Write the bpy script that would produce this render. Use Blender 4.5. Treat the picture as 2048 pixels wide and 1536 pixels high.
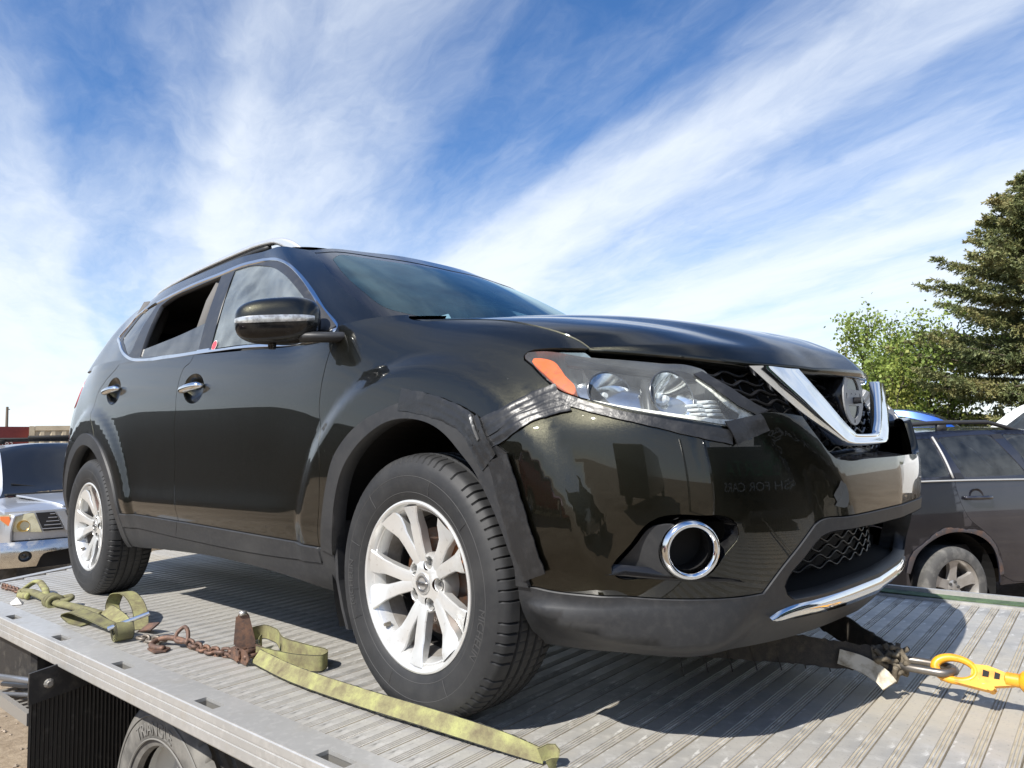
import bpy, math, random
import numpy as np
from mathutils import Vector, Matrix
from mathutils.geometry import delaunay_2d_cdt
random.seed(7); RNG=np.random.default_rng(7)
for o in list(bpy.data.objects): bpy.data.objects.remove(o)
SC=bpy.context.scene; COL=SC.collection
# ---------------- camera ----------------
def add_camera():
    cx,cy,cz=1.5415,-2.1462,.7237; yaw,pitch,roll=2.31844,.085247,-.025656
    f=Vector((math.cos(pitch)*math.cos(yaw),math.cos(pitch)*math.sin(yaw),math.sin(pitch)))
    r=Vector((math.sin(yaw),-math.cos(yaw),0)); u=r.cross(f)
    c,s=math.cos(roll),math.sin(roll); r2=c*r+s*u; u2=-s*r+c*u
    cam=bpy.data.cameras.new('camera'); cam.sensor_width=36; cam.lens=1418.9/2048*36
    cam.clip_start=.05; cam.clip_end=3000
    o=bpy.data.objects.new('camera',cam); COL.objects.link(o)
    m=Matrix((r2,u2,-f)).transposed().to_4x4(); m.translation=(cx,cy,cz); o.matrix_world=m
    SC.camera=o
add_camera()
# ---------------- sun, sky, exposure ----------------
SUN=Vector((.05,-.95,1.0)).normalized()
SUN_EL=math.asin(SUN.z); SUN_AZ=math.atan2(SUN.x,SUN.y)
sd=bpy.data.lights.new('sun','SUN'); sd.energy=5.0; sd.angle=math.radians(.53); sd.color=(1,.955,.88)
so=bpy.data.objects.new('sun',sd); COL.objects.link(so)
so.rotation_euler=SUN.to_track_quat('Z','Y').to_euler()
SC.view_settings.view_transform='Standard'; SC.view_settings.look='None'
SC.view_settings.exposure=0.64; SC.view_settings.gamma=1; SC.view_settings.use_curve_mapping=False
def build_world():
    w=bpy.data.worlds.new('World'); SC.world=w; w.use_nodes=True
    nt=w.node_tree; N=nt.nodes; LK=nt.links; N.clear()
    out=N.new('ShaderNodeOutputWorld'); bg=N.new('ShaderNodeBackground'); LK.new(bg.outputs[0],out.inputs[0])
    sky=N.new('ShaderNodeTexSky'); sky.sky_type='NISHITA'; sky.sun_disc=False
    sky.sun_elevation=SUN_EL; sky.sun_rotation=SUN_AZ
    sky.air_density=1.0; sky.dust_density=.35; sky.ozone_density=2.2; sky.altitude=900
    bg.inputs[1].default_value=.118
    tc=N.new('ShaderNodeTexCoord')
    sep=N.new('ShaderNodeSeparateXYZ'); LK.new(tc.outputs['Generated'],sep.inputs[0])
    def math_(op,a,b=None,c=None):
        n=N.new('ShaderNodeMath'); n.operation=op
        for i,v in enumerate((a,b,c)):
            if v is None: continue
            if isinstance(v,(int,float)): n.inputs[i].default_value=v
            else: LK.new(v,n.inputs[i])
        return n.outputs[0]
    def mapr(x,a,b,c,d,smooth=True):
        n=N.new('ShaderNodeMapRange'); n.interpolation_type='SMOOTHSTEP' if smooth else 'LINEAR'; LK.new(x,n.inputs[0])
        for i,v in enumerate((a,b,c,d)): n.inputs[i+1].default_value=v
        return n.outputs[0]
    # cirrus: the view ray meets a layer overhead, stretched and warped noise there
    zc=math_('MAXIMUM',sep.outputs[2],.015); zz=math_('ADD',zc,.10)
    px=math_('DIVIDE',sep.outputs[0],zz); py=math_('DIVIDE',sep.outputs[1],zz)
    cmb=N.new('ShaderNodeCombineXYZ'); LK.new(px,cmb.inputs[0]); LK.new(py,cmb.inputs[1])
    def noise(vec,scale,det,rough,dist=0,off=0):
        n=N.new('ShaderNodeTexNoise'); n.inputs['Scale'].default_value=scale; n.inputs['Detail'].default_value=det
        n.inputs['Roughness'].default_value=rough; n.inputs['Distortion'].default_value=dist
        m=N.new('ShaderNodeMapping'); m.inputs['Location'].default_value=(off,off*.7,0); LK.new(vec,m.inputs[0]); LK.new(m.outputs[0],n.inputs[0])
        return n
    def rot(vec,ang,sc,loc=(0,0,0)):
        m=N.new('ShaderNodeMapping'); m.inputs['Rotation'].default_value=(0,0,math.radians(ang)); m.inputs['Scale'].default_value=sc; m.inputs['Location'].default_value=loc
        LK.new(vec,m.inputs[0]); return m.outputs[0]
    # streaks run along azimuth 161 deg; s along, v across
    def lin(k1,k2): return math_('ADD',math_('MULTIPLY',px,k1),math_('MULTIPLY',py,k2))
    az=math.radians(161); s_=lin(math.cos(az),math.sin(az)); v_=lin(-math.sin(az),math.cos(az))
    c2=N.new('ShaderNodeCombineXYZ'); LK.new(math_('MULTIPLY',s_,.42),c2.inputs[0]); LK.new(v_,c2.inputs[1])
    wp=noise(c2.outputs[0],1.5,5,.6,0,3.1)
    va=N.new('ShaderNodeVectorMath'); va.operation='MULTIPLY_ADD'; LK.new(wp.outputs['Color'],va.inputs[0]); va.inputs[1].default_value=(.5,.5,0); LK.new(c2.outputs[0],va.inputs[2])
    P=va.outputs[0]
    vw=math_('ADD',v_,math_('MULTIPLY',math_('SUBTRACT',wp.outputs['Fac'],.5),.45))
    fine=noise(P,4.2,10,.66,.35,7.7)
    c3=N.new('ShaderNodeCombineXYZ'); LK.new(math_('MULTIPLY',s_,.16),c3.inputs[0]); LK.new(vw,c3.inputs[1])
    hair=noise(c3.outputs[0],9,6,.6,.2,2.2)
    puff=noise(rot(P,0,(1.9,1.2,1)),3.0,9,.62,.2,5.5)
    # cloud cover across the streaks; beyond the listed span the cover drifts with a slow noise
    rp=N.new('ShaderNodeValToRGB'); rp.color_ramp.interpolation='EASE'; e=rp.color_ramp.elements
    st=[(-3.2,.40),(-2.85,.55),(-2.62,.26),(-2.38,.66),(-2.1,.42),(-1.88,.18),(-1.72,.34),(-1.56,.30),(-1.42,.74),(-1.26,.84),(-1.12,.52),(-.98,.12),(-.70,.10),(-.56,.34),(-.40,.58),(-.26,.76),(-.13,.34),(.0,.08),(.09,.10),(.22,.42),(.5,.52),(.8,.40)]
    e[0].position=0; e[0].color=(st[0][1],)*3+(1,); e[1].position=1; e[1].color=(st[-1][1],)*3+(1,)
    for v0,d0 in st[1:-1]: k=e.new((v0+3.2)/4.0); k.color=(d0,d0,d0,1)
    LK.new(mapr(vw,-3.2,.8,0,1,False),rp.inputs[0])
    slow=noise(c2.outputs[0],.9,3,.5,0,9.3)
    d=math_('ADD',math_('MULTIPLY',rp.outputs[0],1.0),math_('ADD',math_('MULTIPLY',math_('SUBTRACT',fine.outputs[0],.5),.72),math_('ADD',math_('MULTIPLY',math_('SUBTRACT',puff.outputs[0],.5),.75),math_('ADD',math_('MULTIPLY',math_('SUBTRACT',hair.outputs[0],.5),.30),math_('MULTIPLY',math_('SUBTRACT',slow.outputs[0],.5),.35)))))
    low=mapr(sep.outputs[2],.10,.54,.70,0.0)     # low rays meet more of the layer
    dens=mapr(math_('ADD',d,low),-.05,1.42,0,1)
    dens=math_('MULTIPLY',dens,.90)
    # thin veil near the horizon
    veil=mapr(sep.outputs[2],.0,.30,.5,0.0)
    dens2=math_('MAXIMUM',dens,veil)
    mix=N.new('ShaderNodeMixRGB'); LK.new(dens2,mix.inputs[0]); LK.new(sky.outputs[0],mix.inputs[1])
    mix.inputs[2].default_value=(5.7,6.0,6.3,1)
    hs=N.new('ShaderNodeHueSaturation'); hs.inputs['Saturation'].default_value=1.25; hs.inputs['Hue'].default_value=.505; LK.new(mix.outputs[0],hs.inputs['Color'])
    LK.new(hs.outputs[0],bg.inputs[0])
build_world()
# ---------------- helpers ----------------
MATS={}
def mat(name,col=(.5,.5,.5),rough=.5,metal=0,coat=0,coat_rough=.03,spec=.5,noise=None,bump=None,sheen=0,alpha=1,emit=None,trans=0,ior=1.45,aniso=0):
    """principled material; noise=(scale,colour2,contrast,rough_add,detail), bump=(scale,strength,distance)"""
    if name in MATS: return MATS[name]
    m=bpy.data.materials.new(name); m.use_nodes=True; nt=m.node_tree; b=nt.nodes['Principled BSDF']
    b.inputs['Base Color'].default_value=(*col,1); b.inputs['Roughness'].default_value=rough; b.inputs['Metallic'].default_value=metal
    b.inputs['Coat Weight'].default_value=coat; b.inputs['Coat Roughness'].default_value=coat_rough
    b.inputs['Specular IOR Level'].default_value=spec; b.inputs['IOR'].default_value=ior
    b.inputs['Transmission Weight'].default_value=trans; b.inputs['Sheen Weight'].default_value=sheen
    N=nt.nodes; LK=nt.links
    tc=N.new('ShaderNodeTexCoord')
    for k,nz in enumerate(noise if isinstance(noise,list) else ([noise] if noise else [])):
        sc,c2,lo,hi,ra,det=nz[:6]
        n=N.new('ShaderNodeTexNoise'); n.inputs['Scale'].default_value=sc; n.inputs['Detail'].default_value=det; n.inputs['Roughness'].default_value=.6
        mp=N.new('ShaderNodeMapping'); mp.inputs['Location'].default_value=(k*3.7,k*1.9,k)
        if len(nz)>6: mp.inputs['Scale'].default_value=nz[6]
        LK.new(tc.outputs['Object'],mp.inputs[0]); LK.new(mp.outputs[0],n.inputs[0])
        r=N.new('ShaderNodeMapRange'); LK.new(n.outputs[0],r.inputs[0]); r.inputs[1].default_value=lo; r.inputs[2].default_value=hi
        mx=N.new('ShaderNodeMixRGB'); LK.new(r.outputs[0],mx.inputs[0]); mx.inputs[2].default_value=(*c2,1)
        if b.inputs['Base Color'].links: LK.new(b.inputs['Base Color'].links[0].from_socket,mx.inputs[1])
        else: mx.inputs[1].default_value=(*col,1)
        LK.new(mx.outputs[0],b.inputs['Base Color'])
        if ra:
            a=N.new('ShaderNodeMath'); a.operation='MULTIPLY_ADD'; LK.new(r.outputs[0],a.inputs[0]); a.inputs[1].default_value=ra
            if b.inputs['Roughness'].links: LK.new(b.inputs['Roughness'].links[0].from_socket,a.inputs[2])
            else: a.inputs[2].default_value=rough
            LK.new(a.outputs[0],b.inputs['Roughness'])
    if bump:
        sc,st,di=bump[:3]
        n=N.new('ShaderNodeTexNoise'); n.inputs['Scale'].default_value=sc; n.inputs['Detail'].default_value=5
        if len(bump)>3 and bump[3] is not None:
            mp=N.new('ShaderNodeMapping'); mp.inputs['Scale'].default_value=bump[3]; LK.new(tc.outputs['Object'],mp.inputs[0]); LK.new(mp.outputs[0],n.inputs[0])
        else: LK.new(tc.outputs['Object'],n.inputs[0])
        bp=N.new('ShaderNodeBump'); bp.inputs['Strength'].default_value=st; bp.inputs['Distance'].default_value=di
        LK.new(n.outputs[0],bp.inputs['Height']); LK.new(bp.outputs[0],b.inputs['Normal'])
    if emit: b.inputs['Emission Color'].default_value=(*emit[:3],1); b.inputs['Emission Strength'].default_value=emit[3]
    MATS[name]=m; return m
def glass(name,tint,refl=1.5,rough=0.0,haze=0.0,hazecol=(.6,.65,.65),gloss=(1,1,1)):
    if name in MATS: return MATS[name]
    m=bpy.data.materials.new(name); m.use_nodes=True; nt=m.node_tree; N=nt.nodes; LK=nt.links; N.clear()
    out=N.new('ShaderNodeOutputMaterial'); mx=N.new('ShaderNodeMixShader'); tr=N.new('ShaderNodeBsdfTransparent'); gl=N.new('ShaderNodeBsdfGlossy'); fr=N.new('ShaderNodeFresnel')
    tr.inputs[0].default_value=(*tint,1); gl.inputs['Roughness'].default_value=rough; gl.inputs['Color'].default_value=(*gloss,1); fr.inputs[0].default_value=refl
    LK.new(fr.outputs[0],mx.inputs[0]); LK.new(gl.outputs[0],mx.inputs[2])
    if haze:
        df=N.new('ShaderNodeBsdfDiffuse'); df.inputs[0].default_value=(*hazecol,1); m2=N.new('ShaderNodeMixShader')
        n=N.new('ShaderNodeTexNoise'); n.inputs['Scale'].default_value=9; n.inputs['Detail'].default_value=6
        tc=N.new('ShaderNodeTexCoord'); LK.new(tc.outputs['Object'],n.inputs[0])
        r=N.new('ShaderNodeMapRange'); LK.new(n.outputs[0],r.inputs[0]); r.inputs[1].default_value=.3; r.inputs[2].default_value=.8; r.inputs[3].default_value=haze*.4; r.inputs[4].default_value=haze*1.6
        LK.new(r.outputs[0],m2.inputs[0]); LK.new(tr.outputs[0],m2.inputs[1]); LK.new(df.outputs[0],m2.inputs[2]); LK.new(m2.outputs[0],mx.inputs[1])
    else: LK.new(tr.outputs[0],mx.inputs[1])
    LK.new(mx.outputs[0],out.inputs[0]); MATS[name]=m; return m
def obj(name,mesh,parent=None,loc=None,rot=None):
    o=bpy.data.objects.new(name,mesh); COL.objects.link(o)
    if parent is not None: o.parent=parent
    if loc is not None: o.location=loc
    if rot is not None: o.rotation_euler=rot
    return o
def mkmesh(name,V,Fc,m=None,smooth=True,normals=None,angle=None):
    me=bpy.data.meshes.new(name); me.from_pydata(np.asarray(V,float).tolist(),[],[list(map(int,f)) for f in Fc])
    if smooth: me.polygons.foreach_set('use_smooth',[True]*len(me.polygons))
    if m is not None: me.materials.append(m)
    me.validate(); me.update()
    if normals is not None and len(normals)==len(me.vertices): me.normals_split_custom_set_from_vertices(np.asarray(normals,float).tolist())
    elif angle is not None and smooth:
        me.set_sharp_from_angle(angle=math.radians(angle))
    return me
def empty(name,loc=(0,0,0),rz=0,label=None,cat=None,group=None):
    o=bpy.data.objects.new(name,None); COL.objects.link(o); o.location=loc; o.rotation_euler=(0,0,rz); o.empty_display_size=.1
    tag(o,label,cat,group); return o
def tag(o,label=None,cat=None,group=None,kind=None):
    if label: o['label']=label
    if cat: o['category']=cat
    if group: o['group']=group
    if kind: o['kind']=kind
    return o
def copy_tree(o,parent=None,top=True):
    c=o.copy(); COL.objects.link(c)
    if not top: c.parent=parent
    for ch in list(o.children): copy_tree(ch,c,False)
    return c
class MB:
    """collects simple shapes into one mesh"""
    def __init__(s): s.V=[]; s.F=[]; s.n=0
    def add(s,V,Fc):
        V=np.asarray(V,float); s.V.append(V); s.F+= [[int(i)+s.n for i in f] for f in Fc]; s.n+=len(V); return s
    def box(s,c,size,rz=0,bev=0,M=None):
        hx,hy,hz=[v/2 for v in size]
        if bev<=0:
            V=np.array([(x,y,z) for x in(-hx,hx) for y in(-hy,hy) for z in(-hz,hz)],float)
            Fc=[(0,1,3,2),(4,6,7,5),(0,4,5,1),(2,3,7,6),(0,2,6,4),(1,5,7,3)]
        else:
            b=min(bev,hx*.95,hy*.95,hz*.95); V=[];idx={}
            for sx in(-1,1):
                for sy in(-1,1):
                    for sz in(-1,1):
                        for a in range(3):
                            p=[sx*(hx-b),sy*(hy-b),sz*(hz-b)]; h=(hx,hy,hz)[a]; p[a]=(sx,sy,sz)[a]*h
                            idx[(sx,sy,sz,a)]=len(V); V.append(p)
            V=np.array(V); Fc=[]
            for a in range(3):
                b_,c_=(a+1)%3,(a+2)%3
                for sg in(-1,1):
                    q=[]
                    for (i,j) in((-1,-1),(1,-1),(1,1),(-1,1)):
                        k=[0,0,0]; k[a]=sg;k[b_]=i;k[c_]=j; q.append(idx[(*k,a)])
                    Fc.append(q if sg>0 else q[::-1])
            for a in range(3):
                b_,c_=(a+1)%3,(a+2)%3
                for i in(-1,1):
                    for j in(-1,1):
                        k=[0,0,0];k[b_]=i;k[c_]=j
                        k0=k[:];k0[a]=-1;k1=k[:];k1[a]=1
                        q=[idx[(*k0,b_)],idx[(*k1,b_)],idx[(*k1,c_)],idx[(*k0,c_)]]
                        Fc.append(q if i*j<0 else q[::-1])
            for sx in(-1,1):
                for sy in(-1,1):
                    for sz in(-1,1):
                        q=[idx[(sx,sy,sz,0)],idx[(sx,sy,sz,1)],idx[(sx,sy,sz,2)]]
                        Fc.append(q if sx*sy*sz>0 else q[::-1])
        if rz: c_,s_=math.cos(rz),math.sin(rz); V=V@np.array([[c_,s_,0],[-s_,c_,0],[0,0,1]])
        if M is not None: V=V@np.array(M.to_3x3()).T
        return s.add(V+np.array(c),Fc)
    def tube(s,pts,r,n=10,closed=False,caps=True,sx=1.0):
        pts=np.asarray(pts,float); m=len(pts); rr=np.broadcast_to(np.asarray(r,float),(m,))
        T=np.gradient(pts,axis=0) if not closed else np.roll(pts,-1,0)-np.roll(pts,1,0)
        T/=np.maximum(np.linalg.norm(T,axis=1),1e-9)[:,None]
        ref=np.array([0,0,1.]) if abs(T[0,2])<.9 else np.array([1.,0,0])
        a=np.cross(T[0],ref); a/=np.linalg.norm(a); A=[]
        for t in T:
            a=a-t*(a@t); a/=max(np.linalg.norm(a),1e-9); A.append(a.copy())
        A=np.array(A); B=np.cross(T,A); th=np.linspace(0,2*np.pi,n,endpoint=False)
        V=(pts[:,None]+rr[:,None,None]*(A[:,None]*np.cos(th)[None,:,None]*sx+B[:,None]*np.sin(th)[None,:,None])).reshape(-1,3)
        Fc=[]
        for i in range(m if closed else m-1):
            j=(i+1)%m
            for k in range(n): Fc.append((i*n+k,i*n+(k+1)%n,j*n+(k+1)%n,j*n+k))
        if caps and not closed: Fc+=[tuple(range(n))[::-1],tuple((m-1)*n+k for k in range(n))]
        return s.add(V,Fc)
    def lathe(s,prof,n=32,axis='z',c=(0,0,0),closed=False,a0=0,a1=2*np.pi):
        """prof: (radius, height) pairs"""
        prof=np.asarray(prof,float); full=abs(a1-a0-2*np.pi)<1e-6
        th=np.linspace(a0,a1,n,endpoint=not full); V=[]
        for r,h in prof:
            for t in th:
                x,y=r*math.cos(t),r*math.sin(t)
                V.append({'z':(x,y,h),'y':(x,h,y),'x':(h,x,y)}[axis])
        Fc=[];m=len(prof)
        for i in range(m if closed else m-1):
            j=(i+1)%m
            for k in range(n if full else n-1):
                q=(i*n+k,i*n+(k+1)%n,j*n+(k+1)%n,j*n+k); Fc.append(q if axis!='y' else q[::-1])
        return s.add(np.array(V)+np.array(c),Fc)
    def prism(s,poly,d,org,ax,ay,az):
        """polygon (a,b) extruded by d along az"""
        poly=np.asarray(poly,float); ax,ay,az=[np.array(v,float) for v in(ax,ay,az)]; n=len(poly)
        A=np.array(org)+poly[:,:1]*ax+poly[:,1:]*ay; B=A+az*d
        return s.add(np.concatenate([A,B]),[tuple(range(n))[::-1],tuple(range(n,2*n))]+[(i,(i+1)%n,n+(i+1)%n,n+i) for i in range(n)])
    def sweep(s,prof,p0,p1,ax,ay):
        """closed profile (a,b) swept straight from p0 to p1"""
        prof=np.asarray(prof,float); n=len(prof); ax=np.array(ax,float); ay=np.array(ay,float)
        o=prof[:,:1]*ax+prof[:,1:]*ay
        return s.add(np.concatenate([o+np.array(p0),o+np.array(p1)]),[tuple(range(n))[::-1],tuple(range(n,2*n))]+[(i,(i+1)%n,n+(i+1)%n,n+i) for i in range(n)])
    def grid(s,P,flip=False):
        P=np.asarray(P,float); a,b=P.shape[:2]; Fc=[]
        for i in range(a-1):
            for j in range(b-1):
                q=(i*b+j,(i+1)*b+j,(i+1)*b+j+1,i*b+j+1); Fc.append(q[::-1] if flip else q)
        return s.add(P.reshape(-1,3),Fc)
    def data(s): return (np.concatenate(s.V) if s.V else np.zeros((0,3))),s.F
    def mesh(s,name,m,smooth=False,angle=None):
        V,Fc=s.data(); return mkmesh(name,V,Fc,m,smooth or angle is not None,None,angle)
    def obj(s,name,m,parent=None,smooth=False,angle=None,loc=None,rot=None): return obj(name,s.mesh(name,m,smooth,angle),parent,loc,rot)
def crom(pts,step,closed=False):
    """smooth curve through points, resampled"""
    P=np.asarray(pts,float); n=len(P)
    if n==2 and not closed: 
        k=max(2,int(np.linalg.norm(P[1]-P[0])/step)+1); return P[0]+(P[1]-P[0])*np.linspace(0,1,k)[:,None]
    out=[]
    for i in range(n if closed else n-1):
        if closed: a,b,c,d=P[i-1],P[i],P[(i+1)%n],P[(i+2)%n]
        else: b,c=P[i],P[i+1]; a=P[i-1] if i>0 else 2*b-c; d=P[i+2] if i+2<n else 2*c-b
        L=np.linalg.norm(c-b); k=max(1,int(round(L/step)))
        # centripetal tangents limited to the chord
        l1=max(np.linalg.norm(b-a),1e-9);l2=max(L,1e-9);l3=max(np.linalg.norm(d-c),1e-9)
        m1=((b-a)/l1*l2+(c-b)/l2*l1)/(l1+l2)*l2; m2=((c-b)/l2*l3+(d-c)/l3*l2)/(l2+l3)*l2
        for j in range(k):
            t=j/k; t2=t*t;t3=t2*t
            out.append((2*t3-3*t2+1)*b+(t3-2*t2+t)*m1+(-2*t3+3*t2)*c+(t3-t2)*m2)
    if not closed: out.append(P[-1])
    return np.array(out)
def regions(curves,bounds,step,keep=None,mind=.006):
    """constrained triangulation of a rectangle cut by curves. returns uv array and list of components (tri index arrays)"""
    u0,u1,v0,v1=bounds; V=[];E=[]
    def addc(c,closed):
        i0=len(V); V.extend([tuple(q) for q in c]); m=len(c)
        E.extend([(i0+i,i0+i+1) for i in range(m-1)])
        if closed: E.append((i0+m-1,i0))
    addc([(u0,v0),(u1,v0),(u1,v1),(u0,v1)],True)
    allc=[]
    for c,cl in curves: addc(c,cl); allc.append(np.asarray(c))
    allc=np.concatenate(allc) if allc else np.zeros((0,2))
    U,W=np.meshgrid(np.linspace(u0,u1,int((u1-u0)/step)+1),np.linspace(v0,v1,max(3,int((v1-v0)/step)+1)),indexing='ij')
    G=np.stack([U.ravel(),W.ravel()],1)
    if keep is not None: G=G[keep(G)]
    if len(allc):
        ok=np.ones(len(G),bool)
        for k in range(0,len(allc),256): ok&=(((G[:,None]-allc[None,k:k+256])**2).sum(2)>mind**2).all(1)
        G=G[ok]
    V.extend([tuple(q) for q in G])
    vo,eo,fo,_,oe,_=delaunay_2d_cdt([Vector(q) for q in V],E,[],0,1e-5)
    uv=np.array([(q.x,q.y) for q in vo]); con=set()
    for e,o in zip(eo,oe):
        if len(o): con.add((min(e),max(e)))
    em={}
    for i,f in enumerate(fo):
        for a,b in((f[0],f[1]),(f[1],f[2]),(f[2],f[0])): em.setdefault((min(a,b),max(a,b)),[]).append(i)
    comp=[-1]*len(fo); comps=[]
    for i in range(len(fo)):
        if comp[i]>=0: continue
        st=[i]; comp[i]=len(comps); cur=[]
        while st:
            t=st.pop(); cur.append(t); f=fo[t]
            for a,b in((f[0],f[1]),(f[1],f[2]),(f[2],f[0])):
                k=(min(a,b),max(a,b))
                if k in con: continue
                for q in em[k]:
                    if comp[q]<0: comp[q]=len(comps); st.append(q)
        comps.append(cur)
    T=np.array([tuple(f) for f in fo])
    def find(pt):
        a,b,c=uv[T[:,0]],uv[T[:,1]],uv[T[:,2]]; pt=np.array(pt)
        def cr(o,p,q): return (p[:,0]-o[:,0])*(q[1]-o[:,1])-(p[:,1]-o[:,1])*(q[0]-o[:,0])
        d1,d2,d3=cr(a,b,pt),cr(b,c,pt),cr(c,a,pt)
        k=np.where((d1>=-1e-12)&(d2>=-1e-12)&(d3>=-1e-12))[0]
        return comp[k[0]] if len(k) else None
    return uv,T,comps,find
def panel(uv,T,F,off=0,gap=.0018,depth=.012,sgn=1,edge_fix=None,disp=None):
    """surface panel (right side for sgn=1, mirrored for -1) with turned-in rim; returns V,F,N"""
    ids=np.unique(T); rm=-np.ones(len(uv),int); rm[ids]=np.arange(len(ids)); t=rm[T]; q=uv[ids].copy()
    cnt={}
    for f in t:
        for a,b in((f[0],f[1]),(f[1],f[2]),(f[2],f[0])): cnt.setdefault((min(a,b),max(a,b)),[]).append((a,b))
    be=[v[0] for v in cnt.values() if len(v)==1]
    fixed=np.zeros(len(q),bool)
    if edge_fix is not None: fixed=edge_fix(q)
    be=[e for e in be if not(fixed[e[0]] and fixed[e[1]])]
    inn=np.zeros_like(q)
    for a,b in be:
        d=q[b]-q[a]; L=np.hypot(*d)
        if L<1e-9: continue
        n=np.array([-d[1],d[0]])/L; inn[a]+=n; inn[b]+=n
    L=np.linalg.norm(inn,axis=1); m=L>1e-6; q[m]+=inn[m]/L[m][:,None]*gap
    P=F(q); N=Lnorm0(q,F)
    if edge_fix is not None: N[fixed,1]=0; N/=np.linalg.norm(N,axis=1)[:,None]; P[fixed,1]=0
    P=P+N*(off+(disp(q,P) if disp is not None else 0))[...,None] if disp is not None else P+N*off
    V=[P];NN=[N];Fc=[(a,c,b) for a,b,c in t] ; n0=len(P)
    if depth:
        bv=sorted(set(i for e in be for i in e)); bm={k:i for i,k in enumerate(bv)}
        Pb=P[bv]; Nb=N[bv]; 
        A=np.zeros((len(bv),3))
        for a,b in be:
            d=P[b]-P[a]; o=np.cross(d,N[a]); A[bm[a]]+=o; A[bm[b]]+=o
        A/=-np.maximum(np.linalg.norm(A,axis=1),1e-9)[:,None]
        rn=A*.8+Nb*.6; rn/=np.linalg.norm(rn,axis=1)[:,None]
        V+=[Pb,Pb-Nb*depth]; NN+=[rn,A]; k=len(bv)
        for a,b in be: i,j=bm[a],bm[b]; Fc.append((n0+i,n0+j,n0+k+j,n0+k+i))
    V=np.concatenate(V);NN=np.concatenate(NN)
    if sgn<0: V=V*[1,-1,1];NN=NN*[1,-1,1];Fc=[f[::-1] for f in Fc]
    return V,Fc,NN
def join(*ps):
    V=[];Fc=[];N=[];n=0
    for v,f,nn in ps: V.append(v);N.append(nn);Fc+=[tuple(i+n for i in q) for q in f]; n+=len(v)
    return np.concatenate(V),Fc,np.concatenate(N)
def pobj(name,p,m,parent): return obj(name,mkmesh(name,p[0],p[1],m,True,p[2]),parent)
def strip_on(F,path,width,off=.003,wr=.0015,step=.012,nw=7,seed=0,taper=None):
    """a strip of tape laid along a uv path on a surface, slightly wrinkled"""
    r=np.random.default_rng(seed); c=crom(path,step); T=np.gradient(c,axis=0); T/=np.linalg.norm(T,axis=1)[:,None]; Nn=np.stack([-T[:,1],T[:,0]],1)
    w=np.linspace(-.5,.5,nw)*width; m=len(c)
    ph=r.uniform(0,6.28,6); s=np.arange(m)*step
    edge=1+.03*np.sin(s*90+ph[0])+.02*np.sin(s*210+ph[1])
    Q=c[:,None]+Nn[:,None]*(w[None,:]*edge[:,None])[...,None]
    q=Q.reshape(-1,2); P=F(q); N=Lnorm0(q,F)
    S=np.repeat(s,nw); Wd=np.tile(w,m)
    h=off+wr*1.3*np.sin(Wd*2*np.pi/.021+1.6*np.sin(S*14+ph[0])+ph[1])*(.45+.55*np.sin(S*9+ph[2]))+.5*wr*(np.sin(S*23+Wd*31+ph[2]+1.5*np.sin(S*11+ph[5]))*np.sin(Wd*47+S*9+ph[3])+.35*np.sin(S*71-Wd*120+ph[4]+2*np.sin(S*17)))
    P=P+N*h[:,None]
    P=P.reshape(m,nw,3)
    b=P-N.reshape(m,nw,3)*(.0035)
    mb=MB(); mb.grid(P); 
    for A,B in((P[:,0],b[:,0]),(P[:,-1],b[:,-1]),(P[0],b[0]),(P[-1],b[-1])): mb.grid(np.stack([A,B],1))
    return mb
# ---------------- body surfaces of the SUV ----------------
# ---------- cubic spline helpers ----------
def nspl(xk):
    """natural cubic spline: returns function t -> weight matrix (len(t), n)"""
    xk=np.asarray(xk,float); n=len(xk); h=np.diff(xk)
    A=np.eye(n); B=np.zeros((n,n))
    for i in range(1,n-1):
        A[i,i-1]=h[i-1]; A[i,i]=2*(h[i-1]+h[i]); A[i,i+1]=h[i]
        B[i,i-1]+=6/h[i-1]; B[i,i]-=6/h[i-1]+6/h[i]; B[i,i+1]+=6/h[i]
    M=np.linalg.solve(A,B)
    def W(t):
        t=np.asarray(t,float); k=np.clip(np.searchsorted(xk,t)-1,0,n-2)
        a=(xk[k+1]-t)/h[k]; b=1-a; w=np.zeros((len(t),n)); r=np.arange(len(t))
        w[r,k]+=a; w[r,k+1]+=b
        w+=(((a**3-a)*h[k]**2/6)[:,None]*M[k]+((b**3-b)*h[k]**2/6)[:,None]*M[k+1])
        return w
    return W
def pch(xs,ys):
    """monotone cubic (pchip) interpolant"""
    xs=np.asarray(xs,float); ys=np.asarray(ys,float); h=np.diff(xs); d=np.diff(ys)/h
    m=np.zeros(len(xs)); m[0]=d[0]; m[-1]=d[-1]
    for i in range(1,len(xs)-1):
        if d[i-1]*d[i]>0:
            w1=2*h[i]+h[i-1]; w2=h[i]+2*h[i-1]; m[i]=(w1+w2)/(w1/d[i-1]+w2/d[i])
    def f(t):
        t=np.clip(np.asarray(t,float),xs[0],xs[-1]); k=np.clip(np.searchsorted(xs,t)-1,0,len(xs)-2)
        s=(t-xs[k])/h[k]
        return ((1+2*s)*(1-s)**2*ys[k]+s*(1-s)**2*h[k]*m[k]+s*s*(3-2*s)*ys[k+1]+s*s*(s-1)*h[k]*m[k+1])
    return f
def sstep(a,b,x):
    t=np.clip((x-a)/(b-a),0,1); return t*t*(3-2*t)
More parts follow.
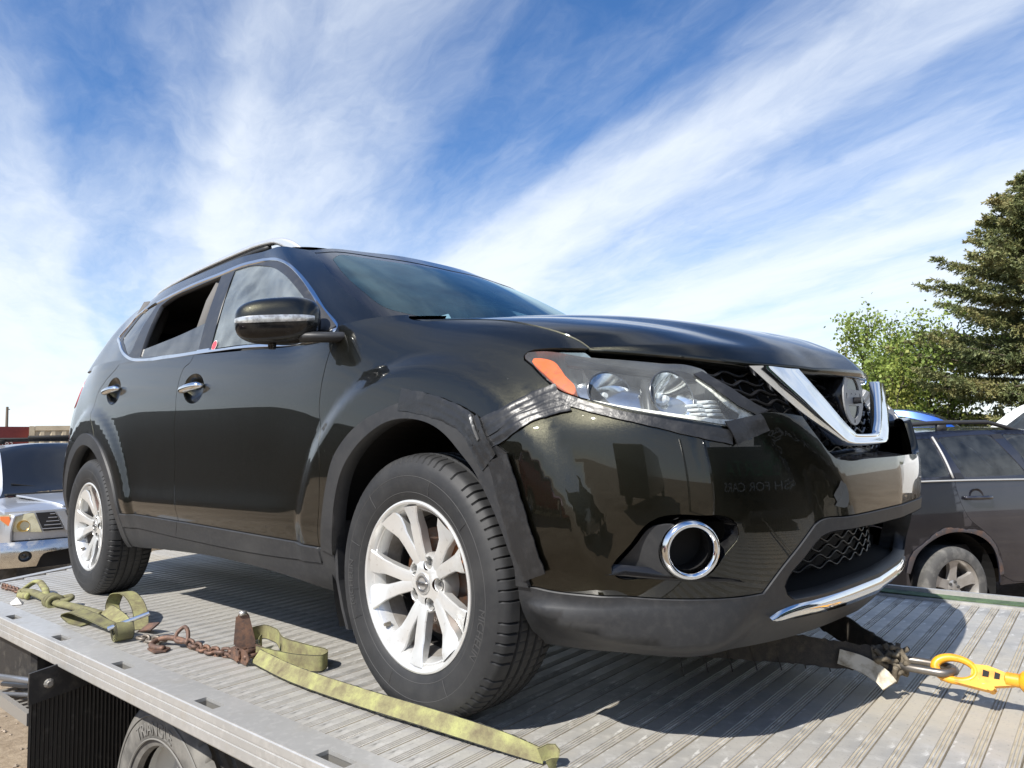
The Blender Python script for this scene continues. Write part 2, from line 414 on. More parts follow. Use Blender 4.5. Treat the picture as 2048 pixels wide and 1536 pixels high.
# ---------- lower body of the SUV (right half, y<0) ----------
# front axle at x=0, rear axle at x=-2.705, deck at z=0
S_front=pch([0,.3,.5,.625,.72,.8,.86,.91,.955,.985,1.0],[0,.018,.048,.082,.115,.155,.205,.265,.345,.43,.52])
S_rear =pch([0,.3,.5,.7,.82,.9,.955,.985,1.0],[0,.012,.035,.085,.14,.21,.29,.37,.45])
ROWZ=[.235,.30,.38,.48,.58,.67,.75]
ROWW=[.785,.838,.868,.884,.892,.896,.897]
ROWX=[.848,.897,.925,.945,.955,.950,.935]
ROWS=[.800,.845,.868,.884,.893,.898,.900]       # half width at the doors
ROWR=[-3.50,-3.58,-3.63,-3.655,-3.66,-3.645,-3.615]
TA=[.22,.42,.58,.72,.84,.93,1.0]                 # height fractions of the rows above z=.75
TF=[.005,.016,.034,.060,.096,.138,.19]
TG=[.25,.5,.75,.9,1,1,1]
def extra(x): return .055*float(sstep(.0,.50,x))          # inset, fender
TD=[.001,.003,.007,.013,.021,.030,.040]          # inset, doors
TC=[.012,.028,.05,.08,.115,.16,.21]              # inset, front centre
TR=[.015,.035,.06,.085,.115,.15,.19]
COLT=[0,.25,.45,.6,.72,.81,.88,.935,.975,1.0]    # front arc stations (|y|/w)
COLX=[.20,-.02,-.22,-.42,-.62,-.85,-1.4,-2.0,-2.4,-2.705,-2.95,-3.08]   # side stations
COLR=[1.0,.975,.92,.85,.7,.45,0]
ztop_x=pch([-3.7,-3.2,-2.9,-2.2,-1.4,-.6,-.42,-.2,0,.2,.35,.45,.55,.75,.9],[1.22,1.235,1.225,1.20,1.135,1.09,1.12,1.135,1.118,1.088,1.052,1.02,.985,.945,.93])
def wside(x,w,ws):
    k=sstep(-.1,-.7,x); base=w+(ws-w)*k
    return base+.006*sstep(-.4,-1.2,x)-.028*sstep(-2.5,-3.15,x)
def _cols():
    P=[]
    for t in COLT:
        col=[]
        dt=1e-3; sl=(S_front(min(t+dt,1))-S_front(max(t-dt,0)))/(min(t+dt,1)-max(t-dt,0))
        nx,ny=.9,float(sl); L=np.hypot(nx,ny); nx/=L; ny/=L
        if t>.999: nx,ny=.0,1.
        for z,w,xf in zip(ROWZ,ROWW,ROWX): col.append((xf-float(S_front(t)),-t*w,z))
        zt=float(ztop_x(col[-1][0])); k=sstep(.55,.95,t)
        for a,f,c,g in zip(TA,TF,TC,TG):
            i=c*(1-k)+f*k+extra(col[6][0])*g*float(sstep(.6,.88,t))
            b=col[6]
            col.append((b[0]-nx*i-.0*k,b[1]+ny*i,.75+(zt-.75)*a))
        P.append(col)
    for x in COLX:
        col=[(x,-float(wside(x,w,ws)),z) for z,w,ws in zip(ROWZ,ROWW,ROWS)]
        zt=float(ztop_x(x)); k=sstep(.05,-.42,x)
        for a,f,d,g in zip(TA,TF,TD,TG):
            i=f*(1-k)+d*k+extra(x)*g*(1-k)+.075*a*a*float(sstep(-2.75,-3.25,x)); col.append((x,col[6][1]+i,.75+(zt-.75)*a))
        P.append(col)
    for t in COLR:
        col=[]
        dt=1e-3; sl=(S_rear(min(t+dt,1))-S_rear(max(t-dt,0)))/(min(t+dt,1)-max(t-dt,0))
        nx,ny=.9,float(sl); L=np.hypot(nx,ny); nx/=L; ny/=L
        for z,ws,xr in zip(ROWZ,ROWS,ROWR):
            w=ws-.03
            col.append((xr+float(S_rear(t)),-t*w,z))
        zt=float(ztop_x(-3.2)); k=sstep(.93,1.,t)
        for a,d,c in zip(TA,TD,TR):
            i=c*(1-k)+d*k+.075*a*a*k; b=col[6]; col.append((b[0]+nx*i,b[1]+ny*i,.75+(zt-.75)*a))
        P.append(col)
    return np.array(P)          # (cols, rows, 3)
_LN=_cols()
_lk=np.concatenate([[0],np.cumsum(np.linalg.norm(np.diff(_LN[:,4,:],axis=0),axis=1))])
_lv=np.array(ROWZ+[.75+.38*a for a in TA])
_LWu,_LWv=nspl(_lk),nspl(_lv)
LU,LV0,LV1=_lk[-1],_lv[0],_lv[-1]
def Lbase(uv):
    uv=np.atleast_2d(uv); a=_LWu(np.clip(uv[:,0],0,LU)); b=_LWv(np.clip(uv[:,1],LV0,LV1))
    P=np.einsum('ni,nj,ijk->nk',a,b,_LN)
    P[:,2]+=np.minimum(uv[:,1]-LV0,0)
    return P
def Lnorm0(uv,F,e=2e-3):
    uv=np.atleast_2d(uv).astype(float); lo=np.array([0.,0.]);
    du=F(uv+[e,0])-F(uv-[e,0]); dv=F(uv+[0,e])-F(uv-[0,e])
    n=np.cross(dv,du); n/=np.maximum(np.linalg.norm(n,axis=1),1e-12)[:,None]
    return n
def Ldisp(P):
    x,y,z=P[:,0],P[:,1],P[:,2]; d=np.zeros(len(P))
    side=sstep(-.55,-.8,y)
    for cx,s in ((0.,1),(-2.705,1)):
        r=np.hypot(x-cx,(z-.35)*1.0)
        d+=.020*side*(1-sstep(.575,.645,r))*sstep(.25,.5,z)
    # shoulder crease along the doors, hollow below it and sill kick-out
    dr=sstep(-.5,-.75,x)*sstep(-2.5,-2.1,-(-x)) if False else sstep(-.45,-.8,x)*(1-sstep(-1.95,-2.35,x))
    d+=dr*(-.010*np.exp(-((z-.70)/.15)**2)+.010*np.exp(-((z-.50)/.055)**2))
    # bumper: centre block standing forward of the corners
    fr=sstep(.5,.62,x)
    ay=np.abs(y)
    lim=.36+.24*sstep(.50,.86,z)
    d+=.030*fr*(1-sstep(lim-.075,lim+.075,ay))*sstep(.40,.5,z)*(1-sstep(.80,.9,z))
    # lower lip: a rounded ridge with a lighter shelf above it
    zc=np.interp(x,[.40,.55,.67,.76,.84,1.0],[.365,.325,.298,.284,.300,.32])
    fl=sstep(.36,.46,x)*sstep(.54,.66,ay)*(1-sstep(.36,.385,z))
    d+=.034*fl*np.clip(1-np.abs(z-zc)/.085,0,1)**1.1
    return d
def Lf(uv):
    P=Lbase(uv); n=Lnorm0(uv,Lbase); return P+n*Ldisp(P)[:,None]
# ---------- greenhouse (right half) ----------
# columns from windscreen centre round to the rear glass centre, rows belt -> roof edge
def beltz(x): return ztop_x(x)
_gx=[-.42,-.62,-.85,-1.2,-1.6,-2.0,-2.4,-2.7,-2.95]
def _gcols():
    P=[];R=np.linspace(0,1,6)
    def add(b,t,bow,out):
        b=np.array(b,float);t=np.array(t,float); out=np.array(out,float)
        P.append([b+(t-b)*r+out*bow*4*r*(1-r) for r in R])
    add((-.22,0,1.15),(-.93,0,1.578),.022,(.5,0,.86))
    add((-.225,-.22,1.148),(-.937,-.20,1.576),.022,(.5,0,.86))
    add((-.25,-.45,1.142),(-.953,-.40,1.563),.02,(.5,-.1,.86))
    add((-.285,-.62,1.135),(-.965,-.545,1.55),.02,(.5,-.25,.8))
    add((-.33,-.735,1.125),(-.985,-.615,1.535),.02,(.4,-.45,.75))     # windscreen edge
    add((-.37,-.80,1.115),(-1.05,-.642,1.552),.02,(.2,-.8,.5))
    for i,x in enumerate(_gx):
        f=(x-_gx[0])/(_gx[-1]-_gx[0])
        xt=-1.12+(-2.95+1.12)*f
        zt=float(pch([-3.0,-2.6,-2.2,-1.6,-1.12],[1.53,1.580,1.605,1.605,1.572])(xt))
        yt=-float(pch([-3.0,-2.6,-2.0,-1.12],[.61,.640,.655,.655])(xt))
        yb=-(.866-.045*sstep(-2.4,-3.0,x)); zb=float(beltz(x))-.012
        add((x,yb,zb),(xt,yt,zt),.024,(0,-.9,.4))
    add((-3.12,-.790,1.215),(-3.00,-.575,1.495),.02,(-.4,-.8,.4))
    add((-3.23,-.70,1.21),(-3.05,-.50,1.505),.02,(-.7,-.5,.4))
    add((-3.345,-.50,1.205),(-3.08,-.32,1.52),.02,(-.9,0,.4))
    add((-3.37,0,1.205),(-3.10,0,1.535),.02,(-.9,0,.4))
    return np.array(P)
_GN=_gcols()
_gk=np.concatenate([[0],np.cumsum(np.linalg.norm(np.diff(_GN[:,2,:],axis=0),axis=1))])
_gv=np.linspace(0,.5,6)
_GWu,_GWv=nspl(_gk),nspl(_gv)
GU,GV=_gk[-1],.5
def Gf(uv):
    uv=np.atleast_2d(uv); a=_GWu(np.clip(uv[:,0],0,GU)); b=_GWv(np.clip(uv[:,1],-.06,GV+.03))
    return np.einsum('ni,nj,ijk->nk',a,b,_GN)
# ---------- hood and roof as height fields ----------
hood_edge_y=pch([-.45,-.2,0,.2,.35,.47,.60,.75,.95],[.715,.722,.722,.718,.708,.69,.66,.62,.5])
hood_c=pch([-.5,-.2,0,.2,.4,.55,.68,.78,.86,.92],[1.190,1.172,1.155,1.130,1.095,1.062,1.025,.985,.945,.905])
def hoodz(x,y):
    zc=hood_c(x); e=np.abs(y)/.72
    zt=ztop_x(x)
    drop=(zc-(zt+.004))
    base=zc-drop*np.clip(e,0,1.3)**2.6
    # raised centre with two soft creases
    k=sstep(.25,.75,x*0+(x+.4)/1.2)
    cre=.42-.10*np.clip((x+.3)/1.1,0,1)
    return base+.010*(1-sstep(cre-.05,cre+.07,np.abs(y)))*sstep(.95,.7,x)
def roofz(x,y):
    zc=pch([-3.14,-2.9,-2.5,-2.0,-1.6,-1.2,-.9],[1.53,1.575,1.625,1.655,1.66,1.638,1.572])(x)
    ze=pch([-3.02,-2.6,-2.2,-1.6,-1.12,-.97],[1.492,1.552,1.575,1.575,1.55,1.53])(x)
    e=np.clip(np.abs(y)/.64,0,1.1)
    return zc-(zc-ze)*e**2.4
TR={
 'archin':[(1.988,0.401),(1.964,0.472),(1.938,0.563),(1.89,0.66),(1.828,0.72),(1.741,0.77),(1.647,0.799),(1.558,0.8),(1.486,0.784),(1.42,0.752),(1.362,0.709),(1.315,0.667),(1.284,0.621),(1.248,0.56),(1.217,0.5),(1.191,0.435),(1.191,0.394),(1.178,0.315),(1.15,0.269),(1.122,0.248)],
 'archout':[(2.046,0.416),(2.013,0.515),(1.981,0.606),(1.936,0.696),(1.863,0.76),(1.776,0.804),(1.701,0.826),(1.624,0.845),(1.55,0.848),(1.47,0.834),(1.386,0.797),(1.309,0.753),(1.271,0.706),(1.25,0.647),(1.223,0.565),(1.189,0.482),(1.151,0.396)],
 'seamFD':[(2.007,1.088),(2.031,0.998),(2.048,0.927),(2.055,0.854),(2.027,0.741),(2.036,0.559),(2.068,0.417)],
 'seamDD':[(3.085,1.097),(3.135,1.073),(3.162,1.019),(3.173,0.958),(3.173,0.898),(3.183,0.864),(3.188,0.702),(3.189,0.576),(3.167,0.504),(3.165,0.438),(3.203,0.369)],
 'seamRD':[(3.937,1.125),(4.098,1.044),(4.207,0.984),(4.241,0.935),(4.153,0.823)],
 'rclad':[(3.786,0.444),(3.17,0.438),(2.196,0.419),(2.048,0.411)],
 'rgap':[(3.783,0.375),(3.204,0.366),(2.226,0.36),(2.091,0.365)],
 'sill':[(3.929,0.279),(3.735,0.28),(3.393,0.296),(2.72,0.309),(2.273,0.285),(2.131,0.269)],
 'hl':[(1.226,0.996),(1.222,1.01),(1.205,1.015),(1.06,1.038),(0.916,1.055),(0.785,1.061),(0.674,1.052),(0.657,1.037),(0.656,0.977),(0.636,0.898),(0.601,0.824),(0.593,0.775),(0.607,0.755),(0.663,0.754),(0.758,0.778),(0.855,0.815),(0.98,0.864),(1.071,0.896),(1.129,0.932),(1.182,0.966)],
 'amber':[(1.205,0.997),(1.126,1.002),(1.076,0.963),(1.036,0.923),(1.036,0.899),(1.072,0.914),(1.123,0.946)],
 'seamBF':[(1.084,0.902),(1.165,0.814),(1.286,0.765)],
 'ftip':[(1.218,1.011),(1.175,1.029),(1.115,1.048),(1.04,1.078)],
 'grilledge':[(0.592,0.779),(0.567,0.801),(0.516,0.789),(0.46,0.775),(0.447,0.746),(0.424,0.714),(0.399,0.687),(0.374,0.671),(0.33,0.665),(0.195,0.667)],
 'bclad':[(1.151,0.396),(1.099,0.391),(0.98,0.388),(0.871,0.381),(0.761,0.377),(0.646,0.374),(0.593,0.375)],
 'bframe':[(0.593,0.375),(0.538,0.43),(0.482,0.477),(0.432,0.519)],
 'bframe2':[(0.432,0.519),(0.414,0.528),(0.339,0.534),(0.219,0.536),(0.016,0.537)],
 'lgr_a':[(0.482,0.348),(0.513,0.365),(0.525,0.384),(0.515,0.406),(0.476,0.437),(0.411,0.488)],
 'lgr_top':[(0.411,0.488),(0.393,0.495),(0.319,0.503),(0.199,0.503),(0.054,0.501)],
 'lgr_bot':[(0.482,0.348),(0.373,0.346),(0.211,0.348),(0.056,0.35)],
 'fogrec':[(0.955,0.438),(0.918,0.499),(0.878,0.547),(0.858,0.557),(0.83,0.562),(0.77,0.559),(0.702,0.551),(0.681,0.536),(0.676,0.516),(0.707,0.477),(0.748,0.43),(0.765,0.425),(0.874,0.426),(0.943,0.428)],
 'fogbez':[(0.946,0.438),(0.911,0.49),(0.871,0.537),(0.846,0.543),(0.771,0.538),(0.707,0.53),(0.691,0.515),(0.722,0.478),(0.757,0.434),(0.774,0.432),(0.874,0.434)],
 'foglip':[(0.97,0.435),(0.928,0.43),(0.841,0.422),(0.764,0.417),(0.649,0.406)],
 'chr_t':[(0.563,0.316),(0.538,0.325),(0.501,0.332),(0.391,0.335),(0.256,0.335),(0.063,0.334)],
 'chr_b':[(0.549,0.306),(0.476,0.301),(0.394,0.299),(0.257,0.293),(0.094,0.287)],
 'v_out':[(0.454,1.066),(0.507,0.928),(0.477,0.842),(0.414,0.747),(0.335,0.697)],
 'v_in':[(0.129,1.095),(0.332,0.865),(0.282,0.751),(0.238,0.721)],
 'v_bot':[(0.335,0.697),(0.303,0.693),(0.188,0.692)],
 'hood_gap':[(1.676,1.105),(1.581,1.106),(1.398,1.107),(1.25,1.094),(1.153,1.089),(1.086,1.088),(1.04,1.078)],
 'handleF':[(3.007,0.987)],
 'handleR':[(3.951,1)],
 'handleFe':[(3.142,0.988),(2.883,0.984)],
 'handleRe':[(4.076,1.002),(3.823,0.995)],
 'crease':[(1.983,0.871),(1.924,0.929),(1.802,0.968),(1.604,0.982),(1.419,0.953),(1.266,0.898),(1.184,0.842)],
 'tape1':[(1.285,0.763),(1.203,0.796),(1.149,0.847),(1.073,0.891)],
 'tape2':[(1.26,0.737),(1.181,0.769),(1.12,0.813),(1.04,0.848)],
 'tape3':[(1.247,0.706),(1.21,0.682)],
 'tapebig':[(1.224,0.694),(1.2,0.595),(1.168,0.504),(1.135,0.423)],
 'tapeL':[(1.613,0.856),(1.519,0.841),(1.418,0.814),(1.332,0.778),(1.289,0.745)],
 'tapeLb':[(1.322,0.782),(1.281,0.724),(1.252,0.683)],
 'tapeHl':[(1.08,0.878),(1,0.844),(0.903,0.799),(0.764,0.746),(0.668,0.724)],
 'tapeHr':[(0.668,1.025),(0.658,0.92),(0.623,0.848),(0.579,0.801)],
 'tapeHc':[(0.664,0.74),(0.591,0.767)],
 'dlo_o':[(0.853,0.004),(0.849,0.091),(0.844,0.183),(0.85,0.269),(0.879,0.352),(0.944,0.408),(1.062,0.444),(1.211,0.447),(1.505,0.437),(1.864,0.432),(2.255,0.398),(2.547,0.372),(2.678,0.354),(2.773,0.265),(2.825,0.206),(2.723,0.136),(2.562,0.035),(2.449,-0.005),(2.35,-0.016),(2.073,-0.005),(1.793,0.012),(1.327,0.018),(0.984,0.001),(0.894,-0.016),(0.853,0.004)],
 'w_front':[(1.392,0.42),(1.127,0.412),(1.021,0.378),(0.942,0.301),(0.905,0.193),(0.895,0.1),(0.892,0.049)],
 'w_front_b':[(0.921,0.009),(0.977,0.008),(1.289,0.027),(1.674,0.026)],
 'w_rear':[(1.546,0.415),(1.866,0.403),(2.222,0.365),(2.294,0.34),(2.325,0.193),(2.369,0.011),(2.043,0.013),(1.778,0.026)],
 'w_quart':[(2.376,0.377),(2.569,0.357),(2.648,0.259),(2.703,0.174),(2.626,0.116),(2.505,0.039),(2.435,0.209)],
 'ws_edge':[(0.699,0.472),(0.728,0.3),(0.732,0.155),(0.703,0.06)],
 'ws_top':[(0.699,0.472),(0.471,0.46),(0.261,0.437),(0.068,0.418)],
 'sail':[(0.859,0.126),(0.856,0.061),(0.855,0.007),(0.885,-0.003),(0.926,-0.001)],
 'apseam':[(0.839,-0.004),(0.799,0.037),(0.743,0.083)],
}
VO=[(-0.515, 0.898), (-0.449, 0.851), (-0.384, 0.809), (-0.299, 0.756), (-0.2, 0.703)]
VI=[(-0.312, 0.896), (-0.219, 0.821), (-0.139, 0.76), (-0.093, 0.734)]
# ================= the black SUV =================
def paint_mat():
    m=bpy.data.materials.new('dark_olive_metallic_paint'); m.use_nodes=True; nt=m.node_tree; N=nt.nodes; LK=nt.links; b=N['Principled BSDF']
    b.inputs['Metallic'].default_value=1.0; b.inputs['Roughness'].default_value=.36
    b.inputs['Coat Weight'].default_value=1; b.inputs['Coat Roughness'].default_value=.015; b.inputs['Coat IOR'].default_value=1.5
    tc=N.new('ShaderNodeTexCoord'); vo=N.new('ShaderNodeTexVoronoi'); vo.inputs['Scale'].default_value=2400; LK.new(tc.outputs['Object'],vo.inputs[0])
    # metal flake: every cell of the base coat leans a little differently
    sub=N.new('ShaderNodeVectorMath'); sub.operation='SUBTRACT'; LK.new(vo.outputs['Color'],sub.inputs[0]); sub.inputs[1].default_value=(.5,.5,.5)
    sc=N.new('ShaderNodeVectorMath'); sc.operation='SCALE'; LK.new(sub.outputs[0],sc.inputs[0]); sc.inputs['Scale'].default_value=.25
    ge=N.new('ShaderNodeNewGeometry'); ad=N.new('ShaderNodeVectorMath'); LK.new(ge.outputs['Normal'],ad.inputs[0]); LK.new(sc.outputs[0],ad.inputs[1])
    no=N.new('ShaderNodeVectorMath'); no.operation='NORMALIZE'; LK.new(ad.outputs[0],no.inputs[0]); LK.new(no.outputs[0],b.inputs['Normal'])
    # dust film and tiny stone chips
    n=N.new('ShaderNodeTexNoise'); n.inputs['Scale'].default_value=3.5; n.inputs['Detail'].default_value=6; LK.new(tc.outputs['Object'],n.inputs[0])
    r=N.new('ShaderNodeMapRange'); LK.new(n.outputs[0],r.inputs[0]); r.inputs[1].default_value=.35; r.inputs[2].default_value=.75; r.inputs[3].default_value=.004; r.inputs[4].default_value=.03
    LK.new(r.outputs[0],b.inputs['Coat Roughness'])
    v2=N.new('ShaderNodeTexVoronoi'); v2.inputs['Scale'].default_value=26; LK.new(tc.outputs['Object'],v2.inputs[0])
    r2=N.new('ShaderNodeMapRange'); LK.new(v2.outputs['Distance'],r2.inputs[0]); r2.inputs[1].default_value=.024; r2.inputs[2].default_value=.018
    n3=N.new('ShaderNodeTexNoise'); n3.inputs['Scale'].default_value=3; LK.new(tc.outputs['Object'],n3.inputs[0])
    r3=N.new('ShaderNodeMapRange'); LK.new(n3.outputs[0],r3.inputs[0]); r3.inputs[1].default_value=.52; r3.inputs[2].default_value=.56
    mu=N.new('ShaderNodeMath'); mu.operation='MULTIPLY'; LK.new(r2.outputs[0],mu.inputs[0]); LK.new(r3.outputs[0],mu.inputs[1])
    mx=N.new('ShaderNodeMixRGB'); LK.new(mu.outputs[0],mx.inputs[0]); mx.inputs[1].default_value=(.0195,.019,.0135,1); mx.inputs[2].default_value=(.45,.45,.43,1)
    LK.new(mx.outputs[0],b.inputs['Base Color'])
    return m
PAINT=paint_mat()
CLAD=mat('black_plastic_cladding',(.021,.022,.0245),.50,noise=[(5,(.052,.051,.049),.5,.95,.12,6),(60,(.035,.035,.036),.45,.8,0,3)],bump=(420,.12,.001))
BLK=mat('matt_black_inner',(.006,.006,.0065),.75)
GLOSSB=mat('gloss_black_plastic',(.007,.007,.008),.14,noise=(14,(.03,.03,.028),.55,.9,.15,4))
CHROME=mat('chrome_trim',(.78,.79,.80),.07,1,noise=(9,(.55,.54,.5),.55,.9,.18,5))
SATIN=mat('satin_silver_trim',(.70,.71,.72),.33,.7,noise=(18,(.5,.5,.48),.5,.9,.12,4))
ALLOY=mat('painted_alloy_silver',(.66,.66,.645),.30,.5,coat=.6,coat_rough=.12,noise=[(7,(.47,.45,.41),.48,.85,.12,6),(70,(.36,.33,.29),.62,.85,.1,3)])
RUB=mat('tyre_rubber',(.017,.0175,.019),.60,noise=[(6,(.040,.0395,.039),.45,.8,.05,7),(46,(.027,.027,.027),.5,.8,0,4)],bump=(160,.1,.0015))
TAPE=mat('black_cloth_tape',(.016,.0165,.018),.34,noise=(30,(.04,.04,.041),.5,.9,.18,5),bump=[45,.30,.006])
WGLASS=glass('tinted_side_glass',(.10,.115,.12),1.6,0,.14,(.42,.45,.46))  # pale diffuse haze stands in for bright reflection on the glass
FGLASS=glass('front_side_glass',(.46,.53,.54),1.6,0,.30,(.42,.47,.47))  # light diffuse haze imitates sky mirrored in the front side windows
WSGLASS=glass('windscreen_glass',(.34,.54,.60),1.68,0,.05,(.16,.38,.48),(.72,.93,1.0))  # teal haze and gloss tint put the sky's reflection into the colour
LENS=glass('headlamp_lens',(.97,.99,.99),1.38,.01,.06,(.80,.83,.82))
SEATM=mat('dark_seat_fabric',(.028,.028,.03),.9); BEIGE=mat('light_headlining',(.10,.095,.085),.9)
car=empty('suv',(0,0,0),0,'dark olive-black SUV with taped front corner on the flatbed deck','suv')
def U(x): return 1.59-x
def VZ(x,z): 
    zt=float(ztop_x(x)); return z if z<.75 else .75+.38*(z-.75)/(zt-.75)
def arch(cx,a,b,t0,t1,n=40):
    th=np.radians(np.linspace(t0,t1,n)); return np.array([(U(cx+a*math.cos(t)),VZ(cx,.35+b*math.sin(t))) for t in th])
def ell(c,a,b,n=40):
    th=np.linspace(0,2*np.pi,n,endpoint=False); return np.stack([c[0]+a*np.cos(th),c[1]+b*np.sin(th)],1)
def car_lower():
    st=.016; T=TR; C=[]
    def c(*lists,closed=False,sm=True):
        pts=[q for l in lists for q in l]; C.append((crom(pts,st,closed) if sm else np.array(pts),closed))
    ai=T['archin']; c([(ai[0][0]+.02,.225),(ai[0][0]+.01,.30)],ai,[(ai[-1][0]-.02,.215)])
    ao=T['archout']; c([ai[0]],[ao[0]],sm=False); c(ao)
    s=T['seamFD']; c([(s[0][0]+.004,1.14)],s,[(s[-1][0],.40),(s[-1][0],.362)])
    s=T['seamDD']; c([(s[0][0]-.012,1.14)],s,[(s[-1][0],.36)])
    s=T['seamRD']; c([(s[0][0]-.01,1.14)],s,[(4.13,.78)])
    rao=arch(-2.705,.492,.492,-20,200,60); rai=arch(-2.705,.432,.432,-22,202,60)
    C.append((rao,False)); C.append((rai,False))
    c([(3.84,.4435)],T['rclad'][:-1],[ao[0]]); c([(3.84,.378)],[(3.76,.379),T['rgap'][1],T['rgap'][2],(T['seamFD'][-1][0]-.003,.366)])
    c([(3.93,.272),(3.80,.279)],T['sill'][1:],[(2.0,.262),(1.95,.262)])
    c(T['hl'],closed=True)
    hg=T['hood_gap']; c([(1.76,1.14),(1.735,1.118)],hg)
    c([(T['hl'][1][0],T['hl'][1][1]-.004)],T['ftip'])
    s=T['seamBF']; a_=np.array(s[0]); b_=np.array(s[-1]); hlc=np.mean(np.array(T['hl']),0); c([tuple(a_+(hlc-a_)*.2)],s,[tuple(b_+(b_-np.array(s[1]))*.4)])
    g=T['grilledge']; c([(.60,.79)],[(.583,.797)],g[1:4]); c(g[3:8],[(.33,.664),(.195,.664),(0,.664)])
    c([(1.21,.397)],T['bclad']); c([T['bclad'][-1]],T['bframe'][1:]); c(T['bframe2'],[(-.01,.537)])
    c(T['lgr_a']); c(T['lgr_top'][:-1],[(.0,.503)]); c(T['lgr_bot'][:-1],[(0,.349)])
    c(T['fogrec'],closed=True)
    hF,hR=(3.007,.985),(3.955,.995)
    C.append((ell(hF,.098,.060),True)); C.append((ell(hR,.098,.056),True))
    c([(4.38,.785),(4.60,.798),(4.9,.81),(5.3,.80),(LU+.01,.80)]); c([(4.70,.40),(5.2,.41),(LU+.01,.42)])
    tl=[(4.76,1.03),(4.81,1.095),(4.88,1.124),(5.2,1.122),(5.45,1.10),(5.5,1.03),(5.3,.985),(5.0,.955),(4.82,.965)]; c(tl,closed=True)
    uv,Tt,comps,find=regions(C,(0,LU,LV0,LV1),.021)
    fx=lambda q:q[:,0]<1e-4
    fr=lambda q:(q[:,0]<1e-4)|(q[:,0]>LU-1e-4)
    def get(pt): 
        k=find(pt)
        if k is None: print('SEED MISS',pt); return None
        return Tt[comps[k]]
    seeds=dict(bumper=(.8,.65),cladF=(.9,.30),fender=(1.5,.97),flareF=(1.6,.826),doorF=(2.5,.7),doorR=(3.5,.7),quarter=(4.4,1.0),dcF=(2.6,.40),dcR=(3.5,.41),
       rocker=(2.8,.335),flareR=(4.295,.803),rbump=(5.2,.6),rclad=(5.2,.32),lens=(.85,.9),tail=(5.2,1.05))
    R={k:get(v) for k,v in seeds.items()}
    ks=[find(v) for v in seeds.values()]
    for a in range(len(ks)):
        for b in range(a): 
            if ks[a]==ks[b]: print('SAME REGION',list(seeds)[a],list(seeds)[b])
    def both(name,key,m,off=0,depth=.014,gap=.0018,fixf=None,joined=False):
        ps=[panel(uv,R[key],Lf,off,gap,depth,sg,fixf) for sg in(1,-1)]
        if joined: return [pobj(name,join(*ps),m,car)]
        return [pobj(name,p_,m,car) for p_ in ps]
    both('front_bumper','bumper',PAINT,depth=.02,fixf=fx,joined=True)
    both('bumper_cladding','cladF',CLAD,.004,.035,fixf=fx,joined=True)
    both('fender','fender',PAINT); both('wheel_arch_trim','flareF',CLAD,.010,.05,.0)
    out={}
    out['doorF']=both('front_door','doorF',PAINT); out['doorR']=both('rear_door','doorR',PAINT)
    both('quarter_panel','quarter',PAINT)
    both('door_cladding','dcF',CLAD,.008,.02); both('door_cladding','dcR',CLAD,.008,.02); both('rocker_panel','rocker',CLAD,.004,.04)
    both('wheel_arch_trim','flareR',CLAD,.010,.05,0)
    both('rear_bumper','rbump',PAINT,fixf=fr,joined=True); both('rear_cladding','rclad',CLAD,.004,.03,fixf=fr,joined=True)
    both('tail_lamp','tail',mat('tail_lamp_red',(.50,.10,.11),.12,coat=1),.004)
    out['hl']=both('headlight','lens',LENS,.002,0,.004)
    # hollow housings behind the headlamp lenses
    uvl=uv;Rl=R['lens']
    HOUS=mat('headlamp_housing_dark',(.22,.228,.235),.25,.6)
    for sg,o in zip((1,-1),out['hl']):
        w=panel(uvl,Rl,Lf,.001,.003,.10,sg); n=len(np.unique(Rl)); 
        V,Fc,N=w; keep=[f for f in Fc if len(f)==4]           # rim only
        b=panel(uvl,Rl,Lf,-.085,.003,0,sg)
        q=join((V,keep,N),b); obj('lamp_housing',mkmesh('lamp_housing',q[0],q[1],HOUS,False),o)
    return uv,R,out

LUV,LR,LOUT=car_lower()

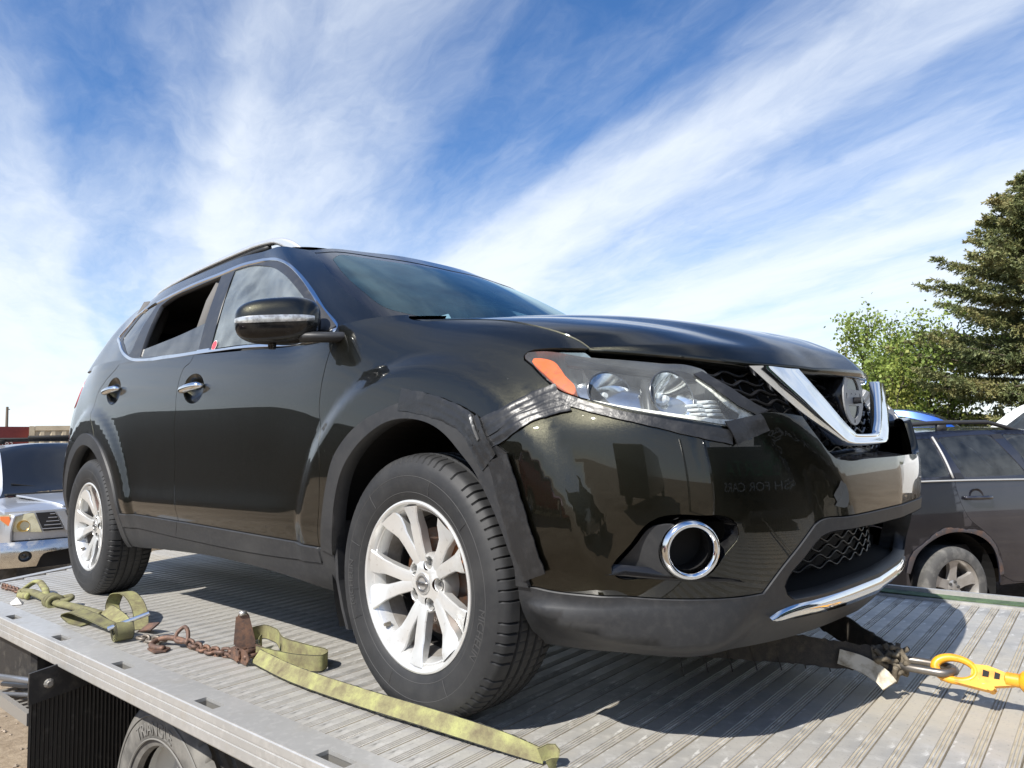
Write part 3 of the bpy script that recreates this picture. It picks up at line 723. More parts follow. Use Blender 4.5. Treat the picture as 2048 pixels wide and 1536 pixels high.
def car_front():
    # ---- headlamp insides ----
    for sg,lamp in zip((1,-1),LOUT['hl']):
        S=np.array([1,sg,1])
        def on(uvp,off): 
            q=np.array([uvp]); n=Lnorm0(q,Lf)[0]; return Lf(q)[0]+n*off,n
        REFL=mat('lamp_reflector',(.82,.84,.86),.09,1); 
        def bowl(uvp,r,depth,off,name,squash=1.0):
            c,n=on(uvp,off); n=n*.35+np.array([.93,-.12,0])*.65; n/=np.linalg.norm(n)
            a=np.cross(n,[0,0,1]); a/=np.linalg.norm(a); b=np.cross(a,n)
            P=[]
            for i in range(9):
                t=i/8; rr=r*math.sqrt(max(t,.0004)); h=-depth*(1-t)
                P.append([c+n*h+(a*math.cos(x)+b*math.sin(x)*squash)*rr for x in np.linspace(0,2*np.pi,25)])
            mb=MB(); mb.grid(np.array(P)*S); o=mb.obj(name,REFL,lamp,angle=50)
            k=MB(); k.tube(np.array([c+n*(-depth*.9),c+n*(-depth*.45),c+n*(-depth*.3)])*S,[.011,.012,.006],12); k.obj('bulb',mat('bulb_glass',(.75,.78,.8),.08,.4),lamp,angle=40)
            k=MB(); k.tube(np.array([c+(a*math.cos(x)+b*math.sin(x)*squash)*r*1.01 for x in np.linspace(0,2*np.pi,28,endpoint=False)])*S,.0022,6,True); k.obj('reflector_ring',mat('lamp_ring',(.14,.145,.15),.25,.8),lamp,smooth=True)
        def inner(pts,off,dep,name,m):
            uq,Tq,cq,fq=regions([(crom(pts,.012,True),True)],(.55,1.2,.70,1.08),.02); kk=fq(tuple(np.mean(pts,0))); return pobj(name,panel(uq,Tq[cq[kk]],Lf,off,0,dep,sg),m,lamp)
        inner([(1.045,.965),(1.00,1.000),(.90,.995),(.855,.985),(.848,.90),(.862,.835),(.93,.855),(1.00,.885)],-.040,.02,'reflector_shell',mat('lamp_shell_silver',(.62,.64,.66),.16,.95,noise=(25,(.40,.41,.42),.45,.75,.1,3)))
        inner([(.838,.985),(.78,.985),(.70,.96),(.655,.88),(.635,.80),(.70,.785),(.78,.808),(.845,.830)],-.050,.02,'reflector_shell',mat('lamp_shell_grey',(.42,.44,.45),.2,.85))
        inner([(1.10,1.024),(1.0,1.032),(.85,1.028),(.70,1.020),(.69,1.004),(.85,1.010),(1.0,1.016),(1.09,1.008)],-.006,.012,'lamp_brow',mat('lamp_brow_black',(.012,.012,.013),.25))
        bowl((.945,.930),.058,.06,-.022,'reflector',.86); bowl((.782,.918),.062,.055,-.016,'reflector',.95)
        # ribbed inner park-lamp blocks
        for k,(u_,v_) in enumerate(((.675,.86),(.71,.845))):
            c,n=on((u_,v_),-.03); mb=MB()
            for i in range(4): mb.box((c+np.array([-.004*i,-.001*i,-.012+.010*i]))*S,(.03,.045,.007),bev=.002)
            mb.obj('park_lamp',mat('clear_lamp_plastic',(.72,.75,.76),.12,.35),lamp,angle=40)
        # light strip along the lower edge and up the inner end
        low=[(1.00,.862),(.93,.842),(.86,.823),(.76,.790),(.68,.768),(.622,.772),(.612,.80),(.64,.86),(.665,.93),(.685,.99)]
        mb=strip_on(Lf,low,.030,-.004,.0,.012,3); V,Fc=mb.data(); mk=MB(); mk.add(V*S,Fc); mk.obj('light_strip',mat('frosted_light_strip',(.74,.74,.68),.35,.05,noise=(70,(.25,.25,.24),.5,.72,.2,3)),lamp,smooth=True)
        uvA,TA_,cA,fA=regions([(crom(TR['amber'],.01,True),True)],(1.0,1.2,.84,1.05),.015)
        k=fA((1.09,.95)); p_=panel(uvA,TA_[cA[k]],Lf,-.010,0,.02,sg)
        pobj('amber_reflector',p_,mat('amber_lamp_plastic',(.62,.105,.006),.22,coat=.5,noise=(90,(.40,.06,.004),.5,.7,.1,2)),lamp)
        # body-coloured eyelid/side wall separating the bowls
        c,n=on((.99,.93),-.03); mb=MB(); P=np.array([[on((1.035-.09*t,1.005-.13*t+.0*s),-.012-.06*s)[0] for s in(0,1)] for t in np.linspace(0,1,8)])*S; mb.grid(P); mb.obj('lamp_divider',mat('lamp_bezel_grey',(.09,.093,.095),.25,.4),lamp,smooth=True)
        c0=np.array([on((.845,.80+.02*i),-.02-.0*i)[0] for i in range(10)])
        mb=MB(); mb.tube(c0*S,.016,8); mb.obj('lamp_divider',mat('lamp_bezel_grey'),lamp,smooth=True)
    # ---- hood ----
    g=pch([0,.385,.6,.77,.9,1],[0,.147,.28,.453,.693,1])
    ns,nt_=46,41
    s=np.linspace(0,1,ns)
    xc=pch([0,.17,.34,.51,.68,.80,.90,.96,1],[-.33,-.12,.10,.32,.54,.69,.80,.865,.905])(s)
    zc=pch([-.33,-.12,.10,.32,.54,.69,.80,.865,.905],[1.174,1.162,1.141,1.110,1.066,1.025,.983,.950,.908])(xc)
    xe=pch([0,.17,.34,.51,.68,.80,.90,.96,1],[-.31,-.13,.03,.18,.32,.41,.475,.512,.530])(s)
    hg=Lf(np.array(TR['hood_gap'])); hg=hg[np.argsort(hg[:,0])]; print('hood edge',hg.round(3).tolist())
    hx=np.concatenate([[-.31,-.2],hg[:,0]]); xe=np.minimum(xe,hg[-1,0])
    ze=pch(hx,np.concatenate([[1.140,1.128],hg[:,2]+.003]))(xe); ye=pch(hx,np.concatenate([[.735,.752],-hg[:,1]-.003]))(xe)
    nexp=2.3+1.7*sstep(.8,1,s)
    t=np.linspace(-1,1,2*nt_-1)
    def hp(i_s,tt):
        X=np.interp(i_s,s,xc)-(np.interp(i_s,s,xc)-np.interp(i_s,s,xe))*g(np.abs(tt)); Y=np.interp(i_s,s,ye)*tt
        zc_,ze_=np.interp(i_s,s,zc),np.interp(i_s,s,ze)
        Z=zc_-(zc_-ze_)*np.abs(tt)**np.interp(i_s,s,nexp)
        cre=.60-.12*i_s
        Z=Z+.011*(1-sstep(cre-.07,cre+.10,np.abs(tt)))*(1-sstep(.86,1,i_s))-.004*np.exp(-((np.abs(tt)-cre-.1)/.09)**2)*(1-sstep(.86,1,i_s))
        return np.stack([X,Y,Z],-1)
    Sg,Tg=np.meshgrid(s,t,indexing='ij'); P=hp(Sg,Tg)
    N=np.cross(np.gradient(P,axis=0),np.gradient(P,axis=1)); N/=np.linalg.norm(N,axis=2)[...,None]; N*=np.sign(N[...,2:3])
    # a few shallow dents on the leading edge
    for (cx,cy,r,d) in((.83,-.22,.035,.004),(.80,-.02,.03,.004),(.76,.1,.04,.005),(.70,-.12,.03,.003)):
        k=np.exp(-(((P[...,0]-cx)**2+(P[...,1]-cy)**2)/r**2)); P[...,2]-=d*k
    N=np.cross(np.gradient(P,axis=0),np.gradient(P,axis=1)); N/=np.linalg.norm(N,axis=2)[...,None]; N*=np.sign(N[...,2:3])
    V=[P.reshape(-1,3)];NN=[N.reshape(-1,3)];Fc=[];b=P.shape[1]
    for i in range(ns-1):
        for j in range(b-1): Fc.append((i*b+j,(i+1)*b+j,(i+1)*b+j+1,i*b+j+1))
    n0=ns*b
    ring=[(ns-1,j) for j in range(b)]+[(i,b-1) for i in range(ns-2,-1,-1)]; ring=[(i,0) for i in range(ns-1)]+ring
    A=np.array([P[i,j] for i,j in ring]); 
    for lay,(dz,inn) in enumerate(((0,0),(-.010,.002),(-.020,.012),(-.024,.05))):
        c0=np.array([.1,0,0]); d=A-c0; d[:,2]=0; d/=np.linalg.norm(d,axis=1)[:,None]
        B=A-d*inn+np.array([0,0,dz]); V.append(B); nn=d*(.9-.3*lay)+np.array([0,0,.35-.5*lay]); NN.append(nn/np.linalg.norm(nn,axis=1)[:,None])
    m=len(ring)
    for lay in range(3):
        for k in range(m-1):
            a=n0+lay*m+k; Fc.append((a,a+m,a+m+1,a+1))
    pobj('hood',(np.concatenate(V),Fc,np.concatenate(NN)),PAINT,car)
    # ---- upper grille: dark recess with wavy bars, chrome V, bare badge bracket ----
    mb=MB()
    P=[[(np.clip(.78-.22*(abs(y)/.62)**2.2,.4,1)+.02*(1-k),y,.60+.30*k) for k in(0,1)] for y in np.linspace(-.54,.54,23)]
    mb.grid(np.array(P)); mb.box((.45,0,.55),(.30,1.0,.66)); gr=mb.obj('grille_recess',BLK,car,smooth=False)
    gm=mat('grille_bar_black',(.012,.012,.013),.28)
    def gx(y,z): # bar plane, a little behind the bumper skin
        return .876-.115*(np.abs(y)/.58)**2.1-.075*np.clip((z-.72)/.18,0,1)**1.5
    for k in range(9):
        z0=.690+.0245*k; y=np.linspace(-.56,.56,113); z=z0+.0065*np.sin(y*2*np.pi/.085+k*np.pi)
        mb=MB(); pts=np.stack([gx(y,z),y,z],1); mb.tube(pts,.0042,6,sx=1.6); mb.obj('grille_bar',gm,car,smooth=True)
    for k in range(26):
        y0=-.535+.0428*k; z=np.linspace(.68,.89,12); mb=MB(); mb.tube(np.stack([gx(y0+0*z,z)-.012,y0+0*z,z],1),.0028,5); mb.obj('grille_post',gm,gr,smooth=True)
    # chrome V: each arm a shallow channel section following (y,z) path on the grille plane
    def vx(y,z): return .912-.06*(np.abs(y)/.5)**2.0-.036*np.clip((z-.70)/.2,0,1)
    arm_o=np.array(VO); arm_i=np.array(VI)
    o_=np.vstack([crom(arm_o,.012),[(-.195,.699)],[(-.16,.697),(-.08,.696),(0,.696)]]); i_=np.vstack([crom(arm_i,.012),[(-.095,.732)],[(-.07,.730),(-.03,.729),(0,.729)]])
    def rs(c,n): 
        l=np.concatenate([[0],np.cumsum(np.linalg.norm(np.diff(c,axis=0),axis=1))]); q=np.linspace(0,l[-1],n); return np.stack([np.interp(q,l,c[:,0]),np.interp(q,l,c[:,1])],1)
    nV=44; o_=rs(o_,nV); i_=rs(i_,nV); W=np.linspace(0,1,9)
    prof=np.array([-.012,.004,.006,.004,.001,-.002,-.002,.002,-.014])     # dished cross-section
    P=[]
    for a,b_ in zip(o_,i_):
        row=[]
        for w,h in zip(W,prof): y,z=a+(b_-a)*w; row.append((vx(y,z)+h+.006,y,z))
        P.append(row)
    P=np.array(P); Pm=P[::-1][1:]*[1,-1,1]; P=np.concatenate([P,Pm]); mb=MB(); mb.grid(P,True)
    back=P.copy(); back[...,0]-=.012; mb.grid(back); mb.grid(np.stack([P[:,0],back[:,0]],1)); mb.grid(np.stack([P[:,-1],back[:,-1]],1))
    mb.obj('grille_chrome',CHROME,car,smooth=True)
    # black tray under the V
    mb=MB(); y=np.linspace(-.38,.38,25); mb.grid(np.array([[(.968-.10*(abs(q)/.4)**2,q,.6635),(.90-.08*(abs(q)/.4)**2,q,.674),(.87-.08*(abs(q)/.4)**2,q,.70)] for q in y])); mb.obj('grille_tray',GLOSSB,car)
    # badge bracket
    c=np.array((.868,0,.836)); mb=MB(); mb.lathe([(.074,-.07),(.080,-.03),(.081,.0),(.076,.008),(0,.008)],40,'x',c); br=mb.obj('badge_mount',GLOSSB,car,angle=35)
    BS=1.14
    ring_o=[(.072*math.cos(a),.072*math.sin(a)) for a in np.linspace(0,2*np.pi,48,endpoint=False)]
    def holes():
        H=[]
        H.append([(.047*math.cos(a),.010+.038*math.sin(a)) for a in np.linspace(math.radians(10),math.radians(170),14)])
        H.append([(.042*math.cos(a),-.012+.044*math.sin(a)) for a in np.linspace(math.radians(195),math.radians(345),14)])
        for x,y,w,h in((-.05,0,.008,.014),(.05,0,.008,.014),(0,.060,.012,.008),(0,-.062,.012,.008),(-.016,.006,.006,.003),(.016,.006,.006,.003)):
            H.append([(x-w/2,y-h/2),(x+w/2,y-h/2),(x+w/2,y+h/2),(x-w/2,y+h/2)])
        return H
    Cc=[(np.array(ring_o),True)]+[(np.array(h),True) for h in holes()]
    uvB,TB,cB,fB=regions(Cc,(-.08,.08,-.08,.08),.012,mind=.003)
    k=fB((.0655,0.02)); tt=TB[cB[k]]
    V=np.array([(0,q[0]*BS,q[1]*BS) for q in uvB]); f1=[tuple(f) for f in tt]
    V2=np.concatenate([V+[.012,0,0],V+[.008,0,0]])+c; n=len(V); cnt={}
    for f in f1:
        for a,b_ in((f[0],f[1]),(f[1],f[2]),(f[2],f[0])): cnt.setdefault((min(a,b_),max(a,b_)),[]).append((a,b_))
    Fc=f1+[tuple(i+n for i in f[::-1]) for f in f1]+[(v[0][0],v[0][0]+n,v[0][1]+n,v[0][1]) for v in cnt.values() if len(v)==1]
    obj('badge_bracket',mkmesh('badge_bracket',V2,Fc,mat('grey_bracket_plastic',(.27,.275,.28),.45),False),br)
    mb=MB(); mb.tube([c+(.012,.0,-.012),c+(.034,0,-.012)],[.010,.009],12); mb.obj('camera_eye',mat('lens_dark',(.02,.02,.022),.1),br,angle=40)
    # ---- lower grille ----
    mb=MB(); P=np.array([[(.80-.14*(abs(y)/.55)**2.2,y,z) for z in(.33,.52)] for y in np.linspace(-.52,.52,17)]); mb.grid(P)
    y=np.linspace(-.50,.50,21); 
    fl=np.array([[(.905-.10*(abs(q)/.5)**2.0,q,.345),(.80-.13*(abs(q)/.5)**2,q,.372)] for q in y]); mb.grid(fl)
    cl=np.array([[(.955-.13*(abs(q)/.42)**2,q*.84,.506),(.81-.1*(abs(q)/.5)**2,q*.84,.512)] for q in y]); mb.grid(cl)
    mb.obj('lower_grille_recess',BLK,car)
    for k in range(6):
        z0=.385+.022*k; y=np.linspace(-.47+.012*k,.47-.012*k,101); z=z0+.007*np.sin(y*2*np.pi/.09+k*np.pi); x=.845-.13*(np.abs(y)/.5)**2.2
        mb=MB(); mb.tube(np.stack([x,y,z],1),.0032,5,sx=1.6); mb.obj('grille_bar',mat('lower_grille_bar',(.014,.014,.015),.35),car,smooth=True)
    # frame bevel round the lower opening (part of the cladding, turned inwards)
    for sg in(1,-1):
        path=crom(TR['lgr_a'],.02); q=np.vstack([path,crom(TR['lgr_top'][:-1]+[(0,.503)],.02)[1:]])
        A=Lf(q)+Lnorm0(q,Lf)*.004; B=A-Lnorm0(q,Lf)*.03; B[:,2]+=-.006; B[:,0]-=.05
        mb=MB(); mb.grid(np.stack([A,B],1)*[1,sg,1]); mb.obj('grille_frame',CLAD,car,smooth=True)
    # chrome strip along the lip
    tp=crom(TR['chr_t'][:-1]+[(.0,.335)],.02); bt=crom([TR['chr_t'][0]]+TR['chr_b'][:-1]+[(0,.287)],.02)
    n=40; tp=rs(tp,n); bt=rs(bt,n); P=[]
    for a,b_ in zip(tp,bt):
        q=np.array([a+(b_-a)*w for w in(0,.12,.5,.88,1)]); nn=Lnorm0(q,Lf); P.append(Lf(q)+nn*np.array([.003,.015,.017,.012,.003])[:,None])
    P=np.array(P); P[-1,:,1]=0; P=np.concatenate([P,P[::-1][1:]*[1,-1,1]]); mb=MB(); mb.grid(P); mb.obj('lip_chrome',CHROME,car,smooth=True)
    # ---- fog lamp pockets ----
    for sg in(1,-1):
        S=np.array([1,sg,1])
        loop=crom(TR['fogrec'],.016,True); A=Lf(loop); nA=Lnorm0(loop,Lf)
        lc=loop.mean(0); inner=lc+(loop-lc)*.93; B=Lf(inner)-Lnorm0(inner,Lf)*.035
        mb=MB(); ring=np.stack([A-nA*.001,B],1); ring=np.concatenate([ring,ring[:1]]); mb.grid(ring*S); mb.obj('fog_pocket',GLOSSB,car,smooth=True)
        cuv=(.790,.4875); 
        bz=crom(TR['fogbez'],.016,True)
        hole=ell(cuv,.068,.062,36)
        uvF,TF_,cF,fF=regions([(bz,True),(hole,True)],(.62,1.0,.38,.6),.02)
        k=fF((.90,.47))
        def dsp(q,P): 
            d=np.hypot((q[:,0]-cuv[0])/1.1,q[:,1]-cuv[1]); return -.028+.030*(1-sstep(.062,.115,d))+.004*sstep(.875,.868,q[:,0])*(1-sstep(.062,.08,d))
        p_=panel(uvF,TF_[cF[k]],Lf,0,.001,.012,sg,None,dsp); bzo=pobj('fog_bezel',p_,CLAD,car)
        c0=Lf(np.array([cuv]))[0]; n0=Lnorm0(np.array([cuv]),Lf)[0]; ax=n0*.72+np.array([.69,-.1,0])*.28; ax/=np.linalg.norm(ax)
        a=np.cross(ax,[0,0,1]); a/=np.linalg.norm(a); b_=np.cross(a,ax)
        P=[]
        for r,h in((.060,-.055),(.0480,-.012),(.0490,.006),(.0545,.014),(.061,.013),(.0665,.003),(.0675,-.012),(.066,-.03)):
            P.append([c0+ax*h+(a*math.cos(x)+b_*math.sin(x))*r for x in np.linspace(0,2*np.pi,49)])
        mb=MB(); mb.grid(np.array(P)[1:]*S,sg<0); mb.obj('fog_ring',CHROME,bzo,smooth=True)
        P=[[c0+ax*h+(a*math.cos(x)+b_*math.sin(x))*r for x in np.linspace(0,2*np.pi,33)] for r,h in((.0490,-.005),(.055,-.07),(.001,-.075))]
        mb=MB(); mb.grid(np.array(P)*S); mb.obj('fog_bore',BLK,bzo)
        lip=crom(TR['foglip'],.02); A=Lf(lip)+Lnorm0(lip,Lf)*.001; tq=np.sin(np.linspace(0,np.pi,len(lip)))**.6; B=Lf(lip+np.stack([0*tq,.008*tq],1))+Lnorm0(lip,Lf)*(.008*tq-.001)[:,None]; C_=Lf(lip+[0,.020])-Lnorm0(lip,Lf)*.012
        mb=MB(); mb.grid(np.stack([A,B,C_],1)*S); mb.obj('fog_ledge',GLOSSB,car,smooth=True)
    # torn paint flap on the bumper
    q=ell((.36,.585),.024,.030,14)*1.0; q+=RNG.normal(0,.004,q.shape); P=Lf(q)+Lnorm0(q,Lf)*.0022
    mb=MB(); mb.add(np.vstack([P,[P.mean(0)]]),[(i,(i+1)%14,14) for i in range(14)]); mb.obj('paint_scrape',mat('bare_bumper_plastic',(.05,.055,.06),.5),car)
    # ---- black tape ----
    tp_=[('tape1',TR['tape1'],.058),('tape2',TR['tape2'],.052),('tapebig',TR['tapebig'],.068),('tapeL',TR['tapeL'],.060),('tapeLb',TR['tapeLb'],.066),('t3',TR['tape3'],.05),('tapeHl',TR['tapeHl'],.034)]
    for i,(nm,pa,w) in enumerate(tp_):
        strip_on(Lf,pa,w,.0125 if nm in('tapeL','tapeLb','tapebig') else .005,.0012 if nm!='tapeHl' else .0004,.010,9,seed=i).obj('tape',TAPE,car,smooth=True)
    strip_on(Lf,[(.690,1.0),(.655,.92),(.615,.85),(.578,.80)],.034,.008,.001,.010,5,seed=21).obj('tape',TAPE,car,smooth=True)
    strip_on(Lf,[(.672,.735),(.575,.765)],.060,.012,.001,.012,5,seed=22).obj('tape',TAPE,car,smooth=True)
    # torn edge of the arch trim: crumpled plastic showing at the gap
    mb=strip_on(Lf,[(1.318,.80),(1.30,.772),(1.278,.735)],.007,.019,.004,.004,5,seed=31); mb.obj('torn_trim',mat('torn_grey_plastic',(.09,.09,.09),.4,noise=(60,(.6,.6,.58),.52,.66,0,3)),car,smooth=True)
car_front()

def car_cabin():
    T=TR; st=.016; C=[]
    dlo=crom(T['dlo_o'][:-1],st,True)
    # tidy: offset inward for the chrome width
    def inset(c,d):
        t=np.roll(c,-1,0)-np.roll(c,1,0); t/=np.linalg.norm(t,axis=1)[:,None]; n=np.stack([-t[:,1],t[:,0]],1)
        a=.5*np.sum(c[:,0]*np.roll(c[:,1],-1)-np.roll(c[:,0],-1)*c[:,1]); return c+n*d*(1 if a>0 else -1)
    C.append((dlo,True)); di=inset(dlo,.017); C.append((di,True))
    wf=crom(T['w_front'],st); wfb=crom(T['w_front_b'],st); wfl=np.vstack([wf,wfb]); C.append((wfl,True))
    C.append((crom(T['w_rear'][:3],st),False)); wr=np.vstack([crom(T['w_rear'][:4],st),crom(T['w_rear'][3:6],st)[1:],crom(T['w_rear'][5:],st)[1:]]); C.append((wr,True))
    C.append((crom([(2.42,.050),(2.2,.082),(1.95,.122),(1.70,.165),(1.60,.18)],st),False))
    C.append((crom(T['w_quart'],st,True),True))
    wi=[(.0,.385),(.25,.40),(.46,.422),(.60,.432),(.655,.40),(.680,.30),(.680,.17),(.655,.075),(.60,.045),(.4,.03),(0,.03)]; C.append((np.vstack([crom(wi[:5],st),crom(wi[4:],st)[1:]]),False))
    we=T['ws_edge']; C.append((crom(we+[(.68,0),(.665,-.06)],st),False)); C.append((crom(T['ws_top']+[(-.01,.414)],st),False))
    C.append((np.vstack([crom([(.839,-.06)]+T['apseam']+[(.725,.10)],st)]),False))
    rg=[(GU-.56,.05),(GU-.50,.40),(GU-.40,.46),(GU+.01,.47)]; C.append((crom(rg,st),False)); C.append((crom([rg[0],(GU+.01,.045)],st),False))
    uv,Tt,comps,find=regions(C,(0,GU,-.014,GV),.03)
    fx=lambda q:(q[:,0]<1e-4)|(q[:,0]>GU-1e-4)
    def get(pt):
        k=find(pt)
        if k is None: print('G SEED MISS',pt); return None
        return Tt[comps[k]]
    kd=set()
    def both(name,pts,m,off=0,depth=.014,gap=.0012,fixf=None,joined=False,parents=None):
        t=np.concatenate([get(p_) for p_ in pts]); ps=[panel(uv,t,Gf,off,gap,depth,sg,fixf) for sg in(1,-1)]
        if joined: return [pobj(name,join(*ps),m,car)]
        return [pobj(name,p_,m,car) for p_ in ps]
    both('windscreen',[(.3,.2)],WSGLASS,.0,0,.001,fx,True)
    both('windscreen_border',[(.3,.418)],mat('black_glass_frit',(.006,.006,.007),.06,coat=.5),.0,0,.0,fx,True)
    both('side_frame',[(1.6,.48)],PAINT,.002,.02,.0005,fx,True)
    both('window_chrome',[(1.6,.4355)],CHROME,.006,.012,0)
    frame=mat('window_frame_black',(.022,.023,.026),.34,noise=(20,(.06,.06,.06),.5,.9,.1,4))
    ks=[]
    for p_ in((1.60,.20),(2.36,.25),(1.72,.30),(.875,.05),(2.30,.37)):
        k=find(p_)
        if k is not None and k not in ks: ks.append(k)
    gl=[find(p_) for p_ in((.3,.418),(1.2,.2),(2.05,.05),(2.05,.25),(2.55,.2),(1.6,.48),(1.6,.4355),(.3,.2))]
    t=np.concatenate([Tt[comps[k]] for k in ks if k not in gl])
    for sg in(1,-1): pobj('window_frame',panel(uv,t,Gf,.0,0,.02,sg),frame,car)
    both('front_window',[(1.2,.2)],FGLASS,-.004,0,0); both('rear_window',[(2.05,.05)],WGLASS,-.006,0,0); both('quarter_window',[(2.55,.2)],WGLASS,-.003,0,0)
    both('rear_screen',[(GU-.2,.25)],WGLASS,-.002,0,0,fx,True)
    xs=np.linspace(-.47,-.04,12); lo=Lf(np.stack([1.59-xs,0*xs+1.128],1)); gu=np.linspace(.90,.52,12); hi=Gf(np.stack([gu,0*gu+.012],1)); hi[:,2]-=.002+.045*sstep(.70,.58,gu)
    for sg in(1,-1):
        P=np.stack([lo+(0,0.002,-.004),lo*.66+hi*.34+(0,0,.004),lo*.33+hi*.67+(0,0,.004),hi],1); mb=MB(); mb.grid(P*[1,sg,1],sg<0); mb.obj('pillar_foot',PAINT,car,smooth=True)
    mb=MB(); mb.grid(np.array([[(x,y,1.135+.012*(1-(y/.75)**2)) for x in(-.24-.09*(abs(y)/.7)**2,-.40-.09*(abs(y)/.7)**2)] for y in np.linspace(-.74,.74,25)])); mb.obj('cowl_panel',CLAD,car,smooth=True)
    # ---- roof (Coons patch on the cabin's upper edge) ----
    uR=np.linspace(.70,GU-.52,60); side=Gf(np.stack([uR,0*uR+GV],1)); hd=Gf(np.stack([np.linspace(.70,0,22),[GV]*22],1)); rr=Gf(np.stack([np.linspace(GU-.52,GU,22),[GV]*22],1))
    H=np.concatenate([hd,hd[::-1][1:]*[1,-1,1]]); Rr=np.concatenate([rr,rr[::-1][1:]*[1,-1,1]]); A=side; B=side*[1,-1,1]
    m,n=len(A),len(H); s=np.concatenate([[0],np.cumsum(np.linalg.norm(np.diff(A,axis=0),axis=1))]); s/=s[-1]; t=np.linspace(0,1,n)
    s_=s[:,None,None]; t_=t[None,:,None]
    P=(1-t_)*A[:,None]+t_*B[:,None]+(1-s_)*H[None]+s_*Rr[None]-((1-s_)*(1-t_)*A[0]+(1-s_)*t_*B[0]+s_*(1-t_)*A[-1]+s_*t_*B[-1])
    P[...,2]+=(.030*np.sin(np.pi*np.clip(s,0,1))**1.3)[:,None]*(1-(2*t-1)**2)[None]**1.1
    P[...,2]-=.0045
    N=np.cross(np.gradient(P,axis=0),np.gradient(P,axis=1)); N/=np.linalg.norm(N,axis=2)[...,None]; N*=np.sign(N[...,2:3])
    V=P.reshape(-1,3); Fc=[(i*n+j,(i+1)*n+j,(i+1)*n+j+1,i*n+j+1) for i in range(m-1) for j in range(n-1)]
    V2=V-[0,0,.03]; mv=len(V)
    pobj('roof',(V,Fc,N.reshape(-1,3)),PAINT,car)
    obj('headliner',mkmesh('headliner',V2,Fc,BEIGE),car)
    q=np.array([(1.63,.046)]); sc_=Gf(q)[0]; sn=Lnorm0(q,Gf)[0]; e1=np.cross(sn,[0,0,1]); e1/=np.linalg.norm(e1); e2=np.cross(e1,sn)
    for r_,m_,o_ in((.022,mat('sticker_white',(.7,.68,.66),.5),.001),(.0195,mat('sticker_red',(.55,.06,.08),.5),.0016)):
        mb=MB(); mb.add([sc_+sn*o_]+[sc_+sn*o_+e1*r_*math.cos(a)+e2*r_*math.sin(a) for a in np.linspace(0,2*np.pi,24,endpoint=False)],[(0,1+i,1+(i+1)%24) for i in range(24)]); mb.obj('window_sticker',m_,car)
    # ---- roof rails ----
    rx=np.concatenate([np.linspace(-1.10,-1.32,9),np.linspace(-1.4,-2.5,23),np.linspace(-2.56,-2.78,8)])
    zr=pch([-2.78,-2.7,-2.58,-2.4,-1.9,-1.5,-1.36,-1.25,-1.16,-1.10],[1.575,1.615,1.640,1.655,1.672,1.675,1.668,1.652,1.618,1.580])(rx); yr=-.585-.012*np.sin((rx+1.1)/-1.68*np.pi)
    for sg in(1,-1):
        P=[]
        for i,(x,y,z) in enumerate(zip(rx,yr,zr)):
            e=min(1,min(abs(x+1.08),abs(x+2.80))/.22); w=.019*(.35+.65*e); h=.016+.03*(1-e)
            P.append([(x,(y+w*math.cos(a)),z-h+h*(1 if math.sin(a)>0 else .8)*np.sign(math.sin(a))*abs(math.sin(a))**.7) for a in np.linspace(0,2*np.pi,17)])
        mb=MB(); mb.grid(np.array(P)*[1,sg,1],sg>0); ro=mb.obj('roof_rail',SATIN,car,smooth=True)
        x=np.linspace(-1.36,-2.56,20); mb=MB(); z=np.interp(x,rx[::-1],zr[::-1])-.038
        mb.tube(np.stack([x,(np.interp(x,rx[::-1],yr[::-1])*sg),z],1),.014,8,sx=.8); mb.obj('rail_gasket',CLAD,ro,smooth=True)
    # ---- mirrors ----
    for sg in(1,-1):
        S=np.array([1,sg,1])
        c=np.array((-.545,-1.020,1.137)); ang=math.radians(36)
        lon=np.array((-math.sin(ang),-math.cos(ang),.0)); fw=np.array((math.cos(ang),-math.sin(ang),0)); up=np.array((0,0,1.))
        c=c+np.array((.012,.018,0)); P=[]
        n1,n2=28,40
        for i in range(n1):
            a=-math.pi/2+math.pi*i/(n1-1); row=[]
            for j in range(n2+1):
                b=2*math.pi*j/n2; e=lambda v,k:np.sign(v)*abs(v)**k
                l=e(math.sin(a),.72); r=e(math.cos(a),.62); f_=e(math.cos(b),.75); u_=e(math.sin(b),.8)
                hz=.075*(1-.10*l) if u_>0 else .075*(1-.02*l)
                row.append(c+lon*l*.132+fw*(r*f_*.070*(1 if f_>0 else .55))+up*(r*u_*hz-.004*l))
            P.append(row)
        P=np.array(P); up_=MB();lo_=MB(); Pm=P*S
        # upper shell painted, lower shell gloss black, split just under the indicator
        ju=[j for j in range(n2+1)]
        up_.grid(Pm[:,0:n2//2+1],sg>0); lo_.grid(Pm[:,n2//2:],sg>0)
        mo=up_.obj('mirror',PAINT,car,smooth=True); lo_.obj('mirror_lower_shell',GLOSSB,mo,smooth=True)
        idx=range(5,n1-1); row=np.array([P[i,1] for i in idx]); row0=np.array([P[i,n2] for i in idx]); row1=np.array([P[i,n2-1] for i in idx])
        w=np.linspace(.5,1,len(row))[:,None]; A_=row0+(row-row0)*.5; B_=row0+(row1-row0)*(.2+.9*w)
        mb=MB(); mb.grid(np.stack([A_+fw*.002,(A_+B_)/2+fw*.005,B_+fw*.002],1)*S); mb.obj('mirror_indicator',mat('clear_indicator',(.55,.57,.57),.16,.5,noise=(60,(.3,.3,.3),.4,.6,.1,2)),mo,smooth=True)
        arm=np.array([c+lon*-.06-up*.052,(-.455,-.945,1.082),(-.40,-.885,1.080),(-.385,-.85,1.082)])
        mb=MB(); mb.tube(crom(arm,.015)*S,.017,10,sx=1.6); mb.obj('mirror_arm',CLAD,mo,smooth=True)
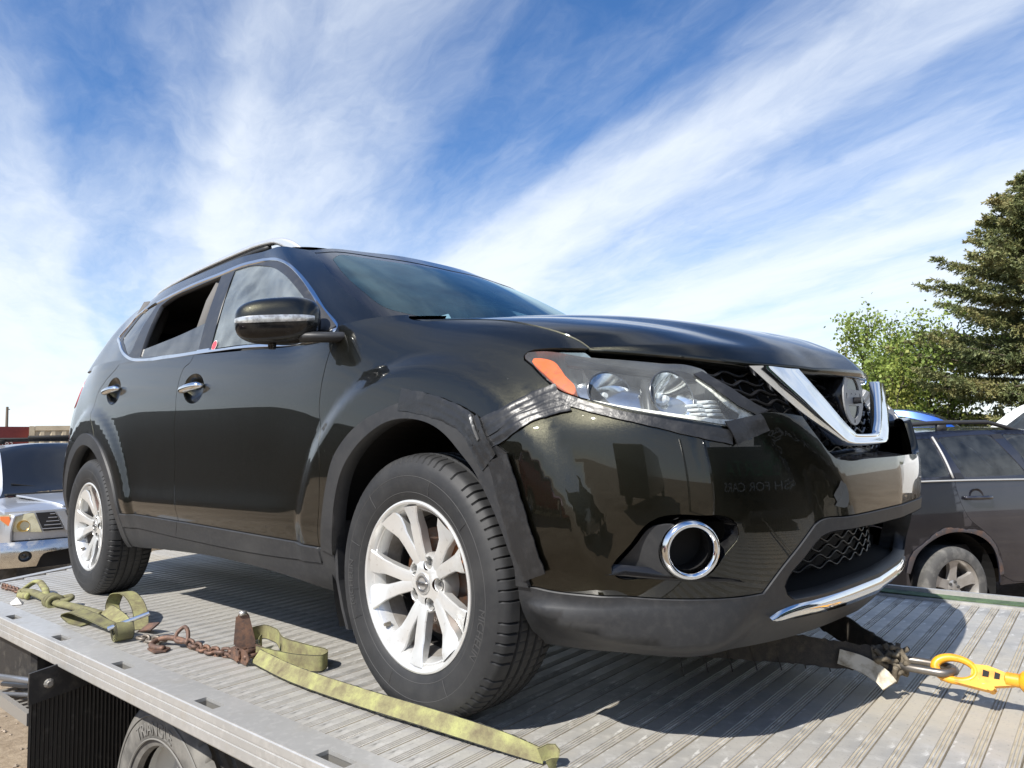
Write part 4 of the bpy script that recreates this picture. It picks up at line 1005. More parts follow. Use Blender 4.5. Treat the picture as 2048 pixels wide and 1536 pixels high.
        mb=MB(); q=c+lon*.02-up*.078; mb.lathe([(.0,-.012),(.011,-.012),(.013,-.004),(.014,.01)],14,'z',q*S); mb.obj('mirror_camera',GLOSSB,mo,angle=40)
        # sail patch at the foot of the pillar
        uS,TS,cS,fS=regions([(np.array(TR['sail']),True)],(.82,1.0,-.03,.14),.03); kS=fS(tuple(np.mean(TR['sail'],0))); pobj('mirror_sail',panel(uS,TS[cS[kS]],Gf,.010,0,.012,sg),CLAD,mo)
    # ---- door handles in cups ----
    for (uvp,k) in(((3.007,.985),0),((3.955,.995),1)):
        for sg,door in zip((1,-1),LOUT['doorF' if k==0 else 'doorR']):
            S=np.array([1,sg,1]); P=[]
            for t in np.linspace(1,0,8):
                q=ell(uvp,.098*max(t,.01)*1.0,(.060 if k==0 else .056)*max(t,.01),40); q=np.vstack([q,q[:1]]); P.append(Lf(q)-Lnorm0(q,Lf)*(.040*(1-t**2.2)+.001))
            mb=MB(); mb.grid(np.array(P)*S,sg<0); mb.obj('handle_cup',PAINT,door,smooth=True)
            c=Lf(np.array([uvp]))[0]; pts=np.array([c+(dx,-oy,dz) for dx,oy,dz in((.098,.002,.004),(.085,.014,.006),(.05,.026,.004),(0,.030,0),(-.05,.026,-.002),(-.088,.012,0),(-.100,.000,0))])
            mb=MB(); mb.tube(crom(pts,.012)*S,np.interp(np.linspace(0,1,len(crom(pts,.012))),[0,.12,.5,.88,1],[.008,.016,.0175,.015,.007]),12,sx=1.0); mb.obj('door_handle',CHROME,door,smooth=True)
    # ---- cabin insides ----
    mb=MB(); 
    P=[[(-.36-.42*s+0,y,1.06+.045*math.sin(math.pi*s)+.03*math.exp(-((y+.35)/.2)**2)*s) for s in np.linspace(0,1,8)] for y in np.linspace(-.72,.72,17)]
    mb.grid(np.array(P)); mb.box((-.80,0,.82),(.10,1.44,.42)); mb.obj('dashboard',mat('dash_plastic',(.03,.03,.031),.6),car,smooth=True)
    mb=MB(); mb.lathe([(.17,0),(.18,.012),(.19,0),(.18,-.012)],36,'x',(0,0,0),True)
    o=mb.obj('steering_wheel',BLK,car,smooth=True,loc=(-.98,.37,1.02),rot=(0,math.radians(-22),0))
    def seat(x,y,w,name='seat'):
        mb=MB(); mb.box((x,y,.62),(.50,w,.16),bev=.05)
        M=Matrix.Rotation(math.radians(-16),4,'Y'); mb.box((x-.32,y,.92),(.14,w,.62),bev=.05,M=M)
        for dy in([0] if w<.7 else [-.38,0.02,.40]): mb.box((x-.43,y+dy,1.31),(.09,.25,.18),bev=.04,M=M)
        mb.obj(name,SEATM,car,angle=50)
    seat(-1.22,-.37,.50); seat(-1.22,.37,.50); seat(-2.12,0,1.26,'rear_seat'); 
    mb=MB(); mb.box((-1.75,0,.42),(2.9,1.50,.06)); mb.box((-2.95,0,.62),(.9,1.3,.3)); mb.obj('cabin_floor',BLK,car)
    for sg in(1,-1):
        mb=MB(); mb.box((-1.75,sg*.80,.80),(2.6,.05,.56)); mb.obj('door_trim',mat('door_card',(.035,.034,.033),.8),car)
        mb=MB(); mb.tube([(-1.62,sg*.80,1.12),(-1.66,sg*.70,1.40),(-1.68,sg*.62,1.56)],[.05,.045,.04],8); mb.obj('pillar_trim',mat('grey_pillar_trim',(.12,.115,.11),.8),car,smooth=True)
        mb=MB(); mb.tube([(-2.55,sg*.76,1.15),(-2.62,sg*.66,1.40),(-2.62,sg*.60,1.55)],[.10,.08,.07],8); mb.obj('pillar_trim',mat('grey_pillar_trim'),car,smooth=True)
    # ---- underside, wheel wells, exhaust ----
    mb=MB(); mb.box((-1.35,0,.30),(3.9,1.36,.10),bev=.02); mb.box((.45,0,.33),(.62,1.05,.16),bev=.03); mb.box((-3.2,0,.40),(.6,1.3,.2),bev=.04); mb.obj('underbody',BLK,car)
    for cx in(0,-2.705):
        for sg in(1,-1):
            R_=.445 if cx==0 else .45; P=[[(cx+R_*math.cos(a)*(1 if cx==0 else 1.02),sg*y,.36+R_*math.sin(a)) for y in(.865,.80,.62,.50)] for a in np.radians(np.linspace(4,205 if cx==0 else 190,36))]
            mb=MB(); mb.grid(np.array(P)); mb.prism([(R_*math.cos(a),R_*math.sin(a)) for a in np.radians(np.linspace(0,195,24))],.02,(cx,sg*.50,.36),(1,0,0),(0,0,1),(0,-sg,0)); mb.obj('wheel_liner',BLK,car)
    for sg in(1,-1): # mud flaps behind the front wheels
        P=[];
        for z,xo in((.50,-.372),(.42,-.385),(.32,-.378),(.24,-.352),(.18,-.325)):
            P.append([(xo,sg*y,z) for y in(.885,.80,.70,.64)])
        mb=MB(); mb.grid(np.array(P)); P2=np.array(P)-[.014,0,0]; mb.grid(P2); mb.grid(np.stack([np.array(P)[:,0],P2[:,0]],1)); mb.grid(np.stack([np.array(P)[-1],P2[-1]],1)); fo=mb.obj('mud_flap',CLAD,car)
        for z in(.47,.40,.32): b_=MB(); b_.lathe([(0,.004),(.006,.004),(.007,0)],10,'x',(-.371,sg*.80,z)); b_.obj('flap_rivet',CLAD,fo,smooth=True)
    mb=MB(); mb.tube([(.36,-.42,.27),(.36,-.42,.17)],.006,8); mb.box((.36,-.42,.166),(.012,.07,.008)); mb.obj('tow_peg',CLAD,car)
car_cabin()

def make_wheel():
    """front right wheel, outer face towards -y, centre at origin; returns rim mesh, tyre mesh, extras"""
    n=588; R0=.355
    half=[(.226,.094),(.232,.100),(.246,.1065),(.270,.1125),(.300,.1135),(.322,.1105),(.333,.1045),(.3385,.0995),(.3445,.0955),(.3505,.0885),(.3535,.078),(.3555,.062)]
    rows=[]   # (r, y, kind)
    for r,y in half: rows.append((r,-y,0))
    grooves=[(-.052,),(-.018,),(.018,),(.052,)]
    tread=[]
    for g in(-.050,-.017,.017,.050):
        tread+= [(.357,g-.006,1),(.350,g-.004,2),(.350,g+.004,2),(.357,g+.006,1)]
    rows+=tread+[(r,y,0) for r,y in half[::-1]]
    rows=np.array(rows); th=np.linspace(0,2*np.pi,n,endpoint=False); V=[]
    for k,(r,y,kind) in enumerate(rows):
        rr=np.full(n,r)
        if kind!=2 and r>.334:
            ph=th*84/ (2*np.pi)+ (0 if y<0 else .5); f=ph-np.floor(ph)
            cut=((f<.09)|((f>.5)&(f<.57)&(r>.346))) if r>.3395 else (f<.06)
            dep=.0060 if abs(y)>.055 else .0022
            rr=rr-np.where(cut,dep,0)
        V.append(np.stack([rr*np.cos(th),np.full(n,y),rr*np.sin(th)],1))
    V=np.concatenate(V); m=len(rows); Fc=[]
    i=np.arange(n); j=(i+1)%n
    for k in range(m-1):
        a=k*n+i;b=k*n+j;c=(k+1)*n+j;d=(k+1)*n+i; Fc+=list(zip(a,d,c,b))
    # flatten on the deck a little
    w=np.clip((-V[:,2]-.349)/.01,0,1); V[:,2]=np.maximum(V[:,2],-.3495)
    tyre=mkmesh('tyre',V,Fc,RUB,True,None,32)
    # sidewall rings and raised bars
    mb=MB()
    # rim: barrel + flange
    bar=MB(); bar.lathe([(.2055,-.084),(.2035,-.080),(.197,-.055),(.1855,-.02),(.1835,.03),(.2035,.06),(.206,.095)],96,'y')
    mb.lathe([(.212,.095),(.2165,.098),(.2165,.05),(.196,.03),(.192,-.02),(.198,-.070),(.2055,-.084),(.216,-.088),(.2285,-.0925),(.2315,-.097),(.2300,-.1015),(.2255,-.1030),(.2205,-.1010),(.2155,-.0955),(.2090,-.088),(.2055,-.078),(.199,-.055),(.188,-.02),(.186,.03),(.205,.06),(.208,.095)],96,'y')
    # hub plate with five lug bores
    hc=[(.0575*math.cos(math.radians(74+72*k)),.0575*math.sin(math.radians(74+72*k))) for k in range(5)]
    hu,hT,hcmp,hf=regions([(ell((0,0),.0785,.0785,60),True)]+[(ell(q,.0185,.0185,20),True) for q in hc],(-.085,.085,-.085,.085),.012,mind=.003)
    k=hf((.001,.002)); hr=np.hypot(hu[:,0],hu[:,1]); mb.add(np.stack([hu[:,0],-.0665+.010*sstep(.034,.0785,hr)-.002*np.exp(-((hr-.038)/.004)**2),hu[:,1]],1),[tuple(f) for f in hT[hcmp[k]]])
    mb.lathe([(.0785,-.0565),(.082,-.045),(.08,0)],60,'y')
    for q in hc: mb.lathe([(.0185,-.0600),(.0165,-.0575),(.0150,-.028),(.0,-.028)],20,'y',(q[0],0,q[1]))
    def spoke(a_hub,a_rim,side):
        st=[(.058,-.0585,.034,.020),(.085,-.0655,.036,.018),(.120,-.0715,.036,.018),(.150,-.0765,.040,.017),(.168,-.0805,.047,.016),(.190,-.0880,.062,.013),(.2125,-.0960,.070,.012)]
        P=[]
        for r,y,w,dp in st:
            t=(r-.058)/(.2125-.058); a=a_hub+(a_rim-a_hub)*t**.85; c=np.array([math.cos(a),0,math.sin(a)])*r; tn=np.array([-math.sin(a),0,math.cos(a)])
            tw=-side*.012*sstep(.55,.8,t)*(1-.5*sstep(.85,1,t))          # the flank facing its twin falls away towards the rim
            sec=[(-.40,dp+.014),(-.5,.004),(-.45,0),(.0,-.0025),(.45,0),(.5,.004),(.40,dp+.014)]
            P.append([c+tn*w*x+np.array([0,y+h+(tw*x*1.2 if abs(x)<.55 else 0),0]) for x,h in sec])
        mb.grid(np.array(P),True)
    for k in range(5):
        a=math.radians(110+72*k)
        for s in(-1,1): spoke(a+s*math.radians(8.5),a+s*math.radians(14.2),s)
    rim=mb.mesh('rim',ALLOY,True,24)
    return rim,tyre,bar.mesh('rim_barrel',mat('shaded_barrel',(.34,.325,.30),.5,.4,noise=(12,(.16,.14,.12),.4,.7,.1,5)),True,40)  # barrel toned darker than the rim to imitate shade between the spokes
RIM,TYRE,BARREL=make_wheel()
RUST=mat('rusty_disc_iron',(.30,.12,.05),.75,.2,noise=[(30,(.42,.17,.07),.4,.75,.1,5),(9,(.06,.045,.04),.5,.8,0,4)])
DISC=mat('brake_disc_steel',(.12,.10,.09),.45,.8,noise=(40,(.16,.075,.04),.42,.7,.2,4))
def text_mesh(name,s,size,m,extrude=.001,font_shear=0):
    cu=bpy.data.curves.new(name,'FONT'); cu.body=s; cu.size=size; cu.extrude=extrude; cu.align_x='CENTER'; cu.align_y='CENTER'; cu.resolution_u=3; cu.shear=font_shear
    o=bpy.data.objects.new(name,cu); COL.objects.link(o); dg=bpy.context.evaluated_depsgraph_get(); dg.update()
    me=bpy.data.meshes.new_from_object(o.evaluated_get(dg)); bpy.data.objects.remove(o); bpy.data.curves.remove(cu)
    me.materials.clear(); me.materials.append(m); me.name=name; return me
def bend_text(me,r,a0,yface,up_out=True):
    """bends flat text (x along, y up) round a circle of radius r about the wheel axle, on face y=yface"""
    n=len(me.vertices); co=np.zeros(n*3); me.vertices.foreach_get('co',co); co=co.reshape(-1,3)
    rr=r+co[:,1]; a=a0-co[:,0]/r
    out=np.stack([rr*np.cos(a),yface-co[:,2],rr*np.sin(a)],1); me.vertices.foreach_set('co',out.ravel()); me.update(); return me
def place_wheels():
    cap=MB(); cap.lathe([(0,-.0705),(.0285,-.0705),(.0300,-.0690),(.0300,-.06)],40,'y'); capm=cap.mesh('centre_cap',mat('cap_silver',(.5,.5,.49),.35,.7),angle=40) if False else cap.mesh('centre_cap',mat('cap_silver',(.5,.5,.49),.35,.7),True,40)
    em=MB(); em.lathe([(.0175,-.0722),(.0215,-.0728),(.0225,-.071),(.0165,-.071)],40,'y',(0,0,0),True); em.box((0,-.0725,0),(.050,.003,.010),bev=.001); emm=em.mesh('cap_emblem',mat('emblem_grey',(.30,.30,.30),.3,.9),True,40)
    tx=text_mesh('cap_lettering','NISSAN',.0085,mat('emblem_dark',(.05,.05,.05),.4),.0006)
    n=len(tx.vertices); co=np.zeros(n*3); tx.vertices.foreach_get('co',co); co=co.reshape(-1,3); tx.vertices.foreach_set('co',np.stack([co[:,0],-.0742-co[:,2],co[:,1]],1).ravel()); tx.update()
    lug=MB(); lug.lathe([(0,-.047),(.006,-.047),(.0090,-.044),(.0095,-.03)],6,'y'); lugm=lug.mesh('lug_nut',mat('lug_steel',(.42,.41,.40),.35,.9),True,30)
    dsc=MB(); dsc.lathe([(.075,-.005),(.148,-.005),(.148,.020),(.075,.020)],64,'y',(0,0,0),True); dscm=dsc.mesh('brake_disc',DISC,True,30)
    hat=MB(); hat.lathe([(0,-.022),(.070,-.022),(.078,-.012),(.080,.004)],40,'y'); hatm=hat.mesh('disc_hat',RUST,True,30)
    cal=MB(); 
    P=[[(r*math.cos(a),y,r*math.sin(a)) for y in(-.028,.05)] for r in(.105,.168) for a in np.radians(np.linspace(15,75,12))]
    P=np.array([[(r*math.cos(a),-.030,r*math.sin(a)) for r in(.108,.125,.155,.172)] for a in np.radians(np.linspace(18,72,12))]); cal.grid(P); P2=P+[0,.08,0]; cal.grid(P2); cal.grid(np.stack([P[:,0],P2[:,0]],1)); cal.grid(np.stack([P[:,-1],P2[:,-1]],1)); cal.grid(np.stack([P[0],P2[0]],1)); cal.grid(np.stack([P[-1],P2[-1]],1)); calm=cal.mesh('brake_caliper',RUST)
    val=MB(); val.tube([(0,0,0),(0,-.012,.0),(0,-.020,0)],[.0065,.0055,.0045],8); valm=val.mesh('valve_stem',mat('valve_brass',(.35,.32,.27),.4,.8),True,40)
    sw=MB(); 
    for r in(.252,.2965): sw.lathe([(r-.0010,-.1080 if r<.26 else -.1132),(r,-.1092 if r<.26 else -.1145),(r+.0010,-.1080 if r<.26 else -.1132)],120,'y')
    for a in np.radians([38,72,128,160,188,205,250,300]): 
        P=np.array([[np.array([rr*math.cos(a+da),-.1143+.004*abs(rr-.285)/.04,rr*math.sin(a+da)]) for da in(-.002,0,.002)] for rr in np.linspace(.255,.305,6)]); P[:,1,1]-=.0012; sw.grid(P)
    swm=sw.mesh('sidewall_ribs',mat('tyre_rib',(.05,.05,.05),.7),True)
    tms=[bend_text(text_mesh('tyre_lettering','MICHELIN',.030,mat('tyre_letter',(.043,.043,.043),.62),.0012),.284,a,-.1128) for a in(math.radians(-18),math.radians(184))]
    shd=MB(); shd.lathe([(.0,.03),(.178,.03),(.184,.022),(.184,-.008),(.180,-.008),(.180,.02),(.0,.024)],48,'y'); shdm=shd.mesh('gap_shade_disc',mat('gap_shade_black',(.012,.011,.011),.8),True,30)  # black disc added so the spoke gaps read as deep shade
    for (x,sg,steer) in((0,1,-1.3),(-2.705,1,0),(0,-1,-1.3),(-2.705,-1,0)):
        rz=math.radians(steer)+(0 if sg>0 else math.pi); spin=0 if x==0 else math.radians(17)
        w=obj('wheel',RIM,car,(x,-.795*sg,.3495)); w.rotation_mode='XYZ'
        w.rotation_euler=(0,0,rz)
        if spin: w.rotation_euler=(0,spin,rz) if False else (0,0,rz)
        obj('tyre',TYRE,w); obj('rim_barrel',BARREL,w); c=obj('centre_cap',capm,w)
        obj('cap_emblem',emm,w); obj('cap_lettering',tx,w)
        for k in range(5):
            a=math.radians(74+72*k); obj('lug_nut',lugm,w,(.0575*math.cos(a),0,.0575*math.sin(a)))
        obj('gap_shade_disc',shdm,w); obj('brake_disc',dscm,w); obj('disc_hat',hatm,w); obj('brake_caliper',calm,w); a=math.radians(221); obj('valve_stem',valm,w,(.196*math.cos(a),-.072,.196*math.sin(a)))
        obj('sidewall_ribs',swm,w)
        for t_ in tms: obj('tyre_lettering',t_,w)
place_wheels()
# ================= flatbed tow truck =================
PHI=math.radians(2.66); GZ=-.95
ALU=mat('worn_deck_aluminium',(.42,.405,.375),.42,.25,noise=[(5,(.29,.29,.285),.42,.72,.12,7),(22,(.52,.51,.485),.52,.75,-.08,6),(2.2,(.46,.42,.345),.48,.7,.10,5),(120,(.25,.24,.22),.60,.74,.05,3),(7,(.20,.20,.20),.60,.78,.12,6,(1,.25,1)),(3.2,(.60,.59,.57),.58,.72,-.1,6,(2.2,.5,1)),(26,(.62,.61,.58),.60,.66,-.1,5,(1,.35,1)),(17,(.17,.165,.155),.63,.70,.1,6,(1.2,.3,1)),(1.3,(.45,.37,.26),.55,.75,.1,5)],bump=(60,.12,.002,(1,.12,1)))
DIRT=mat('dust_in_grooves',(.36,.315,.235),.9,noise=[(16,(.17,.15,.12),.45,.75,0,5)])
ALR=mat('rail_aluminium',(.47,.465,.45),.36,.45,noise=[(3,(.37,.365,.35),.4,.75,.12,7),(40,(.55,.54,.52),.5,.8,-.05,4),(9,(.38,.355,.31),.55,.8,.1,6)],bump=(90,.08,.002,(.15,1,1)))
STEELB=mat('black_chassis_steel',(.018,.018,.019),.5,noise=(14,(.10,.09,.075),.5,.85,.15,6))
tow=empty('flatbed_truck',(0,0,0),PHI,'flatbed tow truck with ribbed aluminium deck carrying the SUV','tow truck')
X0,X1=-4.12,2.80; PW=.0695
def plank_mesh(y0,y1):
    pr=[(0,-.006),(.0025,-.0008),(.004,0),(.0435,0),(.0445,-.0022),(.0480,-.0022),(.0490,0),(.0515,0),(.0525,-.0022),(.0560,-.0022),(.0570,0),(.0595,0),(.0605,-.0022),(.0640,-.0022),(.0650,0),(.0665,0),(.0680,-.0008),(.0695,-.006)]
    n=len(pr); pr2=pr+[(.0695,-.03),(0,-.03)]; V=[(x,y0,z) for x,z in pr2]+[(x,y1,z) for x,z in pr2]; m=len(pr2)
    Fc=[(i,(i+1)%m,m+(i+1)%m,m+i) for i in range(m)]+[tuple(range(m))[::-1],tuple(range(m,2*m))]
    me=mkmesh('plank',V,Fc,ALU,False); me.materials.append(DIRT)
    for i,pl in enumerate(me.polygons):
        if i<n-1:
            a,b=pr[i],pr[i+1]
            if a[1]<-.001 and b[1]<-.001: pl.material_index=1
        if i in(0,n-2): pl.material_index=1
    return me
def tail_y(x): return -1.105 if x>-3.48 else -1.105+(-3.48-x)*1.95
PM=plank_mesh(-1.105,1.356)
for k in range(int((X1-X0)/PW)):
    x=X0+k*PW; y0=tail_y(x)
    if y0>1.2: continue
    me=PM if y0<=-1.1 else plank_mesh(y0,1.356)
    obj('plank',me,tow,(x+random.uniform(-.0004,.0004),0,random.uniform(-.0006,.0006)))
def near_rail():
    xs=-3.50; xe=X1; mb=MB(); yo,yi=-1.213,-1.1065; s0,s1=-1.196,-1.158; zt=.004
    sl=[-.004+.605*k for k in range(-5,5)]; sl=[s for s in sl if xs+.1<s<xe-.1]; hw=.056
    cuts=[xs]+[v for s in sl for v in(s-hw,s+hw)]+[xe]
    for i in range(0,len(cuts),2): mb.box(((cuts[i]+cuts[i+1])/2,(yo+yi)/2,zt-.006),(cuts[i+1]-cuts[i],yi-yo,.012))
    for s in sl:
        mb.box((s,(yo+s0)/2,zt-.006),(2*hw,s0-yo,.012)); mb.box((s,(s1+yi)/2,zt-.006),(2*hw,yi-s1,.012))
    mb.obj('side_rail',ALR,tow)
    for s in sl:
        pk=MB()
        for dx in(-hw-.003,hw+.003): pk.box((s+dx,(s0+s1)/2,-.046),(.006,.05,.08))
        for yy in(s0-.003,s1+.003): pk.box((s,yy,-.046),(2*hw,.006,.08))
        pk.box((s,(s0+s1)/2,-.088),(2*hw,.05,.005))
        pk.obj('stake_pocket',mat('pocket_wall',(.30,.29,.27),.5,.6),tow)
    f=[(0,.0025),(-.003,.0),(-.0035,-.020),(-.001,-.0215),(-.001,-.0245),(-.0035,-.026),(-.0035,-.046),(-.001,-.0475),(-.001,-.0505),(-.0035,-.052),(-.0035,-.078),(.0,-.083),(.012,-.083),(.012,.0)]
    m2=MB(); m2.sweep([(a,b) for a,b in f],(xs,yo,0),(xe,yo,0),(0,1,0),(0,0,1)); m2.obj('rail_face',ALR,tow)
    m3=MB(); yo2,yi2=1.468,1.358
    m3.sweep([(0,.012),(-.11,.010),(-.11,-.03),(.004,-.08),(.004,.008)],(X0,yo2,0),(xe,yo2,0),(0,1,0),(0,0,1)); m3.sweep([(0,.034),(-.022,.034),(-.022,.01),(0,.01)],(X0,yo2,0),(xe,yo2,0),(0,1,0),(0,0,1)); m3.obj('side_rail',ALR,tow)
    # end cap of the rail where the tail tapers
    m4=MB(); a=np.array((-3.50,-1.213,0)); b=np.array((-3.50-.62,-1.213+.62*1.95+.0,0)); d=(b-a)/np.linalg.norm(b-a); nrm=np.array((d[1],-d[0],0)); 
    m4.sweep([(0,.003),(.06,.003),(.06,-.085),(0,-.085)],a,b,-nrm*-1,(0,0,1)); m4.obj('tail_edge',ALR,tow)
near_rail()
def chassis():
    mb=MB()
    for y in(-.42,.42): mb.box((-.4,y,-.16),(6.6,.10,.22))
    for x in np.arange(-3.4,2.6,.5): mb.box((x,.07,-.06),(.08,2.3,.055))
    mb.obj('chassis_frame',STEELB,tow)
    # dual rear tyres
    R=.40
    def ttyre(y0,y1,name):
        prof=[(.255,y0+.03),(.262,y0+.010),(.30,y0-.004),(.345,y0-.006),(.385,y0+.002),(.400,y0+.012),(.408,y0+.018),(.416,y0+.032)]
        rows=[(r,y,0) for r,y in prof]
        w=y1-y0
        for g in(.22,.40,.60,.78): rows+=[(R,y0+w*g-.012,1),(R-.012,y0+w*g-.007,2),(R-.012,y0+w*g+.007,2),(R,y0+w*g+.012,1)]
        rows+=[(r,y0+y1-y,0) for r,y in prof[::-1]]
        n=240; th=np.linspace(0,2*np.pi,n,endpoint=False); V=[]
        for r,y,k in rows:
            rr=np.full(n,r)
            if k!=2 and r>.40: ph=th*40/(2*np.pi); f=ph-np.floor(ph); rr=rr-np.where(f<.14,.009,0)
            V.append(np.stack([rr*np.cos(th),np.full(n,y),rr*np.sin(th)],1))
        V=np.concatenate(V); i=np.arange(n); j=(i+1)%n; Fc=[]
        for k in range(len(rows)-1): Fc+=list(zip(k*n+i,(k+1)*n+i,(k+1)*n+j,k*n+j))
        return mkmesh(name,V,Fc,mat('dusty_truck_rubber',(.095,.092,.086),.8,noise=[(9,(.22,.21,.19),.4,.75,0,6)],bump=(120,.1,.002)),True,None,32)
    cx,cz=-1.14,GZ+R
    for (y0,y1) in((-1.075,-.845),(-.80,-.57),(.62,.85),(.895,1.125)):
        t=obj('tyre',ttyre(0,y1-y0,'tyre'),tow,(cx,y0,cz))
        if y0==-1.075:
            lt=mat('tyre_letter_grey',(.17,.165,.155),.75)
            tm=bend_text(text_mesh('tyre_lettering','TRIANGLE',.062,lt,.0025),.322,math.radians(100),-.0055); obj('tyre_lettering',tm,t)
            r=MB(); 
            for rr in(.288,.366): r.lathe([(rr-.003,-.0045),(rr,-.0085),(rr+.003,-.0045)],90,'y')
            r.obj('tyre_ridge',lt,t,smooth=True)
    for y in(-.99,.95):
        w=MB(); s=-1 if y<0 else 1; w.lathe([(.262,.03*s),(.27,.0),(.255,-.01*s),(.235,-.05*s),(.12,-.07*s),(.10,.02*s),(0,.03*s)],48,'y'); 
        for k in range(8): a=k*math.pi/4; w.lathe([(0,.0),(.014,.0),(.014,-.06*s)],8,'y',(.165*math.cos(a),.01*s,.165*math.sin(a)))
        w.obj('wheel_rim',mat('truck_rim_white',(.5,.5,.48),.5),tow,angle=40,loc=(cx,y,cz))
    ax=MB(); ax.tube([(cx,-.9,cz),(cx,.9,cz)],.07,14); ax.obj('axle',STEELB,tow,smooth=True)
    # fender/mud flap group behind the duals
    RUBF=mat('ribbed_flap_rubber',(.012,.012,.0125),.42,noise=(30,(.07,.065,.055),.58,.8,.2,5))
    P=[]; y=np.linspace(-1.30,-.58,150); x0=-1.74
    xr=x0+.0022*np.sign(np.sin((y+1.3)*2*np.pi/.0145))
    for z in(-.17,-.5,-.90): P.append(np.stack([xr,y,0*y+z],1))
    mb=MB(); mb.grid(np.array(P)); mb.grid(np.array(P)-[.012,0,0]); fl=mb.obj('mud_flap',RUBF,tow)
    mb=MB(); mb.prism([(-1.31,-.20),(-1.31,-.085),(-1.12,-.06),(-.60,-.06),(-.60,-.20),(-1.0,-.165)],.012,(x0+.006,0,0),(0,1,0),(0,0,1),(1,0,0)); br=mb.obj('flap_bracket',STEELB,tow)
    mb=MB(); mb.lathe([(0,.016),(.010,.016),(.012,.010),(.016,.008),(.018,0)],10,'x',(x0+.018,-1.245,-.135)); mb.obj('bracket_bolt',mat('bolt_steel',(.3,.29,.27),.5,.7),br)
    mb=MB()
    for k,(dy,dz,r) in enumerate(((0,0,.014),(.055,-.035,.011),(.02,-.05,.009))): mb.tube([(-1.9,-1.12+dy,-.21+dz),(-2.62+.1*k,-1.24+dy,-.27+dz)],r,10)
    mb.obj('air_line',mat('steel_pipe',(.33,.34,.36),.35,.8),tow,smooth=True)
    mb=MB()
    for k in range(9): mb.box((-2.06-.055*k,-1.02,-.335),(.022,.42,.012))
    mb.box((-2.28,-1.225,-.335),(.56,.02,.05)); mb.box((-2.28,-.81,-.335),(.56,.02,.05)); mb.obj('step_grating',mat('grating_steel',(.34,.32,.29),.55,.6),tow)
    mb=MB(); mb.box((-2.5,-.9,-.22),(.5,.5,.24),bev=.02); mb.obj('tool_box',STEELB,tow)
    # headboard and cab ahead of the deck
    mb=MB(); mb.box((2.90,.12,.55),(.05,2.46,1.16),bev=.01); mb.box((2.88,.12,1.16),(.09,2.5,.08),bev=.01); mb.obj('headboard',mat('black_sign_board',(.010,.012,.011),.22,coat=.5),tow)
    for t,z,s_,cc in(('ALBERTA',.86,.36,(.05,.22,.11)),('CASH FOR CARS',.55,.235,(.55,.56,.55))):
        obj('headboard_lettering',text_mesh('headboard_lettering',t,s_,mat('sign_'+t.split()[0].lower(),cc,.6),.003),tow,(2.868,.12,z),(math.pi/2,0,-math.pi/2))
    mb=MB(); mb.tube([(2.72,-1.12,-.1),(2.72,-1.12,1.7)],.055,16); mb.obj('exhaust_stack',CHROME,tow,smooth=True)
    CABP=mat('white_cab_paint',(.62,.62,.60),.25,coat=.6)
    pr=[(3.15,-.75),(3.15,1.25),(3.3,1.42),(4.2,1.42),(4.7,.75),(5.7,.55),(5.85,.2),(5.85,-.65),(5.6,-.75)]
    mb=MB(); mb.prism(pr,2.2,(0,-1.0,0),(1,0,0),(0,0,1),(0,1,0)); mb.obj('cab',CABP,tow)
    for s,y in((1,-1.005),(-1,1.205)):
        mb=MB(); mb.prism([(3.45,.65),(3.45,1.22),(4.15,1.22),(4.52,.65)],.012,(0,y-.006,0),(1,0,0),(0,0,1),(0,1,0)); mb.obj('cab_window',mat('dark_cab_glass',(.01,.012,.013),.06),tow)
    for y in(-.95,.93):
        mb=MB(); mb.lathe([(.0,-.10),(.24,-.10),(.26,-.12),(.36,-.12),(.42,-.08),(.42,.08),(.36,.12),(.0,.12)],40,'y'); mb.obj('tyre',mat('dusty_truck_rubber'),tow,angle=40,loc=(4.9,y,cz))
    mb=MB(); mb.lathe([(.0,-.3),(.10,-.3),(.10,.3),(.0,.3)],24,'y',(2.45,.10,.13)); mb.box((2.45,.10,.04),(.3,.8,.08)); mb.obj('winch',STEELB,tow,angle=40)
chassis()

